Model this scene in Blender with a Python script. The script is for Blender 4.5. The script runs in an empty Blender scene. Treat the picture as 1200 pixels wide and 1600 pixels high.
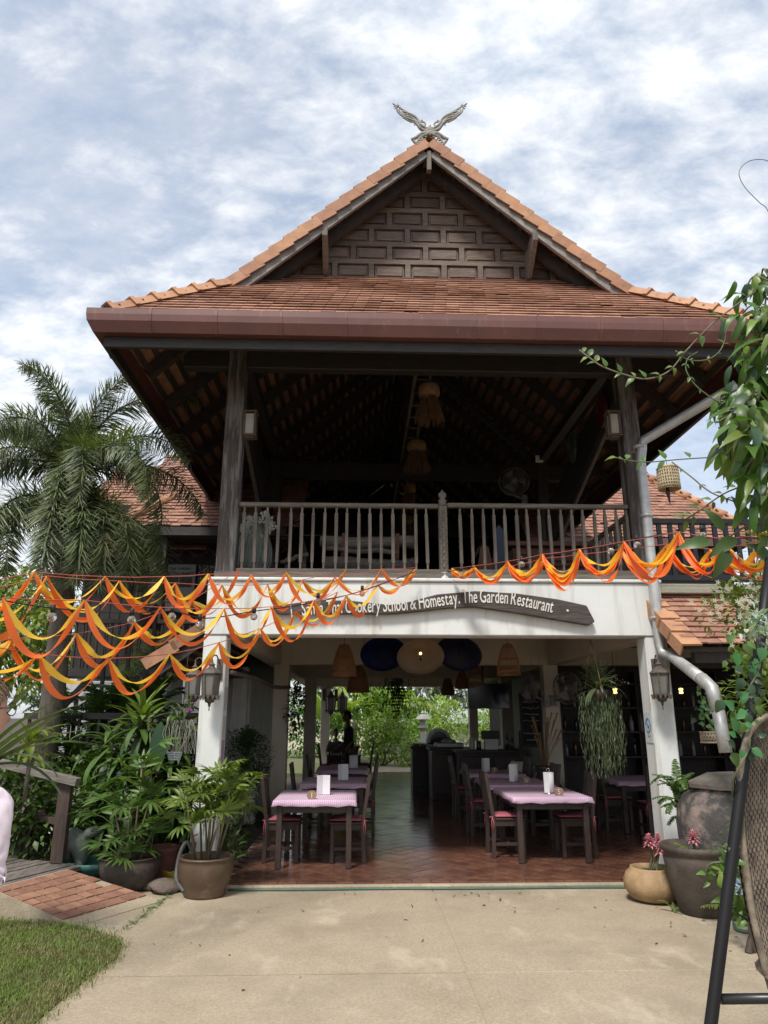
import bpy, bmesh, math, random
from mathutils import Vector, Matrix, Euler, noise as mnoise
R = math.radians
PI = math.pi
rng = random.Random(7)
C = bpy.context.scene.collection
SC = bpy.context.scene

# ------------------------------------------------------------------ camera
FOC, HC, PITCH, YAW = 1120.0, 1.65, math.atan(320/1120), R(2)
cd = bpy.data.cameras.new('camera'); cam = bpy.data.objects.new('camera', cd); C.objects.link(cam)
cd.sensor_fit = 'VERTICAL'; cd.sensor_height = 24.0; cd.lens = 24.0*FOC/1600
cd.clip_start = 0.05; cd.clip_end = 2000
cam.location = (0, 0, HC); cam.rotation_euler = (PI/2+PITCH, 0, -YAW)
SC.camera = cam

# ------------------------------------------------------------------ sky and sun
SUN_EL, SUN_AZ = R(56), R(205)      # azimuth clockwise from +Y
w = bpy.data.worlds.new('World'); SC.world = w; w.use_nodes = True
nt = w.node_tree; N = nt.nodes; L = nt.links
for n in list(N): N.remove(n)
def wn(t, **k):
    n = N.new(t)
    for a, b in k.items(): setattr(n, a, b)
    return n
out = wn('ShaderNodeOutputWorld'); bg = wn('ShaderNodeBackground'); bg.inputs['Strength'].default_value = 0.13
sky = wn('ShaderNodeTexSky', sky_type='NISHITA', sun_disc=False, sun_elevation=SUN_EL, sun_rotation=SUN_AZ)
sky.air_density = 1.0; sky.dust_density = 2.5; sky.ozone_density = 1.2
tc = wn('ShaderNodeTexCoord'); sep = wn('ShaderNodeSeparateXYZ'); L.new(tc.outputs['Generated'], sep.inputs[0])
zz = wn('ShaderNodeMath', operation='MAXIMUM'); L.new(sep.outputs['Z'], zz.inputs[0]); zz.inputs[1].default_value = 0.0
za = wn('ShaderNodeMath', operation='ADD'); L.new(zz.outputs[0], za.inputs[0]); za.inputs[1].default_value = 0.34
dx = wn('ShaderNodeMath', operation='DIVIDE'); L.new(sep.outputs['X'], dx.inputs[0]); L.new(za.outputs[0], dx.inputs[1])
dy = wn('ShaderNodeMath', operation='DIVIDE'); L.new(sep.outputs['Y'], dy.inputs[0]); L.new(za.outputs[0], dy.inputs[1])
cmb = wn('ShaderNodeCombineXYZ'); L.new(dx.outputs[0], cmb.inputs[0]); L.new(dy.outputs[0], cmb.inputs[1])
mp = wn('ShaderNodeMapping'); L.new(cmb.outputs[0], mp.inputs[0]); mp.inputs['Location'].default_value = (3.1, 1.7, 0); mp.inputs['Rotation'].default_value = (0, 0, R(35)); mp.inputs['Scale'].default_value = (0.85, 1.35, 1)
n1 = wn('ShaderNodeTexNoise'); L.new(mp.outputs[0], n1.inputs['Vector']); n1.inputs['Scale'].default_value = 1.05; n1.inputs['Detail'].default_value = 3; n1.inputs['Roughness'].default_value = 0.5
n2 = wn('ShaderNodeTexNoise'); L.new(mp.outputs[0], n2.inputs['Vector']); n2.inputs['Scale'].default_value = 12.0; n2.inputs['Detail'].default_value = 9; n2.inputs['Roughness'].default_value = 0.62; n2.inputs['Distortion'].default_value = 0.15
mul = wn('ShaderNodeMath', operation='MULTIPLY'); L.new(n2.outputs[0], mul.inputs[0]); mul.inputs[1].default_value = 0.55
mu1 = wn('ShaderNodeMath', operation='MULTIPLY_ADD'); L.new(n1.outputs[0], mu1.inputs[0]); mu1.inputs[1].default_value = 1.5; mu1.inputs[2].default_value = -0.25
add = wn('ShaderNodeMath', operation='ADD'); L.new(mul.outputs[0], add.inputs[0]); L.new(mu1.outputs[0], add.inputs[1])
rampm = wn('ShaderNodeValToRGB'); L.new(add.outputs[0], rampm.inputs[0])
rampm.color_ramp.elements[0].position = 0.62; rampm.color_ramp.elements[0].color = (0.50, 0.50, 0.50, 1)
rampm.color_ramp.elements[1].position = 0.90; rampm.color_ramp.elements[1].color = (1, 1, 1, 1)
rampc = wn('ShaderNodeValToRGB'); L.new(n2.outputs[0], rampc.inputs[0])
CLOUD_HI, CLOUD_LO = (6.0, 6.05, 6.1), (3.75, 4.25, 4.9)
rampc.color_ramp.elements[0].position = 0.32; rampc.color_ramp.elements[0].color = (CLOUD_LO[0]/10, CLOUD_LO[1]/10, CLOUD_LO[2]/10, 1)
rampc.color_ramp.elements[1].position = 0.66; rampc.color_ramp.elements[1].color = (CLOUD_HI[0]/10, CLOUD_HI[1]/10, CLOUD_HI[2]/10, 1)
cs = wn('ShaderNodeVectorMath', operation='SCALE'); L.new(rampc.outputs[0], cs.inputs[0]); cs.inputs['Scale'].default_value = 10.0
mix = wn('ShaderNodeMix', data_type='RGBA'); L.new(rampm.outputs[0], mix.inputs[0]); L.new(sky.outputs[0], mix.inputs[6]); L.new(cs.outputs[0], mix.inputs[7])
L.new(mix.outputs[2], bg.inputs['Color']); L.new(bg.outputs[0], out.inputs['Surface'])
sd = bpy.data.lights.new('sun', 'SUN'); sd.energy = 2.9; sd.angle = R(11); sd.color = (1.0, 0.95, 0.86)
so = bpy.data.objects.new('sun', sd); C.objects.link(so)
sdir = Vector((math.sin(SUN_AZ)*math.cos(SUN_EL), math.cos(SUN_AZ)*math.cos(SUN_EL), math.sin(SUN_EL)))
so.rotation_euler = sdir.to_track_quat('Z', 'Y').to_euler(); so.location = (0, -5, 30)
SC.view_settings.view_transform = 'Standard'; SC.view_settings.look = 'None'
SC.view_settings.exposure = 0.58; SC.view_settings.gamma = 1.0; SC.view_settings.use_curve_mapping = False
SC.render.engine = 'CYCLES'
SC.cycles.use_denoising = True; SC.cycles.max_bounces = 10; SC.cycles.diffuse_bounces = 8; SC.cycles.transparent_max_bounces = 12
SC.cycles.sample_clamp_indirect = 6.0; SC.cycles.caustics_reflective = False; SC.cycles.caustics_refractive = False

# ------------------------------------------------------------------ helpers
_cp, _sp, _cy, _sy = math.cos(PITCH), math.sin(PITCH), math.cos(YAW), math.sin(YAW)
def _ray(x, y):
    u = (x-600)/FOC; v = (800-y)/FOC
    f = _cp-_sp*v
    return Vector((u*_cy+f*_sy, f*_cy-u*_sy, _sp+_cp*v))
def at(x, y, Y):                      # survey: where a sight line meets the upright plane Y
    r = _ray(x, y); return Vector((0, 0, HC)) + r*(Y/r.y)
def atz(x, y, z):                     # survey: where a sight line meets the level z
    r = _ray(x, y); return Vector((0, 0, HC)) + r*((z-HC)/r.z)

class MB:
    """collects shapes in world coordinates, links them as one mesh object"""
    def __init__(s): s.v = []; s.f = []; s.sm = []; s.mi = []; s.cm = 0
    def add(s, vs, fs, smooth=False):
        b = len(s.v); s.v.extend(tuple(v) for v in vs)
        for f in fs: s.f.append(tuple(b+i for i in f)); s.sm.append(smooth); s.mi.append(s.cm)
        return s
    def box(s, lo, hi):
        x0, y0, z0 = lo; x1, y1, z1 = hi
        return s.add([(x0,y0,z0),(x1,y0,z0),(x1,y1,z0),(x0,y1,z0),(x0,y0,z1),(x1,y0,z1),(x1,y1,z1),(x0,y1,z1)],
                     [(3,2,1,0),(4,5,6,7),(0,1,5,4),(1,2,6,5),(2,3,7,6),(3,0,4,7)])
    def cbox(s, lo, hi, c=.008):
        """box with chamfered edges"""
        (x0,y0,z0),(x1,y1,z1) = lo, hi
        c = min(c, abs(x1-x0)*.4, abs(y1-y0)*.4, abs(z1-z0)*.4)
        bm = bmesh.new(); bmesh.ops.create_cube(bm, size=1)
        for v in bm.verts: v.co = Vector(((x0+x1)/2+v.co.x*(x1-x0), (y0+y1)/2+v.co.y*(y1-y0), (z0+z1)/2+v.co.z*(z1-z0)))
        bmesh.ops.bevel(bm, geom=list(bm.edges), offset=c, segments=1, affect='EDGES')
        s.bm(bm); return s
    def bm(s, bm, M=None, smooth=False):
        bm.verts.index_update()
        vs = [(M @ v.co if M else v.co.copy()) for v in bm.verts]
        s.add(vs, [tuple(v.index for v in f.verts) for f in bm.faces], smooth); bm.free(); return s
    def bar(s, a, b, wd, h, up=(0,0,1)):
        a, b = Vector(a), Vector(b); d = (b-a).normalized(); up = Vector(up)
        x = d.cross(up)
        if x.length < 1e-4: x = d.cross(Vector((0,1,0)))
        x.normalize(); z = x.cross(d).normalized()
        x *= wd/2; z *= h/2
        return s.add([a-x-z, a+x-z, b+x-z, b-x-z, a-x+z, a+x+z, b+x+z, b-x+z],
                     [(3,2,1,0),(4,5,6,7),(0,1,5,4),(1,2,6,5),(2,3,7,6),(3,0,4,7)])
    def tube(s, pts, r, n=8, caps=True):
        pts = [Vector(p) for p in pts]
        rs = list(r) if hasattr(r, '__len__') else [r]*len(pts)
        vs = []; fs = []; prev = None
        for i, p in enumerate(pts):
            t = (pts[min(i+1, len(pts)-1)]-pts[max(i-1, 0)])
            if t.length < 1e-7: t = Vector((0,0,1))
            t.normalize()
            if prev is None:
                a = Vector((0,0,1)) if abs(t.z) < .9 else Vector((1,0,0)); u = t.cross(a).normalized()
            else:
                u = prev-t*prev.dot(t)
                if u.length < 1e-5: u = t.orthogonal()
                u.normalize()
            prev = u; vv = t.cross(u)
            for k in range(n):
                an = 2*PI*k/n; vs.append(p+(u*math.cos(an)+vv*math.sin(an))*rs[i])
        for i in range(len(pts)-1):
            for k in range(n):
                fs.append((i*n+k, i*n+(k+1) % n, (i+1)*n+(k+1) % n, (i+1)*n+k))
        if caps:
            fs.append(tuple(range(n-1, -1, -1))); fs.append(tuple(range((len(pts)-1)*n, len(pts)*n)))
        return s.add(vs, fs, True)
    def lathe(s, prof, c=(0,0,0), n=20, smooth=True, ax=None, cap=True):
        """prof: list of (radius, z); axis z through c, or matrix ax"""
        vs = []; fs = []
        for r, z in prof:
            for k in range(n):
                a = 2*PI*k/n; vs.append(Vector((r*math.cos(a), r*math.sin(a), z)))
        for i in range(len(prof)-1):
            for k in range(n): fs.append((i*n+k, i*n+(k+1) % n, (i+1)*n+(k+1) % n, (i+1)*n+k))
        if cap:
            if prof[0][0] > 1e-4: fs.append(tuple(range(n-1, -1, -1)))
            if prof[-1][0] > 1e-4: fs.append(tuple(range((len(prof)-1)*n, len(prof)*n)))
        M = ax if ax is not None else Matrix.Translation(Vector(c))
        return s.add([M @ v for v in vs], fs, smooth)
    def prism(s, poly, y0, y1, plane='XZ'):
        """poly in a plane, pushed from y0 to y1 along the third axis"""
        def P(p, t):
            if plane == 'XZ': return (p[0], t, p[1])
            if plane == 'YZ': return (t, p[0], p[1])
            return (p[0], p[1], t)
        n = len(poly)
        area = sum(poly[i][0]*poly[(i+1) % n][1]-poly[(i+1) % n][0]*poly[i][1] for i in range(n))
        if area < 0: poly = poly[::-1]
        vs = [P(p, y0) for p in poly]+[P(p, y1) for p in poly]
        fs = [tuple(range(n)), tuple(range(2*n-1, n-1, -1))]+[(i+n, (i+1) % n+n, (i+1) % n, i) for i in range(n)]
        if plane == 'YZ' or plane == 'XY': fs = [f[::-1] for f in fs]
        return s.add(vs, fs)
    def quad(s, a, b, c, d): return s.add([a, b, c, d], [(0,1,2,3)])
    def ball(s, c, r, seg=12, rings=8, sc=(1,1,1)):
        bm = bmesh.new(); bmesh.ops.create_uvsphere(bm, u_segments=seg, v_segments=rings, radius=r)
        M = Matrix.Translation(Vector(c)) @ Matrix.Diagonal((*sc, 1)); return s.bm(bm, M, True)
    def xf(s, M):
        s.v = [tuple(M @ Vector(v)) for v in s.v]; return s
    def mesh(s, name, mat, origin=(0,0,0)):
        o = Vector(origin); me = bpy.data.meshes.new(name)
        me.from_pydata([tuple(Vector(v)-o) for v in s.v], [], s.f)
        me.polygons.foreach_set('use_smooth', s.sm)
        mats = mat if isinstance(mat, (list, tuple)) else [mat]
        for m in mats: me.materials.append(m)
        if len(mats) > 1: me.polygons.foreach_set('material_index', s.mi)
        me.update(); return me
    def build(s, name, mat, parent=None, origin=None, **tags):
        """world-space shapes -> one object; under a parent (an unrotated thing) coordinates become relative"""
        wo = wloc(parent) if parent is not None else Vector((0,0,0))
        og = Vector(origin) if origin is not None else (wo if parent is not None else Vector((0,0,0)))
        o = bpy.data.objects.new(name, s.mesh(name, mat, og)); C.objects.link(o)
        o.parent = parent; o.location = og-wo
        for k, v in tags.items(): o[k] = v
        return o
def wloc(o):
    p = Vector((0,0,0))
    while o is not None: p += Vector(o.location); o = o.parent
    return p
def tag(o, label=None, cat=None, group=None, kind=None):
    if label: o['label'] = label
    if cat: o['category'] = cat
    if group: o['group'] = group
    if kind: o['kind'] = kind
    return o
def thing(name, label, cat, loc=(0,0,0), rz=0, group=None):
    o = bpy.data.objects.new(name, None); C.objects.link(o); o.empty_display_size = .1
    o.location = loc; o.rotation_euler = (0, 0, rz); return tag(o, label, cat, group)
def inst(name, me, parent=None, M=None, loc=None, rot=None, sc=None):
    o = bpy.data.objects.new(name, me); C.objects.link(o); o.parent = parent
    if M is not None: o.matrix_local = M
    if loc is not None: o.location = loc
    if rot is not None: o.rotation_euler = rot
    if sc is not None: o.scale = sc if hasattr(sc, '__len__') else (sc, sc, sc)
    return o
def dup(root, loc=None, rz=None, label=None, group=None):
    r = root.copy(); C.objects.link(r)
    if loc is not None: r.location = loc
    if rz is not None: r.rotation_euler = (0, 0, rz)
    if label: r['label'] = label
    if group: r['group'] = group
    def rec(a, b):
        for ch in list(a.children):
            c = ch.copy(); C.objects.link(c); c.parent = b; rec(ch, c)
    rec(root, r); return r
def frame(d, up=(0,0,1)):
    """matrix with local Y along d and local Z near up"""
    y = Vector(d).normalized(); z = Vector(up); x = y.cross(z)
    if x.length < 1e-4: x = y.cross(Vector((1,0,0)))
    x.normalize(); z = x.cross(y)
    return Matrix((x, y, z)).transposed().to_4x4()
def clip(poly, a, b, c):
    """keep a*x+b*y<=c"""
    o = []
    for i in range(len(poly)):
        p, q = poly[i], poly[(i+1) % len(poly)]; dp = a*p[0]+b*p[1]-c; dq = a*q[0]+b*q[1]-c
        if dp <= 0: o.append(p)
        if dp*dq < 0:
            t = dp/(dp-dq); o.append((p[0]+(q[0]-p[0])*t, p[1]+(q[1]-p[1])*t))
    return o
def spline(pts, n=8):
    """Catmull-Rom through pts"""
    P = [Vector(p) for p in pts]; P = [P[0]*2-P[1]]+P+[P[-1]*2-P[-2]]; o = []
    for i in range(1, len(P)-2):
        for k in range(n):
            t = k/n; a, b, c, d = P[i-1], P[i], P[i+1], P[i+2]
            o.append(.5*((2*b)+(c-a)*t+(2*a-5*b+4*c-d)*t*t+(3*b-a-3*c+d)*t**3))
    o.append(P[-2]); return o

# ------------------------------------------------------------------ materials
MATS = {}
def mat(name, col, rough=.7, col2=None, scale=6, detail=6, bump=.0, bscale=60, stretch=None, rnd=0., metal=0., spec=None,
        dirt=None, dirt_scale=2.5, dirt_lo=.5, dirt_hi=.7, island=0., transl=0., lo=.35, hi=.65, coord='Object', alpha=None, emit=None, estr=0, sheen=None, trans=0., ior=1.45):
    m = bpy.data.materials.new(name); m.use_nodes = True; T = m.node_tree; n = T.nodes; l = T.links
    b = n['Principled BSDF']; outn = n['Material Output']
    tcn = n.new('ShaderNodeTexCoord'); mpn = n.new('ShaderNodeMapping'); l.new(tcn.outputs[coord], mpn.inputs[0])
    if stretch: mpn.inputs['Scale'].default_value = stretch
    if coord == 'Object' and (rnd or island):
        oi = n.new('ShaderNodeObjectInfo'); sc_ = n.new('ShaderNodeVectorMath'); sc_.operation = 'SCALE'
        cx = n.new('ShaderNodeCombineXYZ'); l.new(oi.outputs['Random'], cx.inputs[0]); l.new(oi.outputs['Random'], cx.inputs[1]); l.new(oi.outputs['Random'], cx.inputs[2])
        l.new(cx.outputs[0], sc_.inputs[0]); sc_.inputs['Scale'].default_value = 37.0
        ad = n.new('ShaderNodeVectorMath'); ad.operation = 'ADD'; l.new(tcn.outputs[coord], ad.inputs[0]); l.new(sc_.outputs[0], ad.inputs[1]); l.new(ad.outputs[0], mpn.inputs[0])
    nz = n.new('ShaderNodeTexNoise'); l.new(mpn.outputs[0], nz.inputs['Vector']); nz.inputs['Scale'].default_value = scale; nz.inputs['Detail'].default_value = detail; nz.inputs['Roughness'].default_value = .6
    rp = n.new('ShaderNodeValToRGB'); l.new(nz.outputs[0], rp.inputs[0])
    c2 = col2 if col2 else tuple(c*.72 for c in col)
    rp.color_ramp.elements[0].position = lo; rp.color_ramp.elements[0].color = (*c2, 1)
    rp.color_ramp.elements[1].position = hi; rp.color_ramp.elements[1].color = (*col, 1)
    cur = rp.outputs[0]
    if dirt:
        nd = n.new('ShaderNodeTexNoise'); l.new(mpn.outputs[0], nd.inputs['Vector']); nd.inputs['Scale'].default_value = dirt_scale; nd.inputs['Detail'].default_value = 8; nd.inputs['Roughness'].default_value = .7
        rd = n.new('ShaderNodeValToRGB'); l.new(nd.outputs[0], rd.inputs[0]); rd.color_ramp.elements[0].position = dirt_lo; rd.color_ramp.elements[1].position = dirt_hi
        mx = n.new('ShaderNodeMix'); mx.data_type = 'RGBA'; l.new(rd.outputs[0], mx.inputs[0]); l.new(cur, mx.inputs[6]); mx.inputs[7].default_value = (*dirt, 1); cur = mx.outputs[2]
    def vary(src, amt, cur):
        mr = n.new('ShaderNodeMapRange'); l.new(src, mr.inputs[0]); mr.inputs[3].default_value = 1-amt; mr.inputs[4].default_value = 1+amt
        hs = n.new('ShaderNodeHueSaturation'); l.new(mr.outputs[0], hs.inputs['Value']); l.new(cur, hs.inputs['Color'])
        mh = n.new('ShaderNodeMapRange'); l.new(src, mh.inputs[0]); mh.inputs[3].default_value = .5-.03*amt; mh.inputs[4].default_value = .5+.03*amt; l.new(mh.outputs[0], hs.inputs['Hue'])
        return hs.outputs[0]
    if rnd:
        oi2 = n.new('ShaderNodeObjectInfo'); cur = vary(oi2.outputs['Random'], rnd, cur)
    if island:
        ge = n.new('ShaderNodeNewGeometry'); cur = vary(ge.outputs['Random Per Island'], island, cur)
    l.new(cur, b.inputs['Base Color']); b.inputs['Roughness'].default_value = rough; b.inputs['Metallic'].default_value = metal
    if spec is not None: b.inputs['Specular IOR Level'].default_value = spec
    if trans: b.inputs['Transmission Weight'].default_value = trans; b.inputs['IOR'].default_value = ior
    if bump:
        nb = n.new('ShaderNodeTexNoise'); l.new(mpn.outputs[0], nb.inputs['Vector']); nb.inputs['Scale'].default_value = bscale; nb.inputs['Detail'].default_value = 5
        bp = n.new('ShaderNodeBump'); l.new(nb.outputs[0], bp.inputs['Height']); bp.inputs['Strength'].default_value = bump; bp.inputs['Distance'].default_value = .02
        l.new(bp.outputs[0], b.inputs['Normal'])
    if emit: b.inputs['Emission Color'].default_value = (*emit, 1); b.inputs['Emission Strength'].default_value = estr
    if transl:
        tr = n.new('ShaderNodeBsdfTranslucent'); ms = n.new('ShaderNodeMixShader'); ms.inputs[0].default_value = transl
        bc = n.new('ShaderNodeMix'); bc.data_type = 'RGBA'; bc.blend_type = 'MULTIPLY'; bc.inputs[0].default_value = 1; l.new(cur, bc.inputs[6]); bc.inputs[7].default_value = (1.5, 1.7, .6, 1) if transl < .5 and col[1] > col[0]*1.1 else (1.1, 1.1, 1.1, 1)
        l.new(bc.outputs[2], tr.inputs['Color']); l.new(b.outputs[0], ms.inputs[1]); l.new(tr.outputs[0], ms.inputs[2]); l.new(ms.outputs[0], outn.inputs['Surface'])
    MATS[name] = m; return m
TERRA = mat('terracotta', (.335,.172,.122), .78, (.235,.115,.080), 5, bump=.25, bscale=50, rnd=.22, island=.15, dirt=(.045,.035,.03), dirt_scale=3.2, dirt_lo=.60, dirt_hi=.76)
TERRA_EDGE = mat('terracotta_fresh', (.43,.225,.13), .75, (.33,.165,.095), 6, bump=.2, bscale=50, rnd=.18, island=.1, dirt=(.12,.09,.06), dirt_scale=5, dirt_lo=.58, dirt_hi=.8)
FLOORT = mat('floor_tile', (.155,.070,.047), .2, (.098,.044,.031), 7, bump=.06, bscale=25, rnd=.2, island=.2, spec=.5)
RAMPT = mat('ramp_tile', (.29,.15,.098), .85, (.20,.10,.066), 6, bump=.25, bscale=40, rnd=.2)
GROUT = mat('grout', (.24,.19,.15), .9, (.15,.11,.09), 12)
WHITE = mat('white_paint', (.68,.70,.70), .65, (.60,.62,.61), 1.4, bump=.08, bscale=18, dirt=(.42,.42,.38), dirt_scale=1.6, dirt_lo=.56, dirt_hi=.82)
CREAM = mat('cream_paint', (.62,.58,.48), .7, (.54,.50,.40), 1.5, bump=.06, bscale=20)
DWOOD = mat('dark_wood', (.040,.030,.026), .6, (.022,.017,.016), 6, stretch=(6,6,1), bump=.3, bscale=20, rnd=.15)
DWOODH = mat('dark_beam_wood', (.036,.028,.025), .6, (.020,.016,.015), 6, stretch=(1,6,6), bump=.3, bscale=20)
RAFT = mat('rafter_wood', (.052,.040,.036), .7, (.032,.025,.023), 9, bump=.2, bscale=30, rnd=.15)
GWOOD = mat('grey_wood', (.20,.170,.140), .8, (.105,.088,.075), 5, stretch=(7,7,.7), bump=.5, bscale=14, rnd=.15)
GWOODH = mat('grey_rail_wood', (.185,.158,.132), .8, (.10,.085,.072), 5, stretch=(.7,7,7), bump=.5, bscale=14, rnd=.12)
BARGE = mat('barge_wood', (.27,.25,.23), .8, (.15,.13,.12), 5, stretch=(1,5,1), bump=.4, bscale=25, rnd=.1)
PANEL = mat('panel_wood', (.155,.105,.078), .68, (.085,.058,.045), 5, stretch=(1,5,7), bump=.35, bscale=14, rnd=.28, dirt=(.19,.165,.145), dirt_scale=1.8, dirt_lo=.56, dirt_hi=.8)
POSTW = mat('post_wood', (.085,.065,.055), .75, (.040,.032,.03), 5, stretch=(6,6,.6), bump=.4, bscale=18, dirt=(.34,.33,.32), dirt_scale=1.6, dirt_lo=.46, dirt_hi=.70)
RAILP = mat('gable_frame_wood', (.165,.122,.096), .75, (.095,.070,.056), 5, stretch=(1,5,7), bump=.35, bscale=14, rnd=.2)
GUTTER = mat('gutter_paint', (.155,.062,.052), .42, (.125,.050,.043), 2, dirt=(.09,.05,.045), dirt_scale=1.2, dirt_lo=.5, dirt_hi=.9)
STEEL = mat('galvanised_steel', (.50,.51,.51), .5, (.38,.39,.39), 9, metal=.45, bump=.06, bscale=20, dirt=(.28,.27,.25), dirt_scale=4, dirt_lo=.5, dirt_hi=.8)
BLACKM = mat('black_metal', (.012,.013,.016), .35, (.008,.009,.011), 5)
BLACKP = mat('black_plastic', (.015,.015,.017), .5, (.01,.01,.012), 5)
CONC = mat('concrete', (.42,.350,.255), .9, (.33,.272,.195), .7, bump=.45, bscale=160, dirt=(.24,.19,.13), dirt_scale=.55, dirt_lo=.50, dirt_hi=.80, detail=12)
def speckle(m, scale, lo, hi):
    T = m.node_tree; b = T.nodes['Principled BSDF']; src = b.inputs['Base Color'].links[0].from_socket; tcn = T.nodes.new('ShaderNodeTexCoord')
    v = T.nodes.new('ShaderNodeTexNoise'); T.links.new(tcn.outputs['Object'], v.inputs['Vector']); v.inputs['Scale'].default_value = scale; v.inputs['Detail'].default_value = 4; v.inputs['Roughness'].default_value = .8
    mr = T.nodes.new('ShaderNodeMapRange'); T.links.new(v.outputs[0], mr.inputs[0]); mr.inputs[1].default_value = .3; mr.inputs[2].default_value = .7; mr.inputs[3].default_value = lo; mr.inputs[4].default_value = hi
    hs = T.nodes.new('ShaderNodeHueSaturation'); T.links.new(src, hs.inputs['Color']); T.links.new(mr.outputs[0], hs.inputs['Value']); T.links.new(hs.outputs[0], b.inputs['Base Color'])
speckle(CONC, 55, .70, 1.28)
SOIL = mat('soil', (.07,.05,.035), .95, (.035,.026,.02), 9, bump=.6, bscale=30)
SIGNW = mat('sign_wood', (.085,.068,.062), .8, (.040,.033,.031), 5, stretch=(.7,6,6), bump=.6, bscale=16)
LETTER = mat('letter_paint', (.66,.66,.63), .6, (.55,.55,.52), 6)
def streaks(m, col, sc, lo, hi, stretch=(5, 5, .35)):
    """rain streaks and grime running down a wall"""
    T = m.node_tree; b = T.nodes['Principled BSDF']; src = b.inputs['Base Color'].links[0].from_socket; tcn = T.nodes.new('ShaderNodeTexCoord'); mp_ = T.nodes.new('ShaderNodeMapping'); mp_.inputs['Scale'].default_value = stretch
    T.links.new(tcn.outputs['Object'], mp_.inputs[0]); v = T.nodes.new('ShaderNodeTexNoise'); T.links.new(mp_.outputs[0], v.inputs['Vector']); v.inputs['Scale'].default_value = sc; v.inputs['Detail'].default_value = 8; v.inputs['Roughness'].default_value = .65
    mr = T.nodes.new('ShaderNodeMapRange'); T.links.new(v.outputs[0], mr.inputs[0]); mr.inputs[1].default_value = lo; mr.inputs[2].default_value = hi; mx = T.nodes.new('ShaderNodeMix'); mx.data_type = 'RGBA'; T.links.new(mr.outputs[0], mx.inputs[0]); T.links.new(src, mx.inputs[6]); mx.inputs[7].default_value = (*col, 1); T.links.new(mx.outputs[2], b.inputs['Base Color'])
streaks(CONC, (.20, .165, .12), .7, .47, .74, (1, 1, 1)); streaks(CONC, (.50, .43, .33), 1.9, .56, .74, (1, .5, 1)); streaks(WHITE, (.36, .36, .31), 1.5, .52, .80); streaks(CREAM, (.36, .32, .25), 1.5, .54, .85); streaks(GUTTER, (.22, .12, .10), 2.5, .56, .8, (4, 4, .8)); streaks(POSTW, (.05, .04, .036), 2, .5, .75)

# ------------------------------------------------------------------ ground
GZ = -0.05                                          # driveway level below the dining floor
g = MB(); g.box((-400, -60, -1.5), (400, 900, GZ-.10)); g.build('ground', SOIL, kind='structure')
d = MB()
d.prism([(-1.92, 5.62), (.765, 5.62), (.77, 8.12), (-1.80, 8.12), (-1.93, 6.9)], GZ-.3, GZ, 'XY'); d.cbox((.777, 5.62, GZ-.3), (5.2, 8.12, GZ), .006)
d.cbox((-3.6, 1.2, GZ-.3), (.765, 5.612, GZ), .006); d.cbox((.777, 1.2, GZ-.3), (5.2, 5.612, GZ), .006)
d.cbox((-3.6, -8, GZ-.3), (9, 1.19, GZ), .01)
d.prism([(-1.94, 6.3), (-1.945, 6.9), (-1.815, 8.12), (-2.3, 8.2), (-2.7, 6.8), (-2.1, 6.2)], GZ-.3, GZ-.012, 'XY')
d.prism([(5.21, 1.2), (9, 1.2), (9, 5.6), (5.21, 6.2)], GZ-.3, GZ-.01, 'XY')
d.box((-3.5, 1.0, GZ-.31), (5.1, 8.0, GZ-.006)); d.build('driveway', CONC, kind='structure')

# dining floor: slab, tiles laid on it
fl = MB(); fl.box((-1.42, 8.2, -.4), (9.5, 24.0, -.018)); dfloor = fl.build('dining_floor', GROUT, kind='structure', origin=(0, 8.2, 0))
def tile_mesh(name, a, b, h, m, c=.004):
    t = MB(); t.add([(-a/2+c,-b/2+c,h),(a/2-c,-b/2+c,h),(a/2-c,b/2-c,h),(-a/2+c,b/2-c,h),(-a/2,-b/2,h-c),(a/2,-b/2,h-c),(a/2,b/2,h-c),(-a/2,b/2,h-c),(-a/2,-b/2,0),(a/2,-b/2,0),(a/2,b/2,0),(-a/2,b/2,0)],
                    [(0,1,2,3),(4,5,1,0),(5,6,2,1),(6,7,3,2),(7,4,0,3),(8,9,5,4),(9,10,6,5),(10,11,7,6),(11,8,4,7)]); return t.mesh(name, m)
bt = tile_mesh('border_tile', .196, .09, .018, FLOORT); sq = tile_mesh('floor_tile', .190, .190, .018, FLOORT)
nt_ = 0
for i in range(26):
    inst('border_tile', bt, dfloor, loc=(-1.32+i*.2, .052, -.018)); nt_ += 1
pitch = .198; dg = pitch*math.sqrt(2); cells = []
for i in range(-70, 120):
    for j in range(-10, 130):
        x = -1.42+(i+.5*(j % 2))*dg; y = 8.30+dg*.5+j*dg*.5
        if x-dg/2 < -1.44 or x+dg/2 > 9.3 or y > 23.7 or y-dg/2 < 8.29: continue
        cells.append((y, x))
cells.sort(key=lambda c: (c[1] > 3.7, c[0], c[1]))
far = MB(); q = .0965
for k, (y, x) in enumerate(cells):
    if k < 250:
        inst('floor_tile', sq, dfloor, loc=(x, y-8.2, -.018+rng.uniform(-.002, .0015)), rot=(rng.uniform(-.006, .006), rng.uniform(-.006, .006), PI/4))
    else:
        a = q*math.sqrt(2); z = rng.uniform(-.0015, .0012); t1 = rng.uniform(-.0012, .0012); t2 = rng.uniform(-.0012, .0012)
        far.add([(x, y-a, z-t1), (x+a, y, z+t2), (x, y+a, z+t1), (x-a, y, z-t2), (x, y-a, -.02), (x+a, y, -.02), (x, y+a, -.02), (x-a, y, -.02)],
                [(0,1,2,3),(4,5,1,0),(5,6,2,1),(6,7,3,2),(7,4,0,3)])
far.build('distant_floor_tiles', FLOORT, dfloor, kind='stuff')
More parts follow.
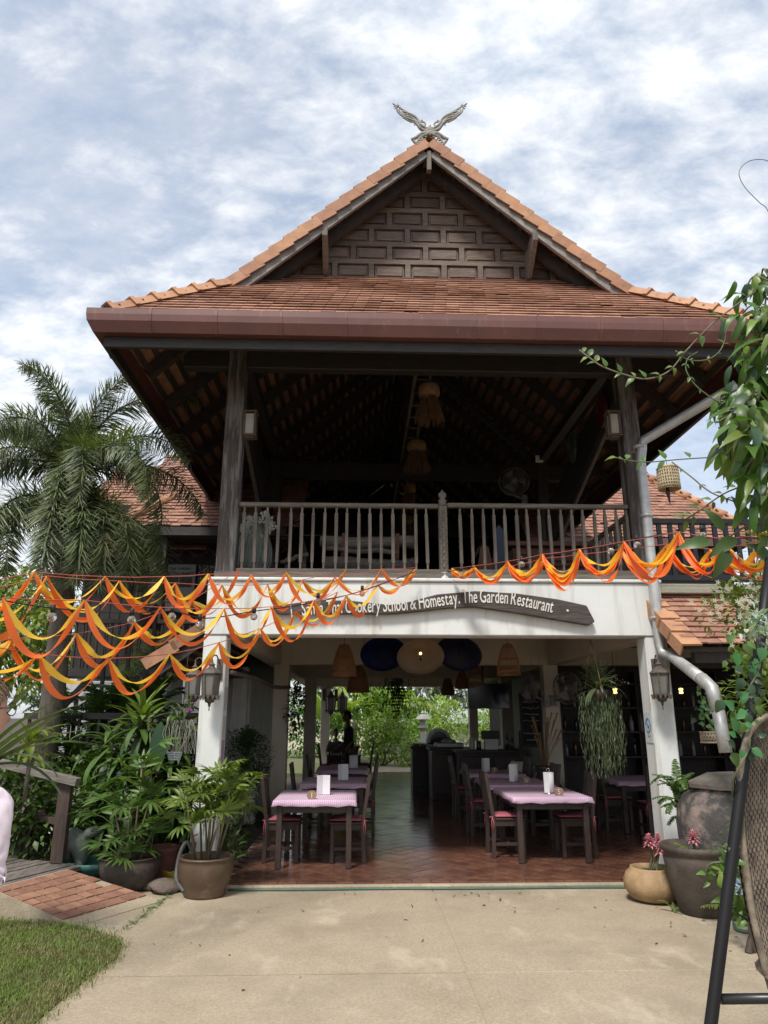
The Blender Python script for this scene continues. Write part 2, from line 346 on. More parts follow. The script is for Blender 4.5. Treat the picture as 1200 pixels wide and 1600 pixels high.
# small triangular cut tiles along the border
tri = MB()
for i in range(20):
    x = -1.42+i*dg; tri.add([(x+.01, 8.302, -.001), (x+dg-.01, 8.302, -.001), (x+dg/2, 8.302+dg/2-.012, -.001)], [(0,1,2)])
tri.build('cut_tiles', FLOORT, dfloor)
st = MB(); st.cbox((-1.6, 8.13, -.4), (3.72, 8.205, -.012), .015); st.build('floor_edge', CONC, dfloor)

# ------------------------------------------------------------------ the restaurant building
B = thing('restaurant_building', 'tall open timber hall with tiled gable roof above white concrete columns', 'building', (.92, 8.5, 0))
for x0 in (-1.805, 3.40):
    c = MB(); c.cbox((x0, 8.5, -.2), (x0+.27, 8.78, 2.572), .015); c.build('column', WHITE, B)
inner = []
for Y, xl, xr in ((13.1, 425, 853), (17.6, 475, 0), (22.8, 501, 0)):
    X = at(xl, 1120, Y).x
    for xx in (X, 3.42 if xr == 0 else at(xr, 1120, Y).x):
        c = MB(); c.cbox((xx, Y, -.2), (xx+.27, Y+.27, 2.56), .015); c.build('column', CREAM, B); inner.append((xx, Y))
fb = MB(); fb.cbox((-1.797, 8.484, 2.57), (3.652, 8.79, 3.205), .012); fbo = fb.build('front_beam', WHITE, B)
cb = MB(); cb.cbox((-1.81, 8.455, 3.207), (3.66, 8.79, 3.25), .012); cb.build('beam_cap', WHITE, fbo)
for Y in (13.1, 17.6, 22.8):
    b = MB(); b.box((-1.62, Y+.01, 2.55), (9.4 if Y < 14 else 3.75, Y+.28, 3.06)); b.build('cross_beam', CREAM, B)
for X in (-1.62, 3.42):
    b = MB(); b.box((X, 8.8, 2.55), (X+.24, 13.1, 3.055)); b.box((X, 13.39, 2.55), (X+.24, 17.6, 3.055)); b.box((X, 17.89, 2.55), (X+.24, 22.8, 3.055)); b.build('side_beam', CREAM, B)
b = MB(); b.box((-1.75, 8.81, 3.06), (3.66, 23.1, 3.2)); b.build('ceiling_slab', CREAM, B)
# the wing to the right: back wall, end wall, ceiling
b = MB(); b.box((3.67, 9.0, 2.86), (9.5, 23.1, 2.98)); b.build('wing_ceiling', DWOOD, B)
b = MB(); b.box((3.7, 14.6, 0), (9.5, 14.8, 2.86)); b.box((9.3, 8.2, 0), (9.5, 14.6, 2.86)); b.build('wing_wall', DWOOD, B)
b = MB(); b.box((3.52, 17.9, 0), (3.62, 22.7, .95)); b.build('low_wall', CREAM, B)

# upper storey floor and balustrade
b = MB(); b.box((-1.74, 8.56, 3.252), (3.6, 23.0, 3.30)); b.build('upper_floor', mat('floor_board', (.16,.115,.08), .6, (.10,.07,.05), 5, stretch=(6,1,6)), B)
bal = MB(); bal.cbox((-1.50, 8.60, 4.17), (.985, 8.68, 4.225), .012); bal.cbox((1.095, 8.60, 4.185), (3.40, 8.68, 4.24), .012)
bal.cbox((-1.50, 8.595, 3.335), (3.46, 8.685, 3.385), .01); bal.box((-1.74, 8.53, 3.256), (3.6, 8.558, 3.33))
balo = bal.build('balustrade', GWOODH, B)
for i in range(35):
    x = -1.43+i*.1415
    if abs(x-1.04) < .09: continue
    m_ = MB(); wv = rng.uniform(.017, .021); a = Vector((x+rng.uniform(-.008, .008), 8.64, 3.384)); c = Vector((x+rng.uniform(-.008, .008), 8.64, 4.172))
    m_.bar(a, a.lerp(c, .1), wv*1.2, .035, (0,1,0)); m_.bar(a.lerp(c, .1), a.lerp(c, .9), wv*2, .042, (0,1,0)); m_.bar(a.lerp(c, .9), c, wv*1.2, .035, (0,1,0))
    m_.build('baluster', GWOOD, balo)
nw = MB(); nw.cbox((.985, 8.585, 3.33), (1.09, 8.69, 4.2), .012)
nw.lathe([(.05,0),(.062,.02),(.045,.045),(.058,.07),(.03,.10),(.052,.13),(.05,.165),(.02,.19),(.008,.215),(0,.22)], (1.038, 8.637, 4.2), 12)
for k in range(9):
    z = 3.42+k*.085; nw.ball((1.0375, 8.583, z), .022, 8, 6, (1, .5, 1.3))
    nw.ball((1.012, 8.584, z+.04), .013, 6, 4, (1, .5, 1)); nw.ball((1.063, 8.584, z+.04), .013, 6, 4, (1, .5, 1))
nw.build('newel_post', GWOOD, balo)
nb_ = MB(); nb_.lathe([(.115,0),(.11,.03),(.075,.05),(.07,.09)], (1.038, 8.6, 3.25), 4, False); nb_.build('newel_foot', WHITE, balo)
# side balustrades
for X in (-1.62, 3.5):
    s_ = MB(); s_.box((X, 8.8, 4.17), (X+.07, 13.0, 4.22)); s_.box((X, 8.8, 3.335), (X+.07, 13.0, 3.385))
    so_ = s_.build('side_balustrade', GWOODH, B)
    for i in range(23):
        m_ = MB(); m_.box((X+.015, 8.95+i*.18, 3.385), (X+.055, 8.985+i*.18, 4.17)); m_.build('baluster', GWOOD, so_)

# upper posts, ties, braces
UP = []
for Y in (8.6, 13.1, 17.6, 22.4):
    for x0 in (-1.745, 3.42):
        c = MB(); wd = .23
        c.cbox((x0+(.02 if Y > 9 else 0), Y, 3.305), (x0+wd, Y+.23, 6.45 if Y > 9 else 6.42), .012); c.build('timber_post', POSTW if Y < 9 else DWOOD, B)
    t_ = MB(); t_.cbox((-2.35, Y+.03, 6.08), (4.2, Y+.19, 6.40), .01)
    if Y > 9:
        for s in (-1, 1): t_.bar((.92+s*2.6, Y+.11, 6.42), (.92+s*.1, Y+.11, 8.75), .10, .14, (0,1,0))
        t_.cbox((.84, Y+.04, 6.40), (1.0, Y+.18, 9.2), .008)
    else:
        for s in (-1, 1): t_.bar((.92+s*2.2, Y+.1, 6.42), (.92+s*1.3, Y+.1, 6.95), .07, .10, (0,1,0))
    t_.build('tie_beam', DWOODH, B)
for x0, s in ((-1.63, 1), (3.53, -1)):
    t_ = MB(); t_.box((x0-.07, 8.1, 6.41), (x0+.07, 23.5, 6.58)); t_.build('wall_plate', DWOOD, B)
    # wide carved boards fixed between first and second posts under the side eave
for x0, s in ((-1.63, 1), (3.53, -1)):
    t_ = MB(); t_.prism([(8.85, 5.95), (12.9, 4.55), (13.0, 4.95), (13.0, 5.35), (8.85, 6.4)], x0-.02, x0+.02, 'YZ')
    t_.build('side_brace', DWOOD, B)
    t_ = MB(); t_.bar((x0-.05*s, 8.85, 5.92), (x0-.05*s, 12.95, 4.50), .05, .07); t_.build('brace_rail', GWOODH, B)

# ------------------------------------------------------------------ roof
XR, ZR, HB, ZB, HE, ZE = .92, 9.46, 2.69, 7.06, 3.80, 6.01
YE, YV, YGW, YEND = 7.25, 8.30, 8.80, 23.8
def slope_pt(s, d):
    """point on side slope s (+-1) at distance d up from the eave, and direction"""
    l1 = math.hypot(HE-HB, ZB-ZE); l2 = math.hypot(HB, ZR-ZB)
    if d <= l1: t = d/l1; return XR+s*(HE+(HB-HE)*t), ZE+(ZB-ZE)*t, Vector((-s*(HE-HB), 0, ZB-ZE))/l1
    t = (d-l1)/l2; return XR+s*HB*(1-t), ZB+(ZR-ZB)*t, Vector((-s*HB, 0, ZR-ZB))/l2
L1 = math.hypot(HE-HB, ZB-ZE); L2 = math.hypot(HB, ZR-ZB)
rt = MB(); th = .017
def tile_box(mb, P, u, v, n, lu, lv, th, lift):
    """slab at P: u across, v up the slope, n outward; the lower end lifted"""
    a = P+n*lift; b = P+u*lu+n*lift; c = P+u*lu+v*lv; d_ = P+v*lv
    mb.add([a, b, c, d_, a+n*th, b+n*th, c+n*th, d_+n*th], [(3,2,1,0),(4,5,6,7),(0,1,5,4),(1,2,6,5),(2,3,7,6),(3,0,4,7)])
EXPO = .135
for s in (-1, 1):
    d_ = 0; k = 0
    while d_ < L1+L2-.08:
        x, z, v = slope_pt(s, d_); n = Vector((-v.z*(-s)*-1, 0, abs(v.x))) if False else Vector((s*v.z, 0, abs(v.x)))
        y0 = YE+ (d_/L1*(YV-YE) if d_ < L1 else YV-YE+.0)
        y = y0+(.13 if k % 2 else 0)
        first = True
        while y < YEND:
            lw = .26 if not (first and k % 2) else .26
            j = rng.uniform(0, .012)
            tile_box(rt, Vector((x, y, z))-v*rng.uniform(0, .012), Vector((0, 1, 0)), v, n, lw-.004, .20, th, .022+j)
            y += lw; first = False
        d_ += EXPO; k += 1
# front skirt
vf = Vector((0, YGW-YE, 0)); sk = (ZB-ZE)/(YV-YE); vf = Vector((0, 1, sk)).normalized(); nf = Vector((0, -vf.z, vf.y))
row = 0; d_ = 0; LF = math.hypot(YGW-YE, sk*(YGW-YE))+.03
FEX = .128
while d_ < LF:
    y = YE+vf.y*d_; z = ZE+vf.z*d_
    if y < YV: h = HE+(HB-HE)*(y-YE)/(YV-YE)
    else: h = HB-(z-ZB)/((ZR-ZB)/HB)+.03
    x = XR-h-(.08 if row % 2 else 0); sag = 0
    while x < XR+h:
        x0 = max(x, XR-h); x1 = min(x+.158, XR+h)
        if x1-x0 > .02:
            slip = rng.uniform(0, .005)+(.04 if rng.random() < .012 else 0)
            sag = .008*math.sin(x*1.7+row*.6)
            tile_box(rt, Vector((x0, y, z))-vf*(slip), Vector((1, 0, 0)), vf, nf, x1-x0-.003, .20, .013, .031+rng.uniform(0, .005)+sag*.5)
        x += .16
    d_ += FEX; row += 1
roof = rt.build('roof', TERRA, B, kind='stuff')
# rafters
for s in (-1, 1):
    y = YE+.35; i = 0
    while y < YEND-.3:
        m_ = MB()
        for d0, d1 in ((0.02, L1), (L1, L1+L2-.05)):
            a = slope_pt(s, d0); b = slope_pt(s, d1-.01); off = Vector((s*a[2].z, 0, abs(a[2].x)))*-.12
            if y < YV and d0 > 0: continue
            if y < YV:
                t = (y-YE)/(YV-YE); b = slope_pt(s, L1*max(t, .05))
            m_.bar(Vector((a[0], y, a[1]))+off, Vector((b[0], y, b[1]))+off, .095, .15, (0, 0, 1))
        m_.build('rafter', RAFT, roof); y += 1.0; i += 1
for i in range(9):
    x = XR-3.2+i*.8; m_ = MB(); off = nf*-.12
    y1 = YGW-.1 if abs(x-XR) < HB-.7 else YE+(HE-abs(x-XR))/(HE-HB)*(YV-YE)-.15
    if y1-YE < .3: continue
    m_.bar(Vector((x, YE+.02, ZE))+off, Vector((x, y1, ZE+sk*(y1-YE)))+off, .075, .13); m_.build('rafter', RAFT, roof)
for s in (-1, 1):
    m_ = MB(); m_.bar((XR+s*HE, YE, ZE-.12), (XR+s*(HB-.3), YV+.26, ZB+.09), .09, .16); m_.build('hip_rafter', RAFT, roof)
# battens
for s in (-1, 1):
    d_ = .08; k = 0
    while d_ < L1+L2-.05:
        x, z, v = slope_pt(s, d_); n = Vector((s*v.z, 0, abs(v.x)))
        y0 = YE+(d_/L1*(YV-YE) if d_ < L1 else (YV-YE))+.02
        m_ = MB(); P = Vector((x, 0, z))-n*.03
        m_.bar(P+Vector((0, y0, 0)), P+Vector((0, YEND, 0)), .07, .045, n); m_.build('batten', RAFT, roof)
        d_ += .205; k += 1
for k in range(8):
    d_ = .1+k*.2; y = YE+vf.y*d_; z = ZE+vf.z*d_; h = HE+(HB-HE)*min(1, (y-YE)/(YV-YE))-.05
    if y > YV: h = HB-(z-ZB)/((ZR-ZB)/HB)-.08
    P = Vector((0, y, z))-nf*.03; m_ = MB(); m_.bar(P+Vector((XR-h, 0, 0)), P+Vector((XR+h, 0, 0)), .07, .05, nf); m_.build('batten', RAFT, roof)
rg = MB(); rg.box((XR-.06, YV+.05, ZR-.2), (XR+.06, YEND, ZR-.04)); rg.build('ridge_beam', RAFT, roof)
# ridge, verge and hip tiles
vt = {}
for s in (-1, 1):
    t_ = MB(); Lt = .30
    a0, a1 = (0.035, 0.0) if s < 0 else (0.0, 0.035)
    prof = [(-.05, -.125), (-.05, .0), (.26, .0), (.26, .02), (-.07, .02), (-.07, -.125)]
    vs = [(0, y, z+a0) for y, z in prof]+[(Lt, y, z+a1) for y, z in prof]
    fs = [(0,1,2,3), (0,3,4,5), (9,8,7,6), (11,10,9,6)]+[(i, (i+1) % 6, (i+1) % 6+6, i+6) for i in range(6)]
    t_.add(vs, fs); vt[s] = t_.mesh('verge_tile', TERRA_EDGE)
slen = math.hypot(HB, ZR-ZB); ux = HB/slen; uz = (ZR-ZB)/slen
nv = 14; stp = (slen-.12)/nv
for s in (-1, 1):
    xa = Vector((ux, 0, -s*uz)); za = Vector((s*uz, 0, ux)); M0 = Matrix((xa, Vector((0, 1, 0)), za)).transposed().to_4x4()
    for i in range(nv):
        dlow = slen-(i*stp)            # distance from apex of the lower end
        st_ = dlow if s < 0 else dlow-.30
        P = Vector((XR, YV, ZR+.045))+Vector((s*ux, 0, -uz))*st_
        M = Matrix.Translation(P-wloc(roof)) @ M0 @ Matrix.Rotation(rng.uniform(-.02, .02), 4, 'Y') @ Matrix.Rotation(rng.uniform(-.015, .015), 4, 'Z')
        inst('verge_tile', vt[s], roof, M)
    m_ = MB(); a = Vector((XR, YV+.0, ZR-.085)); b = a+Vector((s*ux, 0, -uz))*(slen+.25)
    m_.bar(a, b, .05, .21, (0, 0, 1)); m_.build('bargeboard', BARGE, roof)
    a2 = Vector((XR, YGW-.05, ZR-.12)); b2 = a2+Vector((s*ux, 0, -uz))*(slen-.45); m_ = MB(); m_.bar(a2, b2, .04, .06); m_.build('gable_rafter', PANEL, roof)
    # bracket under the verge
    bx = XR+s*1.43; zb = ZR-abs(bx-XR)*uz/ux
    m_ = MB(); m_.prism([(8.27, zb-.17), (YGW, zb-.17), (YGW, zb-.62), (8.72, zb-.60), (8.36, zb-.36), (8.27, zb-.30)], bx-.035, bx+.035, 'YZ'); m_.build('verge_bracket', GWOOD, roof)
m_ = MB(); m_.box((XR-.03, 8.26, ZR-.48), (XR+.03, 8.34, ZR-.16)); m_.build('gable_pendant', GWOOD, roof)
for s in (-1, 1):
    a = Vector((XR+s*HE, YE, ZE+.06)); b = Vector((XR+s*HB, YV, ZB+.09)); dv = (b-a); ln = dv.length; dv.normalize()
    hx = dv.cross(Vector((0, 0, 1))).normalized(); hz = hx.cross(dv)
    nh = 6
    for i in range(nh):
        t_ = MB(); p0 = a+dv*(i*ln/nh); p1 = a+dv*((i+1)*ln/nh+.05)
        for (pa, pb, w_, zz_) in ((p0, p1, .11, 0), (p0, p0+dv*.055, .135, .022)):
            r0 = [pa-hx*w_-hz*.05, pa-hx*w_*.5+hz*(.045+zz_), pa+hx*w_*.5+hz*(.045+zz_), pa+hx*w_-hz*.05]
            r1 = [q_+(pb-pa)-hz*(.015 if zz_ == 0 else 0) for q_ in r0]
            t_.add(r0+r1, [(0,1,5,4),(1,2,6,5),(2,3,7,6),(3,2,1,0),(4,5,6,7),(0,4,7,3)])
        t_.build('hip_tile', TERRA_EDGE, roof)
for i in range(40):
    t_ = MB(); y = YV-.05+i*.39; t_.bar((XR-.10, y+.2, ZR+.02), (XR-.001, y+.2, ZR+.09), .40, .025, (0,0,1)); t_.bar((XR+.001, y+.2, ZR+.09), (XR+.10, y+.2, ZR+.02), .40, .025, (0,0,1)); t_.build('ridge_tile', TERRA_EDGE, roof)
# gutter and fascia swept round three sides
def sweep_eave(mb, prof):
    """prof: (outward, z); path left-back, left-front, right-front, right-back"""
    vs = []; n = len(prof)
    for o, z in prof: vs.append((XR-HE-o, YEND, z))
    for o, z in prof: vs.append((XR-HE-o, YE-o, z))
    for o, z in prof: vs.append((XR+HE+o, YE-o, z))
    for o, z in prof: vs.append((XR+HE+o, YEND, z))
    fs = [(j*n+i, j*n+(i+1) % n, (j+1)*n+(i+1) % n, (j+1)*n+i) for j in range(3) for i in range(n)]
    mb.add(vs, fs)
m_ = MB(); sweep_eave(m_, [(-.03, 6.0), (.0, 6.0), (.0, 5.77), (.08, 5.77), (.13, 5.86), (.13, 5.995), (.155, 5.995), (.155, 5.925), (.145, 5.85), (.085, 5.735), (-.03, 5.735)])
gut = m_.build('gutter', GUTTER, B)
m_ = MB(); sweep_eave(m_, [(-.01, 5.73), (-.01, 5.61), (-.06, 5.61), (-.06, 5.73)]); m_.build('fascia', DWOODH, B)
for i in range(11):
    x = -2.35+i*.72; t_ = MB(); t_.prism([(YE-.16, 6.002), (YE-.162, 5.923), (YE-.152, 5.848), (YE-.09, 5.728), (YE-.05, 5.728), (YE-.05, 5.77), (YE-.13, 5.86), (YE-.12, 6.002)], x, x+.03, 'YZ'); t_.build('gutter_joint', GUTTER, gut)
for s in (-1, 1):
    for i in range(9):
        y = YE+.5+i*.72; t_ = MB(); xx = XR+s*HE; t_.prism([(xx+s*.16, 6.002), (xx+s*.162, 5.923), (xx+s*.152, 5.848), (xx+s*.09, 5.728), (xx+s*.05, 5.728), (xx+s*.05, 5.77), (xx+s*.13, 5.86), (xx+s*.12, 6.002)], y, y+.03, 'XZ'); t_.build('gutter_joint', GUTTER, gut)
# gable wall with raised panels between rails and stiles
gw = MB(); gz0 = 7.42; uzx = uz/ux
gw.prism([(XR-2.25, gz0), (XR+2.30, gz0), (XR, ZR-.06)], YGW+.02, YGW+.09); gwo = gw.build('gable_wall', PANEL, B)
RH, PW = .288, .515
def tri_clip(poly, drop):
    zt = ZR-drop
    poly = clip(poly, uzx, 1, zt+uzx*XR); return clip(poly, -uzx, 1, zt-uzx*XR) if poly else poly
for r in range(8):
    z = 7.55+r*RH
    rl = tri_clip([(XR-3, z-.035), (XR+3, z-.035), (XR+3, z+.035), (XR-3, z+.035)], .04)
    if len(rl) > 2: m_ = MB(); m_.prism(rl, YGW-.035, YGW+.019); m_.build('rail', RAILP, gwo)
    for i in range(-6, 7):
        cx = XR-.02+(i+(.5 if r % 2 else 0))*PW
        pz0, pz1 = z+.036, z+RH-.036
        pl = tri_clip([(cx-.205, pz0+.012), (cx+.205, pz0+.012), (cx+.205, pz1-.012), (cx-.205, pz1-.012)], .05)
        if len(pl) > 2 and max(p_[0] for p_ in pl)-min(p_[0] for p_ in pl) > .07:
            m_ = MB(); m_.prism(pl, YGW-.004, YGW+.019)
            gx = sum(p_[0] for p_ in pl)/len(pl); gz_ = sum(p_[1] for p_ in pl)/len(pl)
            ins = [(p_[0]+(gx-p_[0])*.13+math.copysign(.0, gx-p_[0]), p_[1]+(gz_-p_[1])*.26) for p_ in pl]
            m_.prism(ins, YGW-.022, YGW-.003); m_.build('panel', PANEL, gwo)
        sx = cx+PW/2; sl = tri_clip([(sx-.038, pz0-.0005), (sx+.038, pz0-.0005), (sx+.038, pz1+.0005), (sx-.038, pz1+.0005)], .045)
        if len(sl) > 2: m_ = MB(); m_.prism(sl, YGW-.036, YGW+.019); m_.build('stile', RAILP, gwo)
# crossed carved finials at the apex
def kpt(zx, zy): return at(600+zx/8, 150+zy/8, YV-.06)
arm = MB()
def stroke(pts, r0, r1=None, mb=arm):
    sp_ = spline([kpt(*p_) for p_ in pts], 6); r1 = r1 or r0; n_ = len(sp_)
    mb.tube(sp_, [1.25*(r0+(r1-r0)*i/(n_-1)) for i in range(n_)], 6)
def half(fl, mb):
    fx = (lambda x: x) if not fl else (lambda x: 1146-x)
    S = lambda pts, r0, r1=None: stroke([(fx(a), b) for a, b in pts], r0, r1, mb)
    S([(640,500),(560,450),(470,420),(420,360),(370,310),(290,280),(220,240),(170,190),(150,130),(110,92)], .022, .008)
    S([(660,480),(600,430),(520,400),(450,350),(420,290),(360,240),(300,215),(250,180),(200,150),(160,115)], .020, .008)
    S([(600,470),(500,420),(440,380),(400,320),(350,270),(280,250),(215,215),(185,165)], .012, .008)
    S([(260,205),(235,190),(225,215),(250,232),(285,225),(310,240)], .012, .007)
    S([(470,320),(500,330),(520,350),(500,372),(470,360),(455,320),(480,300)], .011, .007)
    S([(330,320),(370,330),(385,360),(380,372)], .010, .005); S([(240,265),(290,300),(340,330)], .012, .007)
    for a_, b_ in ((270,190),(330,222),(350,232),(300,205),(220,150),(180,110),(160,130)):
        S([(a_, b_+20), (a_-4, b_), (a_-12, b_-18)], .012, .003)
    for a_, b_ in ((130,130),(140,155)): S([(a_+20, b_-10), (a_, b_), (a_-10, b_+12)], .010, .003)
    # lower scroll plate lying on the roof slope
    S([(560,480),(480,470),(400,520),(345,545)], .024, .018)
    S([(520,490),(470,500),(430,550),(400,600),(440,600)], .018, .010)
    S([(530,520),(500,500),(470,520),(490,550),(520,540)], .013, .009); S([(460,560),(430,540),(420,570),(450,590)], .012, .009)
    S([(370,560),(390,590),(400,610)], .018, .010)
kal = MB(); half(False, kal); half(True, kal)
for a_, b_ in (((520,430),(573,390)),((573,390),(630,430)),((520,430),(573,480)),((573,480),(630,430)),((573,370),(573,500)),((500,430),(650,430))): stroke([a_, ((a_[0]+b_[0])/2, (a_[1]+b_[1])/2), b_], .016, .016, kal)
FIN = mat('silvered_wood', (.34,.32,.28), .75, (.17,.16,.145), 9, bump=.4, bscale=40)
kal.build('finial', FIN, B)
# downpipe
P_ = [at(1152, 602, 7.55), at(1100, 632, 7.8), at(1006, 688, 8.33), at(1003, 700, 8.34), at(1001, 720, 8.345)]
low = [Vector((P_[-1].x, 8.345, 4.6)), Vector((P_[-1].x, 8.345, 2.45)), Vector((P_[-1].x+.01, 8.33, 2.36)), Vector((P_[-1].x+.07, 8.2, 2.31))]
e1 = at(1098, 1062, 6.9); e2 = at(1112, 1075, 6.75); e3 = at(1122, 1110, 6.73); e4 = at(1134, 1176, 6.70)
m_ = MB(); m_.tube(P_+low+[e1], .060, 14); m_.tube([e1-(e1-low[-1]).normalized()*.03, e1, e2, e3], .063, 14); m_.tube([e3, e4], .059, 14)
dp = m_.build('downpipe', STEEL, B)
for z in (4.9, 4.0, 2.75):
    m_ = MB(); m_.tube([(P_[-1].x, 8.345, z), (P_[-1].x, 8.345, z+.035)], .076, 14); m_.box((P_[-1].x-.03, 8.36, z), (P_[-1].x+.03, 8.52, z+.03)); m_.build('pipe_bracket', STEEL, dp)
m_ = MB(); m_.tube([(3.56, 8.42, 3.2), (3.56, 8.42, 2.2)], .045, 10); m_.build('waste_pipe', STEEL, B)

# ------------------------------------------------------------------ dining furniture
FURN = mat('table_wood', (.050,.030,.024), .5, (.028,.018,.016), 6, stretch=(6,6,1), bump=.2, bscale=25, rnd=.15)
CUSH = mat('cushion_cloth', (.42,.115,.15), .9, (.33,.085,.115), 20, bump=.25, bscale=300)
PAPER = mat('paper', (.74,.75,.76), .7, (.70,.71,.72), 8)
NUMW = mat('number_wood', (.30,.20,.12), .7, (.2,.13,.08), 9)
CHROME = mat('chrome', (.6,.6,.6), .2, (.5,.5,.5), 9, metal=1)
def gingham():
    m = mat('gingham_cloth', (.60,.42,.55), .9); T = m.node_tree; n = T.nodes; l = T.links; b = n['Principled BSDF']
    tcn = n.new('ShaderNodeTexCoord'); sp_ = n.new('ShaderNodeSeparateXYZ'); l.new(tcn.outputs['Object'], sp_.inputs[0]); outs = []
    for ax in (0, 1):
        m1 = n.new('ShaderNodeMath'); m1.operation = 'MULTIPLY'; l.new(sp_.outputs[ax], m1.inputs[0]); m1.inputs[1].default_value = 42
        m2 = n.new('ShaderNodeMath'); m2.operation = 'FRACT'; l.new(m1.outputs[0], m2.inputs[0])
        m3 = n.new('ShaderNodeMath'); m3.operation = 'GREATER_THAN'; l.new(m2.outputs[0], m3.inputs[0]); m3.inputs[1].default_value = .5; outs.append(m3)
    ad = n.new('ShaderNodeMath'); ad.operation = 'ADD'; l.new(outs[0].outputs[0], ad.inputs[0]); l.new(outs[1].outputs[0], ad.inputs[1])
    dv = n.new('ShaderNodeMath'); dv.operation = 'MULTIPLY'; l.new(ad.outputs[0], dv.inputs[0]); dv.inputs[1].default_value = .5
    rp = n.new('ShaderNodeValToRGB'); l.new(dv.outputs[0], rp.inputs[0])
    rp.color_ramp.elements[0].color = (.66,.53,.64,1); rp.color_ramp.elements[1].color = (.45,.27,.41,1)
    l.new(rp.outputs[0], b.inputs['Base Color']); return m
GING = gingham()
def make_table(label):
    t = thing('dining_table', label, 'table', (0,0,0), 0, 'dining tables in two rows')
    W, D, H = .90, 1.2, .715
    m = MB(); m.cbox((-W/2, 0, H-.03), (W/2, D, H), .006); m.build('table_top', FURN, t)
    for x in (-W/2+.02, W/2-.085):
        for y in (.02, D-.085):
            m = MB(); m.cbox((x, y, .004), (x+.065, y+.065, H-.031), .005); m.build('leg', FURN, t)
    m = MB(); 
    for y in (.03, D-.055): m.box((-W/2+.086, y, H-.125), (W/2-.086, y+.025, H-.032))
    for x in (-W/2+.03, W/2-.055): m.box((x, .086, H-.125), (x+.025, D-.086, H-.032))
    m.build('apron', FURN, t); return t
def make_cloth(label, seed):
    r = random.Random(seed); W, D, H = .94, 1.24, .722
    nx, ny = 14, 18; bm = bmesh.new(); vs = {}
    for i in range(-2, nx+3):
        for j in range(-2, ny+3):
            if (i < 0 or i > nx) and (j < 0 or j > ny) and (i in (-2, nx+2) or j in (-2, ny+2)) and abs(i-nx/2) > nx/2+1 and abs(j-ny/2) > ny/2+1: pass
            u = min(max(i, 0), nx)/nx; v = min(max(j, 0), ny)/ny
            ox = (i if i < 0 else max(0, i-nx)); oy = (j if j < 0 else max(0, j-ny)); o_ = max(abs(ox), abs(oy))
            drop = [0, .028, .058][o_]*(1+.45*mnoise.noise(Vector((i*.5, j*.5, seed)))) if o_ else 0
            out_ = .008*o_+.006*mnoise.noise(Vector((i*.8, j*.8, seed+9)))*o_
            x = -W/2+W*u+(math.copysign(out_, ox) if ox else 0); y = -.02+D*v+(math.copysign(out_, oy) if oy else 0)
            vs[i, j] = bm.verts.new((x, y, H-drop+.0025*abs(mnoise.noise(Vector((i*.45, j*.45, seed+3))))))
    for i in range(-2, nx+2):
        for j in range(-2, ny+2): bm.faces.new((vs[i, j], vs[i+1, j], vs[i+1, j+1], vs[i, j+1]))
    m = MB(); m.bm(bm, None, True); o = m.build('tablecloth', GING)
    md = o.modifiers.new('thick', 'SOLIDIFY'); md.thickness = .004; md.offset = 1
    return tag(o, label, 'tablecloth', 'gingham tablecloths')
def make_chair(label):
    """faces +X, origin under the seat centre"""
    t = thing('dining_chair', label, 'chair', (0,0,0), 0, 'dark wooden chairs round the tables')
    for s in (-1, 1):
        m = MB(); m.cbox((.155, s*.19-.022, .004), (.20, s*.19+.022, .424), .004); m.build('leg', FURN, t)
        m = MB(); m.bar((-.20, s*.195, .004), (-.185, s*.195, .43), .045, .045, (1,0,0)); m.bar((-.185, s*.195, .43), (-.265, s*.195, .98), .045, .04, (1,0,0)); m.build('leg', FURN, t)
    m = MB(); m.cbox((-.165, -.215, .425), (.215, .215, .45), .006); m.build('seat', FURN, t)
    for lo, hi in (((-.18, -.20, .36), (.154, -.18, .424)), ((-.18, .18, .36), (.154, .20, .424)), ((.16, -.165, .36), (.18, .165, .424))): m = MB(); m.box(lo, hi); m.build('seat_rail', FURN, t)
    for lo, hi in (((-.18, -.20, .14), (.155, -.18, .175)), ((-.18, .18, .14), (.155, .20, .175)), ((-.01, -.179, .145), (.02, .179, .17))): m = MB(); m.box(lo, hi); m.build('stretcher', FURN, t)
    m = MB(); m.bar((-.258, -.172, .93), (-.258, .172, .93), .03, .09); m.build('back_rail', FURN, t); m = MB(); m.bar((-.205, -.172, .56), (-.205, .172, .56), .03, .05); m.build('back_rail', FURN, t)
    for k in range(5):
        m = MB(); y = -.13+k*.065; m.bar((-.208, y, .585), (-.252, y, .885), .032, .014, (1,0,0)); m.build('slat', FURN, t)
    c = MB(); bm = bmesh.new(); bmesh.ops.create_cube(bm, size=1); bmesh.ops.subdivide_edges(bm, edges=bm.edges[:], cuts=5, use_grid_fill=True)
    for v in bm.verts:
        f = (1-abs(v.co.x*2)**3)*(1-abs(v.co.y*2)**3); v.co = Vector((v.co.x*.37+.025, v.co.y*.42, .472+v.co.z*(.012+.036*f)))
    c.bm(bm, None, True); co = c.build('cushion', CUSH, t)
    for s in (-1, 1):
        tm = MB(); tm.tube([(-.16, s*.19, .47), (-.205, s*.22, .47), (-.215, s*.225, .40), (-.21, s*.235, .30)], .005, 5); tm.tube([(-.205, s*.222, .47), (-.235, s*.20, .462), (-.215, s*.17, .47)], .005, 5)
        tm.tube([(-.205, s*.222, .46), (-.19, s*.24, .40), (-.195, s*.245, .33)], .005, 5); tm.build('tie', CUSH, co)
    return t
TL = [(-.49, 8.85), (-.34, 10.97), (-.27, 13.7)]; TR_ = [(2.33, 9.08), (2.32, 10.68), (2.36, 12.7)]
ordw = ['front', 'second', 'third']
t0 = None; c0 = None
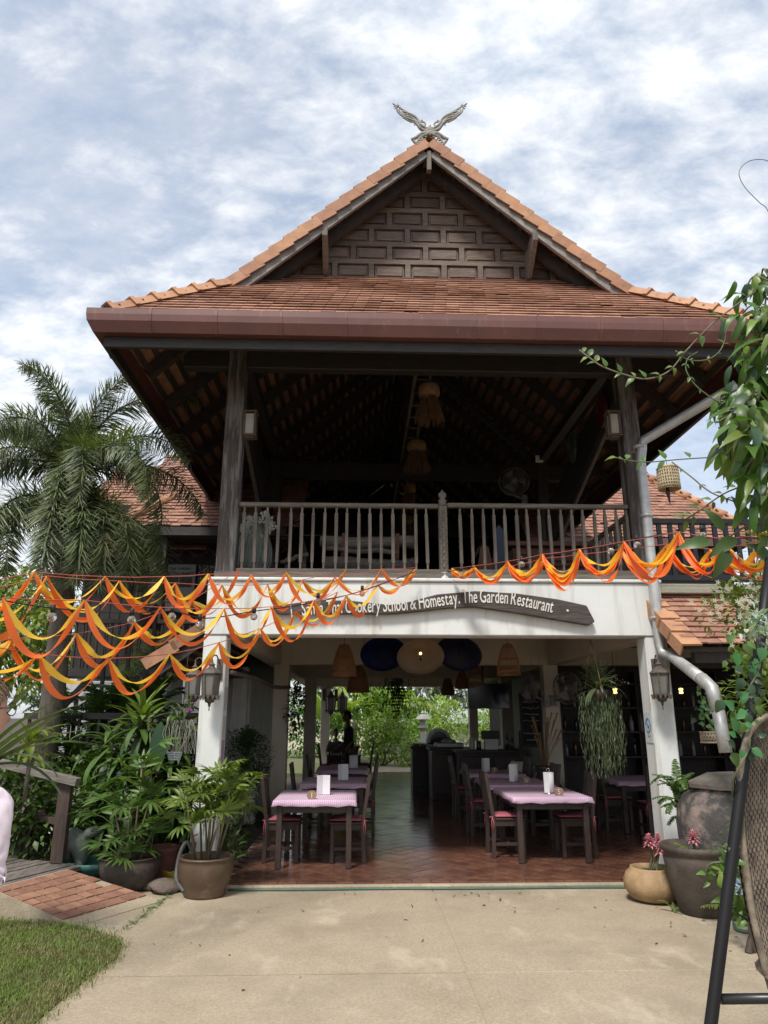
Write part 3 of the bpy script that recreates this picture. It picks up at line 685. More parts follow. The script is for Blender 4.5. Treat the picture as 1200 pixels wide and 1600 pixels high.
ttxt = {('l', 0): 'front wooden dining table of the left row, bearing number 1', ('l', 1): 'dining table behind the number 1 table, left of the aisle', ('l', 2): 'farthest dining table of the row left of the aisle',
        ('r', 0): 'front dining table right of the aisle, bearing number 5', ('r', 1): 'dining table right of the aisle bearing number 6', ('r', 2): 'farthest dining table of the row right of the aisle'}
ctxt = {('l', 0): 'crisp pink gingham tablecloth on the front left table', ('l', 1): 'pink gingham tablecloth on the middle left table', ('l', 2): 'dim pink gingham tablecloth on the farthest left table',
        ('r', 0): 'crisp pink gingham tablecloth on the front right table', ('r', 1): 'pink gingham tablecloth on the middle right table', ('r', 2): 'dim pink gingham tablecloth on the farthest right table'}
for side, lst in (('l', TL), ('r', TR_)):
    for i, (x, y) in enumerate(lst):
        if t0 is None: t0 = make_table(ttxt[side, i]); o = t0
        else: o = dup(t0, None, None, ttxt[side, i])
        o.location = (x, y, 0)
        cl = make_cloth(ctxt[side, i], i*3+(11 if side == 'r' else 2)); cl.location = (x, y, 0)
chairs = []
sidew = {'l': 'left', 'r': 'right'}
tname = {('l', 0): 'the front table of the left row', ('l', 1): 'the middle table of the left row', ('l', 2): 'the rear table of the left row', ('r', 0): 'the front table of the right row', ('r', 1): 'the middle table of the right row', ('r', 2): 'the rear table of the right row'}
def chair(x, y, rz, label):
    global c0
    if c0 is None: c0 = make_chair(label); o = c0
    else: o = dup(c0, None, None, label)
    o.location = (x, y, 0); o.rotation_euler = (0, 0, rz); return o
for side, lst in (('l', TL), ('r', TR_)):
    for i, (x, y) in enumerate(lst):
        jl, jr = rng.uniform(-.03, .03), rng.uniform(-.03, .03)
        chair(x-.40-(.07 if side == 'r' else 0), y+.58+jl, rng.uniform(-.05, .05), 'red cushioned chair left of '+tname[side, i])
        chair(x+.38, y+.56+jr, PI+rng.uniform(-.05, .05), 'red cushioned chair right of '+tname[side, i])
# things on the tables
def menu_stand(x, y, z, label, rz=.25):
    t = thing('menu_stand', label, 'menu', (x, y, z), rz, 'white folded menus on the tables')
    for a, b in (((-.075, -.01), (0, .05)), ((0, .05), (.085, .01))):
        m = MB(); m.bar((x+a[0], y+a[1], z+.115), (x+b[0], y+b[1], z+.115), .004, .225); m.v = [(v[0]-x, v[1]-y, v[2]-z) for v in m.v]
        o = m.build('card', PAPER); o.parent = t
    return t
menu_stand(-.42, 9.42, .729, 'large white folded menu standing on the number 1 table', .1)
menu_stand(-.22, 11.55, .729, 'white folded menu standing on the table behind number 1', .2)
menu_stand(-.08, 14.2, .729, 'white folded menu on the farthest left table', .1); menu_stand(2.22, 13.1, .729, 'white folded menu on the farthest right table', .3)
def towel_roll(x, y, z, label):
    t = thing('paper_towel_roll', label, 'paper roll', (x, y, z), 0, 'paper towel rolls on the right tables')
    m = MB(); m.lathe([(.02, .012), (.063, .012), (.064, .25), (.02, .25)], (x, y, z), 22); m.box((x-.075, y-.063, z+.012), (x-.01, y-.055, z+.25)); m.build('paper', PAPER, t)
    m = MB(); m.lathe([(.07, 0), (.07, .008), (.008, .0115), (.006, .26)], (x, y, z), 16)
    m.tube([(x+.022*math.cos(a), y, z+.275+.022*math.sin(a)) for a in [i*PI/5-PI/2 for i in range(11)]], .003, 5); m.build('holder', CHROME, t); return t
towel_roll(2.40, 9.5, .729, 'white paper towel roll on the front table of the right row'); towel_roll(2.30, 11.15, .729, 'white paper towel roll on the middle table of the right row')
def text_mesh(s, size, depth=.004, sx=1, bold=0.):
    cu = bpy.data.curves.new('t', 'FONT'); cu.body = s; cu.offset = bold; cu.size = size; cu.extrude = depth; cu.align_x = 'CENTER'; cu.resolution_u = 3
    o = bpy.data.objects.new('t', cu); C.objects.link(o); dgp = bpy.context.evaluated_depsgraph_get()
    me = bpy.data.meshes.new_from_object(o.evaluated_get(dgp)); bpy.data.objects.remove(o); bpy.data.curves.remove(cu)
    for v in me.vertices: v.co.x *= sx
    return me
def table_number(x, y, z, d, wh):
    t = thing('table_number', 'wooden table marker reading '+d+' on the '+wh, 'table marker', (x, y, z), 0, 'wooden table numbers')
    m = MB(); n = 16; pl = [(x+.058*math.cos(a), z+.044+.05*math.sin(a)) for a in [i*2*PI/n for i in range(n)]]; pl = clip(pl, 0, -1, -z)
    m.prism(pl, y-.012, y+.02); m.build('disc', NUMW, t)
    me = text_mesh(d, .085, .002); me.materials.append(LETTER); o = inst('numeral', me, t, loc=(0, -.0145, .015), rot=(PI/2, 0, 0)); return t
table_number(-.53, 8.98, .7275, '1', 'front left table'); table_number(2.46, 9.28, .7275, '5', 'front right table'); table_number(2.44, 10.95, .7275, '6', 'middle right table'); table_number(2.34, 12.95, .7275, '7', 'rear right table')

# ------------------------------------------------------------------ lamps under the ceiling
RATTAN = mat('rattan', (.30,.15,.065), .7, (.19,.09,.04), 14, bump=.2, bscale=60, rnd=.15)
STRAW = mat('straw', (.34,.21,.11), .85, (.22,.13,.07), 14, bump=.2, bscale=60, rnd=.15)
def bell_lamp(x, y, ztop, h, r, label, dense=True, ceil=3.06):
    t = thing('pendant_lamp', label, 'lamp', (x, y, ztop-h), 0, 'rattan bell lamps over the tables')
    prof = lambda u: r*(.36+.64*(math.sin(u*PI/2)**.8))          # u 0 top .. 1 bottom
    m = MB(); nr = 44 if dense else 24
    for k in range(nr):
        a = 2*PI*k/nr; m.tube([(x+prof(u)*math.cos(a), y+prof(u)*math.sin(a), ztop-h*u) for u in (0, .12, .28, .5, .75, 1)], .006 if dense else .005, 4, False)
    m.build('reeds', RATTAN, t, kind='stuff')
    m = MB()
    for u in (0, .08, .45, .47, .86, .89, .99):
        m.tube([(x+prof(u)*1.02*math.cos(a), y+prof(u)*1.02*math.sin(a), ztop-h*u) for a in [i*2*PI/24 for i in range(25)]], .0065, 5, False)
    m.lathe([(prof(0)*1.02, 0), (.01, .02)], (x, y, ztop), 16); m.build('hoops', RATTAN, t, kind='stuff')
    if dense:
        m = MB()
        m.lathe([(prof(u)*.93, -h*u) for u in (0, .15, .3, .5, .75, .98)], (x, y, ztop), 20, True, None, False); m.build('lining', STRAW, t)
    m = MB(); m.tube([(x, y, ztop+.01), (x, y, ceil)], .004, 5); m.build('cord', BLACKP, t)
    return t
def px_lamp(px_, pt, pb, Y, wpx, label, dense=True, ceil=3.06):
    a = at(px_, pt, Y); b = at(px_, pb, Y); dd = Y*_cp+(a.z-HC)*_sp
    bell_lamp(a.x, Y, a.z, a.z-b.z, wpx*dd/FOC/2, label, dense, ceil)
px_lamp(538, 1008, 1057, 10.4, 37, 'orange brown rattan bell lamp over the left row of tables')
px_lamp(793, 1007, 1055, 10.4, 36, 'open ribbed rattan bell lamp over the right row of tables', False)
px_lamp(560, 1042, 1082, 13.9, 34, 'dark fringed rattan lamp hanging behind the orange bell lamp')
px_lamp(742, 1038, 1071, 13.9, 23, 'dim open rattan lamp in front of the television', False)
px_lamp(722, 1050, 1076, 14.9, 22, 'dim fringed rattan lamp left of the television'); px_lamp(699, 1059, 1086, 18.6, 20, 'small dark rattan lamp hanging against the garden view')
# paper umbrellas
def paper_umbrella(x, y, z, r, nrm, col, label, light=False):
    t = thing('paper_umbrella', label, 'umbrella', (x, y, z), 0, 'open paper umbrellas under the ceiling')
    Mx = Matrix.Translation((x, y, z)) @ Vector(nrm).normalized().to_track_quat('Z', 'Y').to_matrix().to_4x4()
    m = MB(); n = 32; prof = [(0.0, -.17), (r*.1, -.16), (r*.5, -.085), (r*.8, -.025), (r, .01)]
    m.lathe(prof, n=n, ax=Mx, cap=False); o = m.build('canopy', col, t)
    md = o.modifiers.new('thick', 'SOLIDIFY'); md.thickness = .003
    m = MB()
    for k in range(n):
        a = 2*PI*k/n; m.tube([Mx @ Vector((rr*math.cos(a), rr*math.sin(a), zz_+.008)) for rr, zz_ in prof[1:]], .003, 4, False)
    m.build('ribs', col, t)
    m = MB(); m.tube([Mx @ Vector((0, 0, -.2)), Mx @ Vector((0, 0, .06))], .008, 6); m.tube([Mx @ Vector((0, 0, -.2)), (x, y+.05, 3.06)], .003, 4); m.ball(Mx @ Vector((0, 0, .06)), .02, 8, 6); m.build('handle', BLACKP, t)
    return t
NAVY = mat('navy_paper', (.015,.045,.22), .6, (.010,.022,.10), 4, transl=.6); CREAMP = mat('cream_paper', (.58,.50,.38), .7, (.5,.42,.31), 4, transl=.5); BLACKPAP = mat('indigo_paper', (.012,.016,.055), .6, (.009,.011,.03), 4)
U = at(594, 1021, 11.6); paper_umbrella(U.x+.05, U.y, U.z, .37, (.05, -.68, -.73), NAVY, 'royal blue paper umbrella hung open under the ceiling')
U = at(657, 1026, 11.35); paper_umbrella(U.x, U.y, U.z, .37, (.0, -.68, -.73), CREAMP, 'cream paper umbrella with glowing bulb between two dark ones')
U = at(719, 1021, 11.6); paper_umbrella(U.x-.02, U.y, U.z, .37, (-.25, -.66, -.71), BLACKPAP, 'near black paper umbrella nearest the television')
BULB = mat('lit_bulb', (.9,.6,.3), .5, emit=(1.0, .55, .2), estr=3.5)
U = at(657, 1021, 11.28); lb = MB(); lb.ball(U, .022, 10, 8); tag(lb.build('light_bulb', BULB, None, U), 'warm glowing bulb behind the cream paper umbrella', 'light bulb')

# ------------------------------------------------------------------ television, fans, counters, chalkboard
a = at(731, 1068, 14.4); b = at(797, 1107, 14.4)
tv = thing('television', 'black flat television hung from the ceiling', 'television', ((a.x+b.x)/2, 14.4, b.z))
m = MB(); m.cbox((a.x, 14.4, b.z), (b.x, 14.45, a.z), .008); m.build('screen', mat('tv_screen', (.008,.009,.012), .12), tv)
m = MB(); m.tube([((a.x+b.x)/2-.1, 14.48, a.z-.1), ((a.x+b.x)/2-.1, 14.48, 3.06)], .025, 8); m.build('mount', BLACKM, tv)
def wall_fan(c, r, d, col, label, post, name='wall_fan'):
    """c hub centre, d facing direction, post = point of the bracket"""
    c = Vector(c); t = thing(name, label, 'fan', tuple(c), 0, 'wall fans'); Q = Matrix.Translation(c) @ Vector(d).normalized().to_track_quat('Z', 'Y').to_matrix().to_4x4()
    m = MB()
    for rr, zz_ in ((1, 0), (.98, .05), (.75, .085), (.45, .10), (.2, .11), (.75, -.06), (.45, -.08)):
        m.tube([Q @ Vector((r*rr*math.cos(a_), r*rr*math.sin(a_), zz_*r*2.5)) for a_ in [i*2*PI/28 for i in range(29)]], .004 if rr < .97 else .007, 5, False)
    for k in range(30):
        a_ = 2*PI*k/30; m.tube([Q @ Vector((r*q_*math.cos(a_), r*q_*math.sin(a_), z_*r*2.5)) for q_, z_ in ((.2, .11), (.45, .10), (.75, .085), (.98, .05), (1, 0), (.75, -.06), (.4, -.08))], .0025, 4, False)
    m.build('cage', col, t)
    m = MB()
    for k in range(3):
        a0 = 2*PI*k/3; pts = []
        for i in range(6):
            u = i/5; 
            pts.append((Q @ Vector((r*(.15+.7*u)*math.cos(a0-.28-.25*u), r*(.15+.7*u)*math.sin(a0-.28-.25*u), .07)), Q @ Vector((r*(.15+.7*u)*math.cos(a0+.28+.35*math.sin(u*2.4)), r*(.15+.7*u)*math.sin(a0+.28+.35*math.sin(u*2.4)), .0))))
        vs = [p_ for pr in pts for p_ in pr]; m.add(vs, [(2*i, 2*i+1, 2*i+3, 2*i+2) for i in range(5)], True)
    m.lathe([(0, .12*r*2.5), (.16*r, .10*r*2.5), (.16*r, -.1)], n=14, ax=Q); ob = m.build('blades', GREYP, t); ob.modifiers.new('t', 'SOLIDIFY').thickness = .004
    m = MB(); m.lathe([(.05, -.22), (.075, -.2), (.075, -.1), (.04, -.05)], n=12, ax=Q); m.tube([Q @ Vector((0, 0, -.15)), Q @ Vector((0, 0, -.15))+Vector((0, 0, -r*.7)), Vector(post)], .022, 8); m.box(Vector(post)-Vector((.05, .05, .09)), Vector(post)+Vector((.05, .05, .09))); m.build('motor', GREYP, t)
    return t
GREYP = mat('grey_plastic', (.30,.30,.29), .5, (.12,.12,.12), 5); CAGE = mat('fan_wire', (.26,.26,.26), .4, (.07,.07,.07), 5)
f1 = at(887, 1075, 12.6); wall_fan(f1, .27, (-.75, -.75, -.1), CAGE, 'grey wall fan turned aside on the right inner column', (inner[1][0]+.13, 13.06, f1.z-.2))
f2 = at(826, 1074, 12.9); wall_fan(f2, .27, (-.95, -.25, -.15), CAGE, 'grey fan seen almost edge on beside the television', (f2.x+.33, 13.0, f2.z-.25))
# chalkboard
a = at(810, 1083, 14.0); b = at(851, 1168, 14.0)
cbd = thing('chalkboard', 'dark chalkboard menu in a wooden frame beside the right inner column', 'chalkboard', ((a.x+b.x)/2, 14.0, b.z))
m = MB(); m.box((a.x+.05, 14.0, b.z+.05), (b.x-.05, 14.02, a.z-.05)); m.build('board', mat('slate', (.012,.013,.013), .8, (.02,.02,.02), 4), cbd)
m = MB(); m.box((a.x, 13.97, b.z), (a.x+.05, 14.03, a.z)); m.box((b.x-.05, 13.97, b.z), (b.x, 14.03, a.z)); m.box((a.x+.051, 13.97, b.z), (b.x-.051, 14.03, b.z+.05)); m.box((a.x+.051, 13.97, a.z-.05), (b.x-.051, 14.03, a.z)); m.build('frame', DWOOD, cbd)
m = MB(); r9 = random.Random(3)
for k, (ln, hh) in enumerate(((.62, .045), (.72, .05), (.6, .03), (.66, .03), (.0, 0), (.7, .03), (.45, .03), (.5, .07))):
    z = a.z-.16-k*.115; x = (a.x+b.x)/2-ln*.25; n_ = int(ln*40); 
    if n_: m.tube([(x+i*.5*ln/n_, 13.995, z+hh*r9.uniform(-.5, .5)) for i in range(n_)], .004, 4)
m.build('chalk_writing', PAPER, cbd, kind='stuff')
m = MB(); m.box((a.x-.02, 14.04, 0), (a.x+.03, 14.12, b.z+.3)); m.box((b.x-.03, 14.04, 0), (b.x+.02, 14.12, b.z+.3)); m.build('stand', DWOOD, cbd)
# bar counters
def counter(name, x0, x1, y0, y1, h, label, cat='counter', shelf=False):
    t = thing(name, label, cat, ((x0+x1)/2, y0, 0)); m = MB(); m.cbox((x0-.05, y0-.05, h-.05), (x1+.05, y1+.05, h), .008); m.build('counter_top', FURN, t)
    m = MB(); m.box((x0, y0+.02, .004), (x1, y1, h-.051)); m.build('body', BLACKP, t)
    n_ = max(2, int((x1-x0)/.5))
    for i in range(n_):
        w_ = (x1-x0)/n_; m = MB(); m.cbox((x0+i*w_+.03, y0-.006, .12), (x0+(i+1)*w_-.03, y0+.019, h-.12), .01); m.build('panel', FURN, t)
    for x in (x0, x1-.06):
        m = MB(); m.box((x, y0-.012, .004), (x+.06, y0-.0065, h-.051)); m.build('leg', FURN, t)
    return t
counter('bar_counter', 1.98, 3.3, 14.75, 15.4, 1.02, 'long black bar counter under the television', shelf=True)
counter('side_cupboard', 1.25, 2.3, 17.2, 17.9, 1.0, 'black cupboard standing at the far end of the aisle', 'cupboard')
counter('drinks_cupboard', 1.55, 2.4, 15.75, 16.5, 1.02, 'dark cupboard between bar counter and far cupboard', 'cupboard')
# what stands on them
gl = mat('dark_bottle', (.03,.035,.03), .15, (.02,.02,.02), 3); CER = mat('pale_ceramic', (.5,.48,.44), .4, (.42,.4,.36), 4)
ov = thing('bread_oven', 'domed steel toaster oven on the far cupboard', 'oven', (1.88, 17.45, 1.0))
m = MB(); pl = [(1.88+.30*math.cos(a_), 1.05+.34*math.sin(a_)) for a_ in [i*PI/12 for i in range(13)]]; m.prism([(1.58, 1.002)]+[(2.18, 1.002)]+pl, 17.3, 17.75); m.build('hood', STEEL, ov)
m = MB(); pl = [(1.88+.22*math.cos(a_), 1.07+.26*math.sin(a_)) for a_ in [i*PI/12 for i in range(13)]]; m.prism(pl, 17.285, 17.298); m.build('glass_door', gl, ov)
m = MB(); m.tube([(1.62, 17.26, 1.06), (2.14, 17.26, 1.06)], .012, 6); m.build('handle', BLACKP, ov)
bid = 0
def bottle(x, y, z, h, r, m_, label, cat='bottle', name='bottle', group=None):
    o = MB(); o.lathe([(r*.9, 0), (r, .01), (r, h*.62), (r*.8, h*.72), (r*.35, h*.82), (r*.35, h*.97), (r*.42, h), (0, h)], (x, y, z), 10)
    return tag(o.build(name, m_, None, (x, y, z)), label, cat, group)
def jar(x, y, z, h, r, m_, label, cat='jar', name='jar'):
    o = MB(); o.lathe([(r*.85, 0), (r, .02), (r, h*.8), (r*.8, h*.88), (r*.86, h*.9), (r*.86, h), (0, h)], (x, y, z), 12)
    return tag(o.build(name, m_, None, (x, y, z)), label, cat)
jar(2.28, 14.95, 1.02, .22, .06, CER, 'pale jar on the left end of the bar counter'); jar(2.42, 15.0, 1.02, .17, .05, gl, 'dark jar beside the pale jar on the bar counter')
bx_ = thing('menu_board', 'white speckled box with a tilted black screen on the bar counter', 'till', (2.66, 15.0, 1.02))
m = MB(); m.cbox((2.54, 14.9, 1.022), (2.80, 15.1, 1.22), .01); m.build('body', PAPER, bx_); m = MB(); m.bar((2.48, 15.0, 1.30), (2.84, 14.97, 1.30), .02, .17); m.build('screen', BLACKP, bx_)
for i, (x, h) in enumerate(((3.0, .30), (3.1, .24))): bottle(x, 15.02, 1.02, h, .04, gl, ('tall dark bottle at the wall end of the bar counter', 'short dark bottle at the wall end of the bar counter')[i])
for i in range(4):
    o = MB(); x = 1.32+i*.07; z = 1.002+i*.0; o.lathe([(.05, 0), (.11, .03), (.12, .05), (.05, .02)], (1.35+.19*(i % 2), 17.4+.14*(i//2), 1.002), 14); tag(o.build('bowl', CER, None, (1.35+.19*(i % 2), 17.4+.14*(i//2), 1.0)), ('pale bowl at the front aisle corner of the far cupboard', 'pale bowl at the front of the far cupboard, by the oven', 'pale bowl at the back aisle corner of the far cupboard', 'pale bowl behind the others against the oven')[i], 'bowl', 'bowls on the far cupboard')
fr = thing('food_warmer', 'low steel tray warmer on the middle cupboard', 'tray', (1.95, 16.0, 1.02)); m = MB(); m.cbox((1.65, 15.9, 1.022), (2.25, 16.25, 1.12), .02); m.build('tray', STEEL, fr); m = MB(); m.lathe([(.16, 0), (.14, .05), (.03, .08), (.02, .11), (0, .11)], (1.95, 16.07, 1.122), 16); m.build('lid', STEEL, fr)
# big vase with dried grasses, plastic chair
a = at(873, 1262, 12.3); vs_ = thing('floor_vase', 'dark glazed vase of dried grasses by the right inner column', 'vase', (3.05, 12.3, 0))
m = MB(); m.lathe([(.13, .004), (.22, .1), (.30, .35), (.28, .55), (.15, .75), (.13, .82), (.19, .88), (.17, .88)], (3.05, 12.3, 0), 22); m.build('vase', mat('dark_glaze', (.035,.03,.026), .35, (.02,.018,.016), 5), vs_)
m = MB(); r9 = random.Random(5)
for k in range(26):
    a_ = r9.uniform(0, 2*PI); s_ = r9.uniform(.05, .34); h_ = r9.uniform(.5, .95); p0 = Vector((3.05, 12.3, .8)); p1 = p0+Vector((s_*math.cos(a_)*.5, s_*math.sin(a_)*.5, h_*.6)); p2 = p0+Vector((s_*math.cos(a_), s_*math.sin(a_), h_)); m.tube([p0, p1, p2, p2+Vector((.05*math.cos(a_), .05*math.sin(a_), -.03))], [.004, .003, .012, .003], 4)
m.build('dried_grass', STRAW, vs_)
pc = thing('plastic_chair', 'cream plastic stacking chair beneath the chalkboard', 'chair', (2.92, 13.5, 0)); m = MB(); m.cbox((2.72, 13.35, .40), (3.12, 13.75, .43), .02); m.build('seat', CREAM, pc)
m = MB(); m.prism([(2.74, .44), (3.10, .44), (3.10, .78), (3.03, .86), (2.81, .86), (2.74, .78)], 13.76, 13.785); m.build('backrest', CREAM, pc)
for x in (2.73, 3.08):
    for y in (13.36, 13.72): m = MB(); m.bar((x+.01, y+.01, .004), (x+.015, y+.01, .40), .035, .035, (1, 0, 0)); m.build('leg', CREAM, pc)
# ------------------------------------------------------------------ dark bar wing on the right
bs = thing('bar_shelf', 'dark wall shelf of bottles and glasses in the right wing', 'shelf', (6.0, 14.2, 0))
for z in (.9, 1.35, 1.8, 2.25): m = MB(); m.box((3.9, 14.2, z), (8.6, 14.55, z+.03)); m.build('shelf', FURN, bs)
for x in (3.9, 5.4, 7.0, 8.57): m = MB(); m.box((x, 14.2, 0.004), (x+.03, 14.55, 2.5)); m.build('upright', FURN, bs)
r9 = random.Random(21); bm_ = [gl, mat('amber_bottle', (.10,.045,.012), .15, (.07,.03,.01), 3), mat('clear_bottle', (.30,.32,.32), .1, (.25,.27,.27), 3)]
bl = []
for z in (.93, 1.38, 1.83):
    x = 4.0
    while x < 7.6:
        h = r9.uniform(.2, .33); k = r9.randrange(3); bottle(x, 14.32, z, h, r9.uniform(.03, .042), bm_[k], ('dark green bottle standing on the shelf of the right wing', 'amber bottle standing on the shelf of the right wing', 'clear bottle standing on the shelf of the right wing')[k], group=('dark bottles on the bar shelf', 'amber bottles on the bar shelf', 'clear bottles on the bar shelf')[k]); x += r9.uniform(.12, .3)
BULB2 = mat('lit_bulb_warm', (.9,.6,.3), .5, emit=(1.0, .62, .25), estr=1.6)
for i, (px_, py_) in enumerate(((961, 1079), (1064, 1079))):
    p_ = at(px_, py_, 12.0); bl_ = thing('bar_lamp', ('small lit yellow lamp seen through the hanging basket', 'small lit yellow lamp right of the front column')[i], 'lamp', tuple(p_), 0, 'lit bar lamps'); m = MB(); m.lathe([(.02, .04), (.036, .03), (.036, .01), (.026, .005), (.026, -.02), (.036, -.025), (.03, -.05), (0, -.05)], tuple(p_), 12); m.build('lamp_shade', BULB2, bl_)
    m = MB(); m.tube([p_+Vector((0, 0, .05)), (p_.x, p_.y, 2.86)], .005, 5); m.build('cord', BLACKP, bl_)
w1 = dup(t0, (4.35, 11.2, 0), 0, 'shaded dining table in the dark right wing'); w2 = make_cloth('pink gingham tablecloth in the dark right wing', 51); w2.location = (4.35, 11.2, 0)
chair(3.95, 11.7, 0, 'shaded chair left of the dark wing table'); chair(4.72, 11.75, PI, 'shaded chair right of the dark wing table'); chair(4.3, 10.9, PI/2, 'shaded chair with its back to the driveway, in the right wing')
# ------------------------------------------------------------------ far end of the hall
w3 = dup(t0, (-.35, 19.2, 0), 0, 'bare wooden table behind the standing person')
chair(-.75, 19.6, 0, 'slatted chair at the far table near the rear columns'); chair(.15, 19.9, PI, 'chair right of the far table before the garden'); chair(-.5, 18.95, PI/2, 'slatted chair with its back to the aisle, at the far table')
bk = MB(); bk.lathe([(.10, 0), (.13, .1), (.15, .2), (.13, .21)], (-.1, 19.6, .716), 14); tag(bk.build('woven_basket', STRAW, None, (-.1, 19.6, .716)), 'small woven basket on the bare far table', 'basket')

# ------------------------------------------------------------------ name board on the beam
YS = 8.40
top = [(426,947),(440,945),(488,938),(545,938),(609,945),(640,940),(683,928.5),(743,923.3),(808,927),(873,936.3),(917,946)]
bot = [(930,971),(921,977),(873,969),(808,958),(743,948.5),(700,950.2),(650,956),(609,959.5),(527,959),(440,960),(428,957)]
sb = thing('name_board', 'long wavy weathered board with white lettering on the white beam', 'sign', tuple(at(680, 960, YS)))
pl = [(at(x, y, YS).x, at(x, y, YS).z) for x, y in top+bot]
bm = bmesh.new(); 
m = MB(); m.prism(pl, YS, YS+.07)
o = m.build('board', SIGNW, sb); bv = o.modifiers.new('bevel', 'BEVEL'); bv.width = .012; bv.segments = 2; bv.limit_method = 'ANGLE'
# lettering follows the board, letter by letter
base = [(455,965),(490,960),(560,957),(605,955.5),(650,952),(700,945),(740,941.5),(790,943),(830,950),(866,958)]
bw = [at(x, y, YS-.003) for x, y in base]
bl_ = spline([(p_.x, 0, p_.z) for p_ in bw], 10)
acc = [0]
for i in range(1, len(bl_)): acc.append(acc[-1]+(bl_[i]-bl_[i-1]).length)
def on_base(s_):
    s_ = max(0, min(s_, acc[-1]-1e-4)); i = max(j for j in range(len(acc)) if acc[j] <= s_); i = min(i, len(bl_)-2)
    t = (s_-acc[i])/(acc[i+1]-acc[i]); d = (bl_[i+1]-bl_[i]); return bl_[i].lerp(bl_[i+1], t), math.atan2(d.z, d.x)
txt = 'i    Santa Thai Cookery School & Homestay. The Garden Restaurant'
adv = {}
def glyph(ch, size):
    me = text_mesh(ch, size, .005, .92, .0012); xs = [v.co.x for v in me.vertices]; return me, (min(xs), max(xs))
SZ = .155; gl_ = []; tot = 0
for ch in txt:
    if ch == ' ': gl_.append((None, .034)); tot += .034; continue
    me, (a, b) = glyph(ch, SZ*(1.0 if ch.islower() else 1.06)); gl_.append((me, (a, b))); tot += (b-a)+.012
scx = (acc[-1]-.02)/tot; s_ = 0; lm = MB(); r9 = random.Random(2)
for me, wd in gl_:
    if me is None: s_ += wd*scx; continue
    a, b = wd; adv_ = (b-a+.012)*scx; p_, ang = on_base(s_+adv_/2); ang += r9.uniform(-.03, .03)
    sh = .12
    for v in me.vertices:
        v.co.x -= (a+b)/2
    q0 = [(v.co.x*scx*1.02+v.co.y*sh*.4, v.co.y*1.42, v.co.z) for v in me.vertices]
    vs = [(p_.x+x*math.cos(ang)-y*math.sin(ang), YS-.004-z, p_.z+x*math.sin(ang)+y*math.cos(ang)+r9.uniform(-.0, .0)) for x, y, z in q0]
    lm.add(vs, [tuple(pp.vertices) for pp in me.polygons]); s_ += adv_
lm.build('lettering', LETTER, sb)
p_ = at(887, 954.5, YS); m = MB(); m.lathe([(.017, 0), (.012, .008), (0, .009)], n=10, ax=Matrix.Translation((p_.x, YS, p_.z)) @ Matrix.Rotation(PI/2, 4, 'X')); m.build('screw', LETTER, sb)
# stickers on the columns
def plate(name, lo, hi, m_, label, cat='sign'):
    o = MB(); o.box(lo, hi); return tag(o.build(name, m_, None, lo), label, cat)
pz = at(1013, 1137, 8.6); ST = mat('poster_paper', (.55,.60,.62), .7, (.48,.53,.56), 6)
sk = thing('column_poster', 'small pale poster with a blue round emblem on the right column', 'poster', (3.397, 8.62, pz.z-.18))
m = MB(); m.box((3.394, 8.53, pz.z-.17), (3.3985, 8.73, pz.z+.17)); m.build('sheet', ST, sk)
m = MB(); bl2 = mat('blue_print', (.10,.19,.38), .6)
m.tube([(3.392, 8.63+.065*math.cos(a_), pz.z+.03+.075*math.sin(a_)) for a_ in [i*2*PI/24 for i in range(25)]], .006, 5); m.tube([(3.392, 8.60, pz.z+.03), (3.392, 8.62, pz.z+.0), (3.392, 8.66, pz.z+.06)], .008, 5); m.tube([(3.392, 8.6, pz.z-.09), (3.392, 8.66, pz.z-.09)], .004, 4); m.build('emblem', bl2, sk)
for k, (y0_, z0_, h_, c_) in enumerate(((8.56, 1.72, .26, (.45,.47,.46)), (8.55, 1.42, .24, (.5,.52,.5)), (8.55, 1.13, .27, (.42,.30,.42)))):
    plate('notice_sticker', (-1.533, y0_, z0_), (-1.529, y0_+.16, z0_+h_), mat('sticker_%s' % 'abc'[k], c_, .6, tuple(q*.75 for q in c_), 25), ('grey printed notice, topmost on the left column', 'pale printed notice, middle of three on the left column', 'purplish notice, lowest on the left column')[k], 'notice')

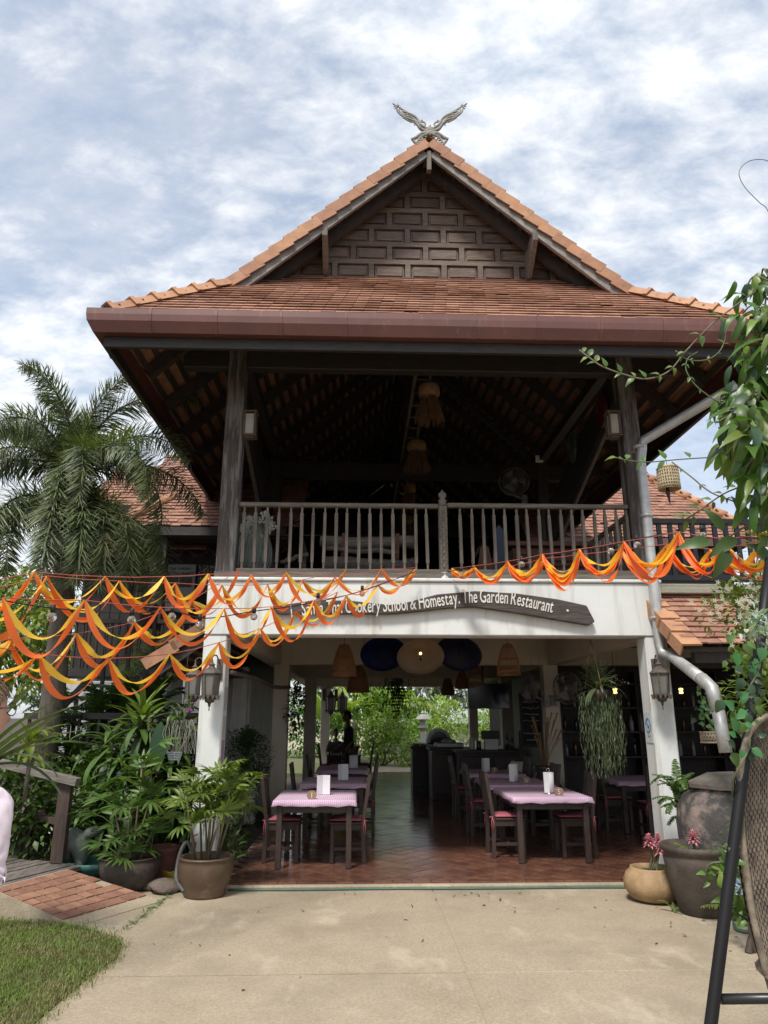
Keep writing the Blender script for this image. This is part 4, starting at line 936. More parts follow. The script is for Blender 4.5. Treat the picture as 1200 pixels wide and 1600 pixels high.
# ------------------------------------------------------------------ lanterns
LANT = mat('lantern_iron', (.11,.088,.075), .7, (.055,.045,.04), 14, bump=.3, bscale=60); LGLASS = mat('lantern_glass', (.17,.17,.155), .2, (.12,.12,.11), 5, spec=.6)
def carriage_lantern(c, s, label, wall):
    """c centre of the glass, s scale, wall: point on the wall the arm runs to"""
    x, y, z = c; t = thing('wall_lantern', label, 'lantern', (x, y, z), 0, 'old carriage lanterns')
    m = MB(); m.lathe([(.082*s, -.11*s), (.098*s, .11*s)], (x, y, z), 6, False); m.build('glass', LGLASS, t)
    m = MB()
    for k in range(6):
        a_ = k*PI/3; m.bar((x+.085*s*math.cos(a_), y+.085*s*math.sin(a_), z-.115*s), (x+.101*s*math.cos(a_), y+.101*s*math.sin(a_), z+.115*s), .016*s, .016*s)
    m.lathe([(.115*s, .112*s), (.12*s, .125*s), (.085*s, .155*s), (.04*s, .19*s), (.03*s, .21*s), (.042*s, .22*s), (.018*s, .24*s), (.012*s, .27*s), (0, .275*s)], (x, y, z), 6, False)
    m.lathe([(0, -.24*s), (.012*s, -.235*s), (.018*s, -.20*s), (.05*s, -.185*s), (.06*s, -.15*s), (.095*s, -.125*s), (.10*s, -.112*s)], (x, y, z), 6, False)
    for k in range(12):
        a_ = k*PI/6; m.prism([(x+.10*s*math.cos(a_)-.02*s, z-.115*s), (x+.10*s*math.cos(a_)+.02*s, z-.115*s), (x+.10*s*math.cos(a_), z-.17*s)], y+.10*s*math.sin(a_)-.003, y+.10*s*math.sin(a_)+.003)
    m.build('cage', LANT, t)
    w_ = Vector(wall); m = MB(); m.tube(spline([(x, y, z+.265*s), (x, y+.02, z+.31*s), (x+(w_.x-x)*.5, y+(w_.y-y)*.5, z+.33*s), (w_.x, w_.y, z+.24*s)], 5), .008*s, 6)
    m.box((w_.x-.035*s, w_.y-.012, z+.06*s), (w_.x+.035*s, w_.y+.004, z+.30*s)); m.tube([(x, y, z-.24*s), (x, y, z-.28*s)], .006, 5); m.build('bracket', LANT, t); return t
carriage_lantern(tuple(at(329, 1070, 8.28)), 1.0, 'rusty carriage lantern on the front of the left column', (at(329, 1070, 8.28).x+.05, 8.497, 0))
p_ = at(303, 1071, 8.62); carriage_lantern(tuple(p_), .95, 'rusty carriage lantern on the outer side of the left column', (-1.79, 8.62, 0))
p_ = at(1032, 1069, 8.28); carriage_lantern(tuple(p_), 1.0, 'rusty carriage lantern on the right column below the steel pipe', (p_.x+.04, 8.497, 0))
for k, (px_, py_) in enumerate(((517, 1100), (535, 1100))): p_ = at(px_, py_, 22.4-1.2*k if False else 22.3+k*.8); carriage_lantern(tuple(p_), 1.5, ('black lantern on the rear column at the garden end', 'dim lantern just beyond the rear column')[k], (p_.x-.2, p_.y+.1, 0))
FROST = mat('frosted_glass', (.46,.44,.38), .5, (.40,.38,.33), 6); BRONZ = mat('bronze_wood', (.12,.085,.06), .6, (.08,.055,.04), 9)
for k, (px_, py_, wx) in enumerate(((391, 664, -1.50), (958, 664, 3.41))):
    p_ = at(px_, py_, 8.55); x, y, z = p_; t = thing('post_lantern', ('rectangular lantern with frosted panes on the left upper post', 'rectangular lantern with frosted panes on the right upper post')[k], 'lantern', (x, y, z), 0, 'rectangular upper lanterns')
    m = MB(); m.box((x-.055, y-.055, z-.135), (x+.055, y+.055, z+.135)); m.build('glass', FROST, t)
    m = MB()
    for sx_ in (-1, 1):
        for sy_ in (-1, 1): m.box((x+sx_*.066-.012, y+sy_*.066-.012, z-.15), (x+sx_*.066+.012, y+sy_*.066+.012, z+.15))
    m.cbox((x-.095, y-.095, z+.151), (x+.095, y+.095, z+.175)); m.cbox((x-.09, y-.09, z-.172), (x+.09, y+.09, z-.151)); m.box((x-.05, y-.05, z-.19), (x+.05, y+.05, z-.1725)); m.build('frame', BRONZ, t)
    m = MB(); m.box((min(x, wx), y-.02, z+.1755), (max(x, wx), y+.02, z+.20)); m.build('arm', BRONZ, t)

# ------------------------------------------------------------------ things in the upper hall
def straw_lamp(px_, pt, pb, Y, wpx, label):
    a = at(px_, pt, Y); b = at(px_, pb, Y); x, y = a.x, Y; h = a.z-b.z; r = wpx/2*(Y*_cp+(a.z-HC)*_sp)/FOC
    t = thing('straw_lamp', label, 'lamp', (x, y, b.z), 0, 'straw broom lamps below the ridge')
    m = MB(); m.lathe([(.02, 0), (r*.5, -.01), (r*.66, -h*.08), (r*.7, -h*.2), (r*.66, -h*.30), (r*.45, -h*.34), (r*.45, -h*.36)], (x, y, a.z), 20); m.build('cap', STRAW, t)
    m = MB(); r9 = random.Random(int(px_)); 
    for k in range(120):
        a_ = r9.uniform(0, 2*PI); r0 = r*.5*r9.uniform(.6, 1); r1 = r*r9.uniform(.55, 1.02); b_ = a_+r9.uniform(-.25, .25)
        m.tube([(x+r0*math.cos(a_), y+r0*math.sin(a_), a.z-h*.3), (x+(r0*.5+r1*.5)*math.cos(a_), y+(r0*.5+r1*.5)*math.sin(a_), a.z-h*.62), (x+r1*math.cos(b_), y+r1*math.sin(b_), b.z+h*r9.uniform(0, .1))], .006, 3, False)
    m.build('fringe', STRAW, t, kind='stuff')
    m = MB(); m.tube([(x, y, a.z), (x, y, a.z+.16)], .006, 5); m.build('cord', BLACKP, t)
straw_lamp(670, 600, 662, 9.8, 50, 'largest straw broom lamp, in the front of the upper hall'); straw_lamp(651, 689, 738, 12.0, 44, 'second straw broom lamp back under the hall ridge')
straw_lamp(640, 755, 800, 14.2, 28, 'third straw broom lamp, just above the rail'); straw_lamp(637, 806, 845, 16.6, 24, 'fourth straw broom lamp seen through the balusters')
hl = thing('hanging_ladder', 'long wooden ladder hung level beneath the ridge', 'ladder', (.9, 9.4, 6.6))
zl = 6.62
for s in (-1, 1): m = MB(); m.bar((.93+s*.11, 9.3, zl), (.93+s*.11, 18.5, zl), .045, .06); m.build('rail', GWOODH, hl)
for k in range(19): m = MB(); m.tube([(.842, 9.5+k*.48, zl), (1.018, 9.5+k*.48, zl)], .016, 6); m.build('rung', GWOODH, hl)
m = MB(); 
for y in (9.6, 14, 18): m.tube([(.93, y, zl+.03), (.93, y, 9.1)], .006, 4)
m.build('hanging_rope', BLACKP, hl)
f3 = at(803, 753, 12.2); wall_fan(f3, .27, (-.15, -.95, .1), CAGE, 'large grey fan on the second upper post', (f3.x+.22, 12.4, f3.z-.28), 'wall_fan')
p_ = at(843, 716, 12.9); plate('socket_box', (p_.x-.07, 12.9, p_.z-.06), (p_.x+.07, 12.97, p_.z+.06), PAPER, 'small white socket box on the second upper post', 'socket box')
OVR = mat('red_lacquer', (.12,.025,.022), .5, (.08,.018,.018), 7); OVG = mat('green_lacquer', (.09,.12,.10), .5, (.06,.085,.07), 9, dirt=(.25,.27,.25), dirt_scale=9)
for k, (px_, py_, Y, w_, h_, c_) in enumerate(((912, 640, 9.4, .13, .26, OVR), (877, 699, 10.9, .13, .27, OVG))):
    p_ = at(px_, py_, Y); x = 3.47; m = MB(); m.prism([(Y+w_*1.5*math.cos(a_), p_.z+h_*math.sin(a_)) for a_ in [i*2*PI/24 for i in range(24)]], x-.02, x+.015, 'YZ')
    t = thing('oval_plaque', ('dark red oval plaque on the right side brace', 'green speckled oval plaque on the right side brace')[k], 'plaque', (x, Y, p_.z), 0); m.build('plate', c_, t)
    m = MB(); m.tube([(x-.022, Y+w_*1.42*math.cos(a_), p_.z+h_*.94*math.sin(a_)) for a_ in [i*2*PI/24 for i in range(25)]], .008, 5); m.build('rim', c_, t)
# ribbed urn with white flowers behind the rail
p_ = at(391, 893, 9.2); ur = thing('ribbed_urn', 'tall grey green ribbed urn behind the left end of the balustrade', 'urn', (p_.x, 9.3, 3.302))
m = MB(); pr = [(.12, 0), (.20, .12), (.25, .32), (.24, .5), (.18, .72), (.11, .86), (.13, .9), (.10, .9)]; vs = []
m.lathe(pr, (p_.x, 9.3, 3.302), 24); uro = m.build('body', mat('celadon', (.20,.23,.20), .5, (.13,.155,.135), 6), ur)
m = MB()
for k in range(14):
    a0 = -PI*.95+k*PI*.9/13
    m.tube([(p_.x+(r_+.004)*math.cos(a0+.5*z_), 9.3+(r_+.004)*math.sin(a0+.5*z_), 3.302+z_) for r_, z_ in ((.16, .06), (.20, .12), (.232, .22), (.25, .32), (.248, .42), (.24, .5), (.212, .61), (.18, .72), (.13, .83))], .008, 5)
m.build('ribs', mat('celadon_light', (.30,.33,.29), .5, (.22,.25,.22), 6), ur)
WFL = mat('white_petal', (.62,.62,.54), .6, (.5,.52,.42), 8, transl=.3)
fs_ = thing('orchid_spray', 'white orchid spray standing beside the ribbed urn', 'flowers', (p_.x+.1, 9.2, 3.302)); m = MB(); fm = MB(); r9 = random.Random(4)
for k in range(4):
    e = Vector((p_.x-.12+k*.13, 9.15, 4.05+.06*(k % 3))); b_ = Vector((p_.x+.05*k, 9.2, 3.302)); sp_ = spline([b_, b_.lerp(e, .6)+Vector((0, 0, .15)), e, e+Vector((.12*(-1)**k, -.02, -.12))], 6); m.tube(sp_, .006, 5)
    for q_ in sp_[-9:]:
        c_ = q_+Vector((r9.uniform(-.05, .05), r9.uniform(-.05, .02), r9.uniform(-.05, .05)))
        for j in range(5):
            a_ = j*2*PI/5+r9.random(); fm.add([c_, c_+Vector((.035*math.cos(a_-.4), -.012, .035*math.sin(a_-.4))), c_+Vector((.05*math.cos(a_), -.004, .05*math.sin(a_))), c_+Vector((.035*math.cos(a_+.4), -.012, .035*math.sin(a_+.4)))], [(0,1,2,3)])
m.build('stem', GWOOD, fs_); fm.build('flowers', WFL, fs_, kind='stuff')
# log bench, driftwood stool, cabinet, boards
lbn = thing('log_bench', 'rough log bench of weathered trunks behind the balusters', 'bench', (.1, 9.6, 3.302)); r9 = random.Random(8)
def logp(a, b, r_, nm, par, mt=GWOODH):
    m = MB(); a, b = Vector(a), Vector(b); pts = [a.lerp(b, i/7)+Vector((0, r9.uniform(-.02, .02), r9.uniform(-.025, .025))) for i in range(8)]; m.tube(pts, [r_*r9.uniform(.85, 1.12) for _ in pts], 10); m.build(nm, mt, par)
logp((-.55, 9.75, 3.98), (.78, 9.75, 4.0), .09, 'backrest', lbn); logp((-.5, 9.5, 3.62), (.75, 9.5, 3.60), .10, 'seat', lbn); logp((-.45, 9.45, 3.82), (.5, 9.45, 3.78), .035, 'armrest', lbn)
RUSTW = mat('russet_wood', (.16,.07,.04), .7, (.09,.04,.025), 6, stretch=(6,6,1))
for x in (-.25, .5): m = MB(); m.bar((x, 9.52, 3.304), (x+.03, 9.72, 4.1), .08, .05, (1, 0, 0)); m.build('post', RUSTW, lbn)
for x in (-.45, .7): logp((x, 9.6, 3.31), (x, 9.6, 3.55), .11, 'leg', lbn)
sd_ = thing('driftwood_seat', 'small driftwood seat of crooked branches left of the log bench', 'seat', (-.9, 9.4, 3.302))
logp((-1.05, 9.35, 3.62), (-.68, 9.4, 3.75), .03, 'armrest', sd_); logp((-1.1, 9.45, 3.48), (-.62, 9.45, 3.46), .05, 'seat', sd_); logp((-1.0, 9.4, 3.304), (-.95, 9.45, 3.7), .03, 'leg', sd_); logp((-.72, 9.45, 3.304), (-.75, 9.5, 3.72), .03, 'leg', sd_)
cbn = thing('wooden_cabinet', 'red brown wooden cabinet with slatted front on the upper floor', 'cabinet', (2.75, 10.2, 3.302))
m = MB(); m.cbox((2.25, 10.2, 3.304), (3.35, 10.7, 4.05)); m.build('body', RUSTW, cbn); m = MB(); m.cbox((2.15, 10.1, 4.051), (3.42, 10.75, 4.12)); m.build('cabinet_top', RUSTW, cbn)
for k in range(7): m = MB(); m.box((2.28, 10.165, 3.42+k*.085), (3.32, 10.198, 3.47+k*.085)); m.build('slat', RUSTW, cbn)
for k, (x, c_, h_) in enumerate(((2.0, mat('blue_board', (.045,.06,.095), .6), 1.0), (1.78, RUSTW, .72))):
    m = MB(); pl = [(x-.09, 3.305), (x+.09, 3.305), (x+.11, 3.305+h_*.5), (x+.06, 3.305+h_*.92), (x, 3.305+h_), (x-.06, 3.305+h_*.92), (x-.11, 3.305+h_*.5)]; m.prism(pl, 9.9, 9.93); tag(m.build('leaning_board', c_, None, (x, 9.9, 3.302)), ('slate blue pointed board leaning on the upper floor', 'russet pointed board beside the slate blue one')[k], 'board')
b_ = MB(); b_.box((-1.7, 22.9, 3.3), (3.55, 23.0, 6.1)); b_.prism([(-2.9, 6.101), (4.75, 6.101), (4.2, 6.6), (XR, 9.2), (-2.4, 6.6)], 22.9, 23.0); b_.build('rear_wall', DWOOD, B)

# ------------------------------------------------------------------ lower tiled roofs beside the hall
def tiled_slope(par, p0, ux_, up_, W, Ls, expo, wt, name='roof_tile', cap=300, m_=TERRA, seed=1):
    """separate roof tiles on a slope: p0 lower corner, ux_ along the eave, up_ up the slope"""
    r9 = random.Random(seed); ux_ = Vector(ux_).normalized(); up_ = Vector(up_).normalized(); n = ux_.cross(up_)
    t = MB(); c = .003; L_ = expo*1.5; t.add([(0,0,.0),(wt-.006,0,.0),(wt-.006,L_,0),(0,L_,0),(0,0,.016),(wt-.006,0,.016),(wt-.006,L_,.016),(0,L_,.016)], [(3,2,1,0),(4,5,6,7),(0,1,5,4),(1,2,6,5),(2,3,7,6),(3,0,4,7)])
    me = t.mesh(name, m_); Mx = Matrix((ux_, up_, n)).transposed().to_4x4(); po = wloc(par); k = 0; cnt = 0
    while k*expo < Ls-.02:
        x = -wt*.5 if k % 2 else 0
        while x < W-.01:
            if cnt < cap:
                P = Vector(p0)+ux_*x+up_*(k*expo-r9.uniform(0, .01))+n*(.026+r9.uniform(0, .006))
                M = Matrix.Translation(P-po) @ Mx @ Matrix.Rotation(-.17+r9.uniform(-.012, .012), 4, 'X') @ Matrix.Rotation(r9.uniform(-.012, .012), 4, 'Z')
                inst(name, me, par, M); cnt += 1
            x += wt
        k += 1
def verge_run(par, a, b, n, sgn, m_=TERRA_EDGE):
    """cap tiles from the low end a to the high end b"""
    a, b = Vector(a), Vector(b); d = b-a; ln = d.length; d.normalize(); po = wloc(par); st_ = ln/n
    side = d.cross(Vector((0, 0, 1))).normalized(); up_ = side.cross(d)
    t = MB(); w0 = .115; Lt = st_*1.14
    for z0, z1 in (((.03, .0)),): 
        vs = []
        for x, lift in ((0, .03), (Lt, 0)):
            vs += [(x, -w0, -.13+lift), (x, -w0, .016+lift), (x, w0, .016+lift), (x, w0, -.01+lift), (x, -w0+.02, -.01+lift), (x, -w0+.02, -.13+lift)]
        t.add(vs, [(0,1,2,3,4,5)[::-1], (6,7,8,9,10,11)]+[(i, (i+1) % 6, (i+1) % 6+6, i+6) for i in range(6)])
    me = t.mesh('verge_tile', m_); Mx = Matrix((d, side*sgn, up_*1)).transposed().to_4x4()
    for i in range(n): inst('verge_tile', me, par, Matrix.Translation(a+d*(st_*i)-po) @ Mx)
# right lean-to: slopes towards the driveway
rz0, rz1 = Vector((3.56, 7.78, 2.40)), Vector((3.56, 8.62, 3.06))
lw = MB(); lw.add([(3.56, 7.82, 2.385), (7.4, 7.82, 2.385), (7.4, 8.62, 3.03), (3.56, 8.62, 3.03), (3.56, 7.82, 2.355), (7.4, 7.82, 2.355), (7.4, 8.62, 3.0), (3.56, 8.62, 3.0)], [(3,2,1,0),(4,5,6,7),(0,1,5,4),(1,2,6,5),(2,3,7,6),(3,0,4,7)])
lro = lw.build('side_roof', DWOOD, B)
tiled_slope(lro, (3.63, 7.78, 2.395), (1, 0, 0), (0, .84, .66), 3.4, 1.07, .115, .165, seed=3)
verge_run(lro, (3.60, 7.74, 2.37), (3.57, 8.60, 3.05), 4, 1)
m = MB(); m.cbox((3.64, 8.50, 3.09), (7.5, 8.72, 3.165), .01); m.cbox((3.655, 8.56, 3.166), (7.5, 8.76, 3.22), .01); m.build('terrace_kerb', mat('mossy_cement', (.36,.34,.28), .9, (.22,.21,.16), 3, bump=.3, bscale=50, dirt=(.13,.13,.09), dirt_scale=3), B)
m = MB(); m.box((3.7, 7.9, 2.22), (7.4, 8.0, 2.34)); m.box((3.7, 8.45, 2.2), (7.4, 8.55, 2.32)); m.build('side_roof_beam', DWOOD, lro)
# left lean-to, its verge facing the driveway
a = at(224, 1036, 9.2); b = at(352, 950, 9.2); dv = (b-a); 
lw = MB(); up_ = dv.normalized(); nn = Vector((-up_.z, 0, up_.x))
q = [a-nn*.05, b-nn*.05, b-nn*.02, a-nn*.02]; lw.add([q_+Vector((0, .06, 0)) for q_ in q]+[q_+Vector((0, 6.5, 0)) for q_ in q], [(0,1,2,3),(7,6,5,4),(0,4,5,1),(1,5,6,2),(2,6,7,3),(3,7,4,0)])
llo = lw.build('stair_roof', RAFT, B); m = MB(); m.bar(a-nn*.14+Vector((0, .03, 0)), b-nn*.14+Vector((0, .03, 0)), .05, .2, nn); m.build('bargeboard', DWOODH, llo)
verge_run(llo, a+Vector((0, .06, .0)), b+Vector((0, .06, 0)), 3, -1)
m = MB(); 
for k in range(8):
    s_ = .06+k*.14; P = a+up_*s_-nn*.075; m.bar(P+Vector((0, .1, 0)), P+Vector((0, 6.4, 0)), .05, .035, nn)
m.build('battens', TERRA, llo)
tiled_slope(llo, a+Vector((0, 6.4, 0)), (0, -1, 0), up_, 6.2, dv.length, .16, .2, seed=5, cap=260)

# ------------------------------------------------------------------ terrace railing on the right
tr = thing('terrace_railing', 'dark painted slatted railing on the right terrace', 'railing', (3.75, 8.95, 3.22))
DKP = mat('dark_paint', (.030,.031,.036), .5, (.022,.023,.027), 5)
m = MB(); m.cbox((3.70, 8.9, 3.1), (3.80, 9.0, 4.33), .006); m.build('post', DKP, tr); m = MB(); m.cbox((6.2, 8.9, 3.1), (6.3, 9.0, 4.2), .006); m.build('post', DKP, tr)
m = MB(); m.cbox((3.802, 8.91, 4.08), (7.6, 8.99, 4.15), .006); m.build('handrail', DKP, tr); m = MB(); m.cbox((3.802, 8.91, 3.32), (7.6, 8.99, 3.40), .006); m.build('bottom_rail', DKP, tr)
for k in range(24): m = MB(); x = 3.88+k*.148; m.box((x, 8.935, 3.401), (x+.06, 8.965, 4.079)); m.build('slat', DKP, tr)
m = MB(); m.box((3.66, 8.78, 2.99), (7.6, 16, 3.08)); m.build('terrace_slab', CONC, B)

# ------------------------------------------------------------------ neighbouring houses
def house_roof_courses(mb, p0, ux_, up_, W0, W1, off1, Ls, expo, wt, seed):
    """courses over a trapezoid: width W0 at the eave, W1 at the top, off1 start offset at the top"""
    r9 = random.Random(seed); ux_ = Vector(ux_).normalized(); up_ = Vector(up_).normalized(); n = ux_.cross(up_); k = 0
    while k*expo < Ls:
        t = k*expo/Ls; x0 = off1*t; x1 = off1*t+W0+(W1-W0)*t; x = x0-(wt*.5 if k % 2 else 0)
        while x < x1:
            a_ = max(x, x0); b_ = min(x+wt, x1)
            if b_-a_ > .02: tile_box(mb, Vector(p0)+ux_*a_+up_*(k*expo-r9.uniform(0, .015)), ux_, up_, n, b_-a_-.006, expo*1.5, .018, .02+r9.uniform(0, .02)+(.03 if r9.random() < .03 else 0))
            x += wt
        k += 1
# right rear house
rh = thing('tiled_house', 'house with a hipped red tile roof behind the right terrace', 'house', (6, 15, 0))
m = MB(); m.box((3.9, 15.6, 0), (8.4, 22, 5.9)); m.build('wall', DWOOD, rh)
e0 = Vector((3.6, 15.0, 5.40)); e1 = Vector((8.9, 15.0, 5.40)); u_ = Vector((0, 3, 2.95)); Ls = u_.length
m = MB(); house_roof_courses(m, e0, (1, 0, 0), u_, 5.3, 3.05, 0, Ls, .14, .18, 4)
ed = Vector((8.9-2.25, 18, 8.35)); 
house_roof_courses(m, e1, (0, 1, 0), (ed-e1)-Vector((0, (ed-e1).y, 0)), 6.0, 0.1, 3.0, math.hypot(2.25, 2.95), .2, .3, 6)
rro = m.build('roof', TERRA, rh, kind='stuff'); 
ud = (ed-e1); 
for k in range(14):
    p0 = e1.lerp(ed, k/14); p1 = e1.lerp(ed, (k+1.15)/14); m = MB(); m.tube([p0+Vector((0, 0, .07)), p1+Vector((0, 0, .04))], [.12, .10], 8); m.build('hip_tile', TERRA_EDGE, rro)
m = MB(); m.bar((3.6, 14.97, 5.31), (8.95, 14.97, 5.31), .04, .17); m.build('fascia', GUTTER, rh)
# left wooden house
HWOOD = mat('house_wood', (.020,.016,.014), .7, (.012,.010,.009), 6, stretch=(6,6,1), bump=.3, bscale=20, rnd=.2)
lh = thing('wooden_house', 'dark plank house with red tile roof behind the palm', 'house', (-4, 13, 0))
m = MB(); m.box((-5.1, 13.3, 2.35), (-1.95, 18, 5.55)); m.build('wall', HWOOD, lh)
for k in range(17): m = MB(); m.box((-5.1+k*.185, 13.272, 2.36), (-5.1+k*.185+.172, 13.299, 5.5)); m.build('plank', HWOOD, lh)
m = MB(); m.box((-5.1, 13.5, -.2), (-1.95, 18, 2.349)); m.build('ground_wall', WHITE, lh)
m = MB(); u_ = Vector((0, 2.6, 2.25)); house_roof_courses(m, (-4.25, 12.4, 4.88), (1, 0, 0), u_, 3.2, 3.2, 0, u_.length, .14, .18, 8)
u2 = Vector((0, 3.3, 2.7)); house_roof_courses(m, (-5.7, 12.9, 4.58), (1, 0, 0), u2, 2.9, 2.6, .0, u2.length, .15, .2, 9); lro2 = m.build('roof', TERRA, lh, kind='stuff')
m = MB(); m.bar((-4.3, 12.38, 4.80), (-1.3, 12.38, 4.80), .05, .15); m.build('fascia', DWOODH, lh); m = MB(); m.bar((-5.7, 12.88, 4.5), (-4.31, 12.88, 4.5), .05, .15); m.build('fascia', GUTTER, lh)
m = MB(); m.box((-4.24, 12.45, 4.70), (-1.3, 13.2, 4.73)); m.build('soffit', DWOOD, lh)
for k in range(4):
    p0 = Vector((-4.25, 12.4, 4.95)).lerp(Vector((-3.6, 13.3, 5.7)), k/4); p1 = Vector((-4.25, 12.4, 4.95)).lerp(Vector((-3.6, 13.3, 5.7)), (k+1.2)/4); m = MB(); m.tube([p0, p1], [.11, .09], 8); m.build('hip_tile', TERRA_EDGE, lro2)
x_ = at(249, 900, 12.5).x; m = MB(); m.cbox((x_-.1, 12.45, -.1), (x_+.1, 12.65, 4.7)); m.build('post', DWOOD, lh)
a = at(222, 868, 13.2); b = at(246, 955, 13.2); dr = MB(); LW = mat('pale_door_wood', (.20,.14,.10), .7, (.13,.09,.065), 5, stretch=(6,6,.8), bump=.3, bscale=20)
dr.bar((a.x, 13.1, (a.z+b.z)/2), (b.x+.05, 13.22, (a.z+b.z)/2), .05, a.z-b.z); do_ = dr.build('door', LW, lh)
for k in range(5): m = MB(); t_ = (k+.5)/5; x = a.x+(b.x-a.x)*t_; m.bar((x-.02, 13.05+.12*t_, b.z+.05), (x-.02, 13.05+.12*t_, a.z-.42), .03, .03, (1, 0, 0)); m.build('slat', DWOOD, do_)
p_ = at(242, 884, 12.35); carriage_lantern(tuple(p_), .8, 'dark lantern on the post of the wooden house', (p_.x+.12, 12.44, 0))
a = at(258, 881, 13.15); b = at(300, 955, 13.15)
sg = thing('restaurant_sign', 'grey white sign reading THE GARDEN RESTAURANT on the dark house wall', 'sign', (a.x, 13.2, b.z)); m = MB(); m.box((a.x, 13.2, b.z), (b.x, 13.23, a.z)); m.build('board', mat('sign_grey', (.30,.31,.30), .7, (.26,.27,.26), 5), sg)
INK = mat('dark_ink', (.03,.03,.032), .7); cxx = (a.x+b.x)/2
for s_, sz, dz, sx_ in (('THE GARDEN', .062, .10, 1.0), ('RESTAURANT', .084, .20, .95)):
    me = text_mesh(s_, sz, .003, sx_); me.materials.append(INK); inst('lettering', me, sg, loc=(cxx-a.x, -.004, a.z-b.z-dz), rot=(PI/2, 0, 0))
for k in range(2):
    m = MB(); x0 = a.x+.03+k*.25; m.box((x0, 13.19, b.z+.45), (x0+.22, 13.1985, a.z-.24)); m.build('photo', mat('sign_photo_%s' % 'ab'[k], (.10,.07,.05), .6, (.02,.025,.02), 30), sg)
for k in range(5): m = MB(); m.box((a.x+.05, 13.192, b.z+.40-k*.06), (a.x+.2+.22*((k*37 % 5)/5), 13.1985, b.z+.41-k*.06)); m.build('print_line', INK, sg)
tg = MB(); TIN = mat('tinsel', (.25,.06,.10), .4, (.12,.03,.05), 40, rnd=.2); r9 = random.Random(6); a = at(256, 857, 13.0); b = at(345, 857, 13.0)
for k in range(260):
    t_ = k/259; c_ = a.lerp(b, t_)+Vector((0, 0, -.14*abs(math.sin(t_*PI*2.5)))); e = Vector((r9.uniform(-1, 1), r9.uniform(-1, 1), r9.uniform(-1, 1)))*.05; tg.bar(c_, c_+e, .008, .002)
tag(tg.build('tinsel_garland', TIN, None, a, kind='stuff'), 'dark pink tinsel garland along the house eave', 'garland')
pf = at(322, 905, 13.1); ph = MB(); ph.box((pf.x-.17, 13.2, pf.z-.25), (pf.x+.22, 13.22, pf.z+.28)); tag(ph.build('flower_picture', mat('flower_print', (.30,.27,.18), .6, (.02,.022,.02), 22, lo=.48, hi=.58, coord='Object'), None, (pf.x, 13.2, pf.z)), 'dark picture of pale leaves beside the restaurant sign', 'picture')
# balcony and stair rail of the wooden house
hb = thing('balcony_railing', 'dark wooden balcony railing in front of the plank house', 'railing', (-4.2, 12.4, 2.4)); m = MB(); m.box((-5.1, 12.38, 3.18), (-2.0, 12.46, 3.25)); m.build('handrail', DWOODH, hb); m = MB(); m.box((-5.1, 12.3, 2.3), (-1.95, 13.27, 2.42)); m.build('balcony_floor', DWOODH, hb)
for k in range(26): m = MB(); m.box((-5.05+k*.12, 12.4, 2.421), (-5.05+k*.12+.035, 12.44, 3.179)); m.build('baluster', DWOOD, hb)
sr = thing('stair', 'dark wooden stair with open rail rising behind the garland', 'stairs', (-4.2, 10.8, 0)); n_ = 9
for s in (10.5, 11.4): m = MB(); m.bar((-4.7, s, .1), (-2.9, s, 2.3), .06, .22); m.build('stringer', DWOODH, sr)
for k in range(n_): m = MB(); m.box((-4.62+k*.2, 10.53, .25+k*.24), (-4.38+k*.2, 11.37, .29+k*.24)); m.build('tread', DWOODH, sr)
m = MB(); m.bar((-4.75, 10.45, 1.0), (-2.9, 10.45, 3.2), .06, .08); m.build('handrail', DWOODH, sr)
for k in range(6): m = MB(); x = -4.6+k*.33; m.box((x, 10.43, .2+k*.39), (x+.045, 10.475, 1.15+k*.39)); m.build('baluster', DWOOD, sr)
gr = thing('garden_railing', 'dark slatted railing at garden level before the white wall', 'railing', (-3.2, 10.0, 0)); m = MB(); m.box((-4.4, 9.98, 1.62), (-1.82, 10.04, 1.70)); m.build('handrail', DWOODH, gr)
m = MB(); m.box((-4.4, 9.98, .5), (-1.82, 10.04, .57)); m.build('bottom_rail', DWOODH, gr)
for k in range(20): m = MB(); m.box((-4.35+k*.13, 10.0, .571), (-4.35+k*.13+.035, 10.03, 1.619)); m.build('slat', DWOOD, gr)
wl = MB(); wl.cbox((-4.75, 11.9, -.1), (-3.05, 12.1, 2.2), .01); tag(wl.build('garden_wall', WHITE, None, (-4.3, 12, 0)), 'white rendered garden wall below the balcony', 'wall')
m = MB(); m.cbox((-2.9, 12.3, -.1), (-2.55, 12.6, 2.25), .01); tag(m.build('balcony_pier', WHITE, None, (-2.7, 12.4, 0)), 'white pier under the balcony right of the garden wall', 'pier')
# left aisle structures seen past the left column
m = MB(); m.cbox((-2.9, 13.2, -.1), (-1.75, 13.4, 1.15), .01); m.cbox((-2.2, 13.0, 1.151), (-1.95, 13.25, 2.5), .01); tag(m.build('side_wall', WHITE, None, (-2.3, 13.2, 0)), 'low white side wall with pier behind the round clipped bush', 'wall')
br = MB(); br.tube(spline([at(362, 1051, 9.4), at(400, 1060, 10.2), at(428, 1073, 11.4), at(452, 1074, 12.6)], 6), [.03]*19, 8); tag(br.build('curved_branch', GWOODH, None, at(400, 1060, 10)), 'bent bamboo pole running back from the left column', 'pole')

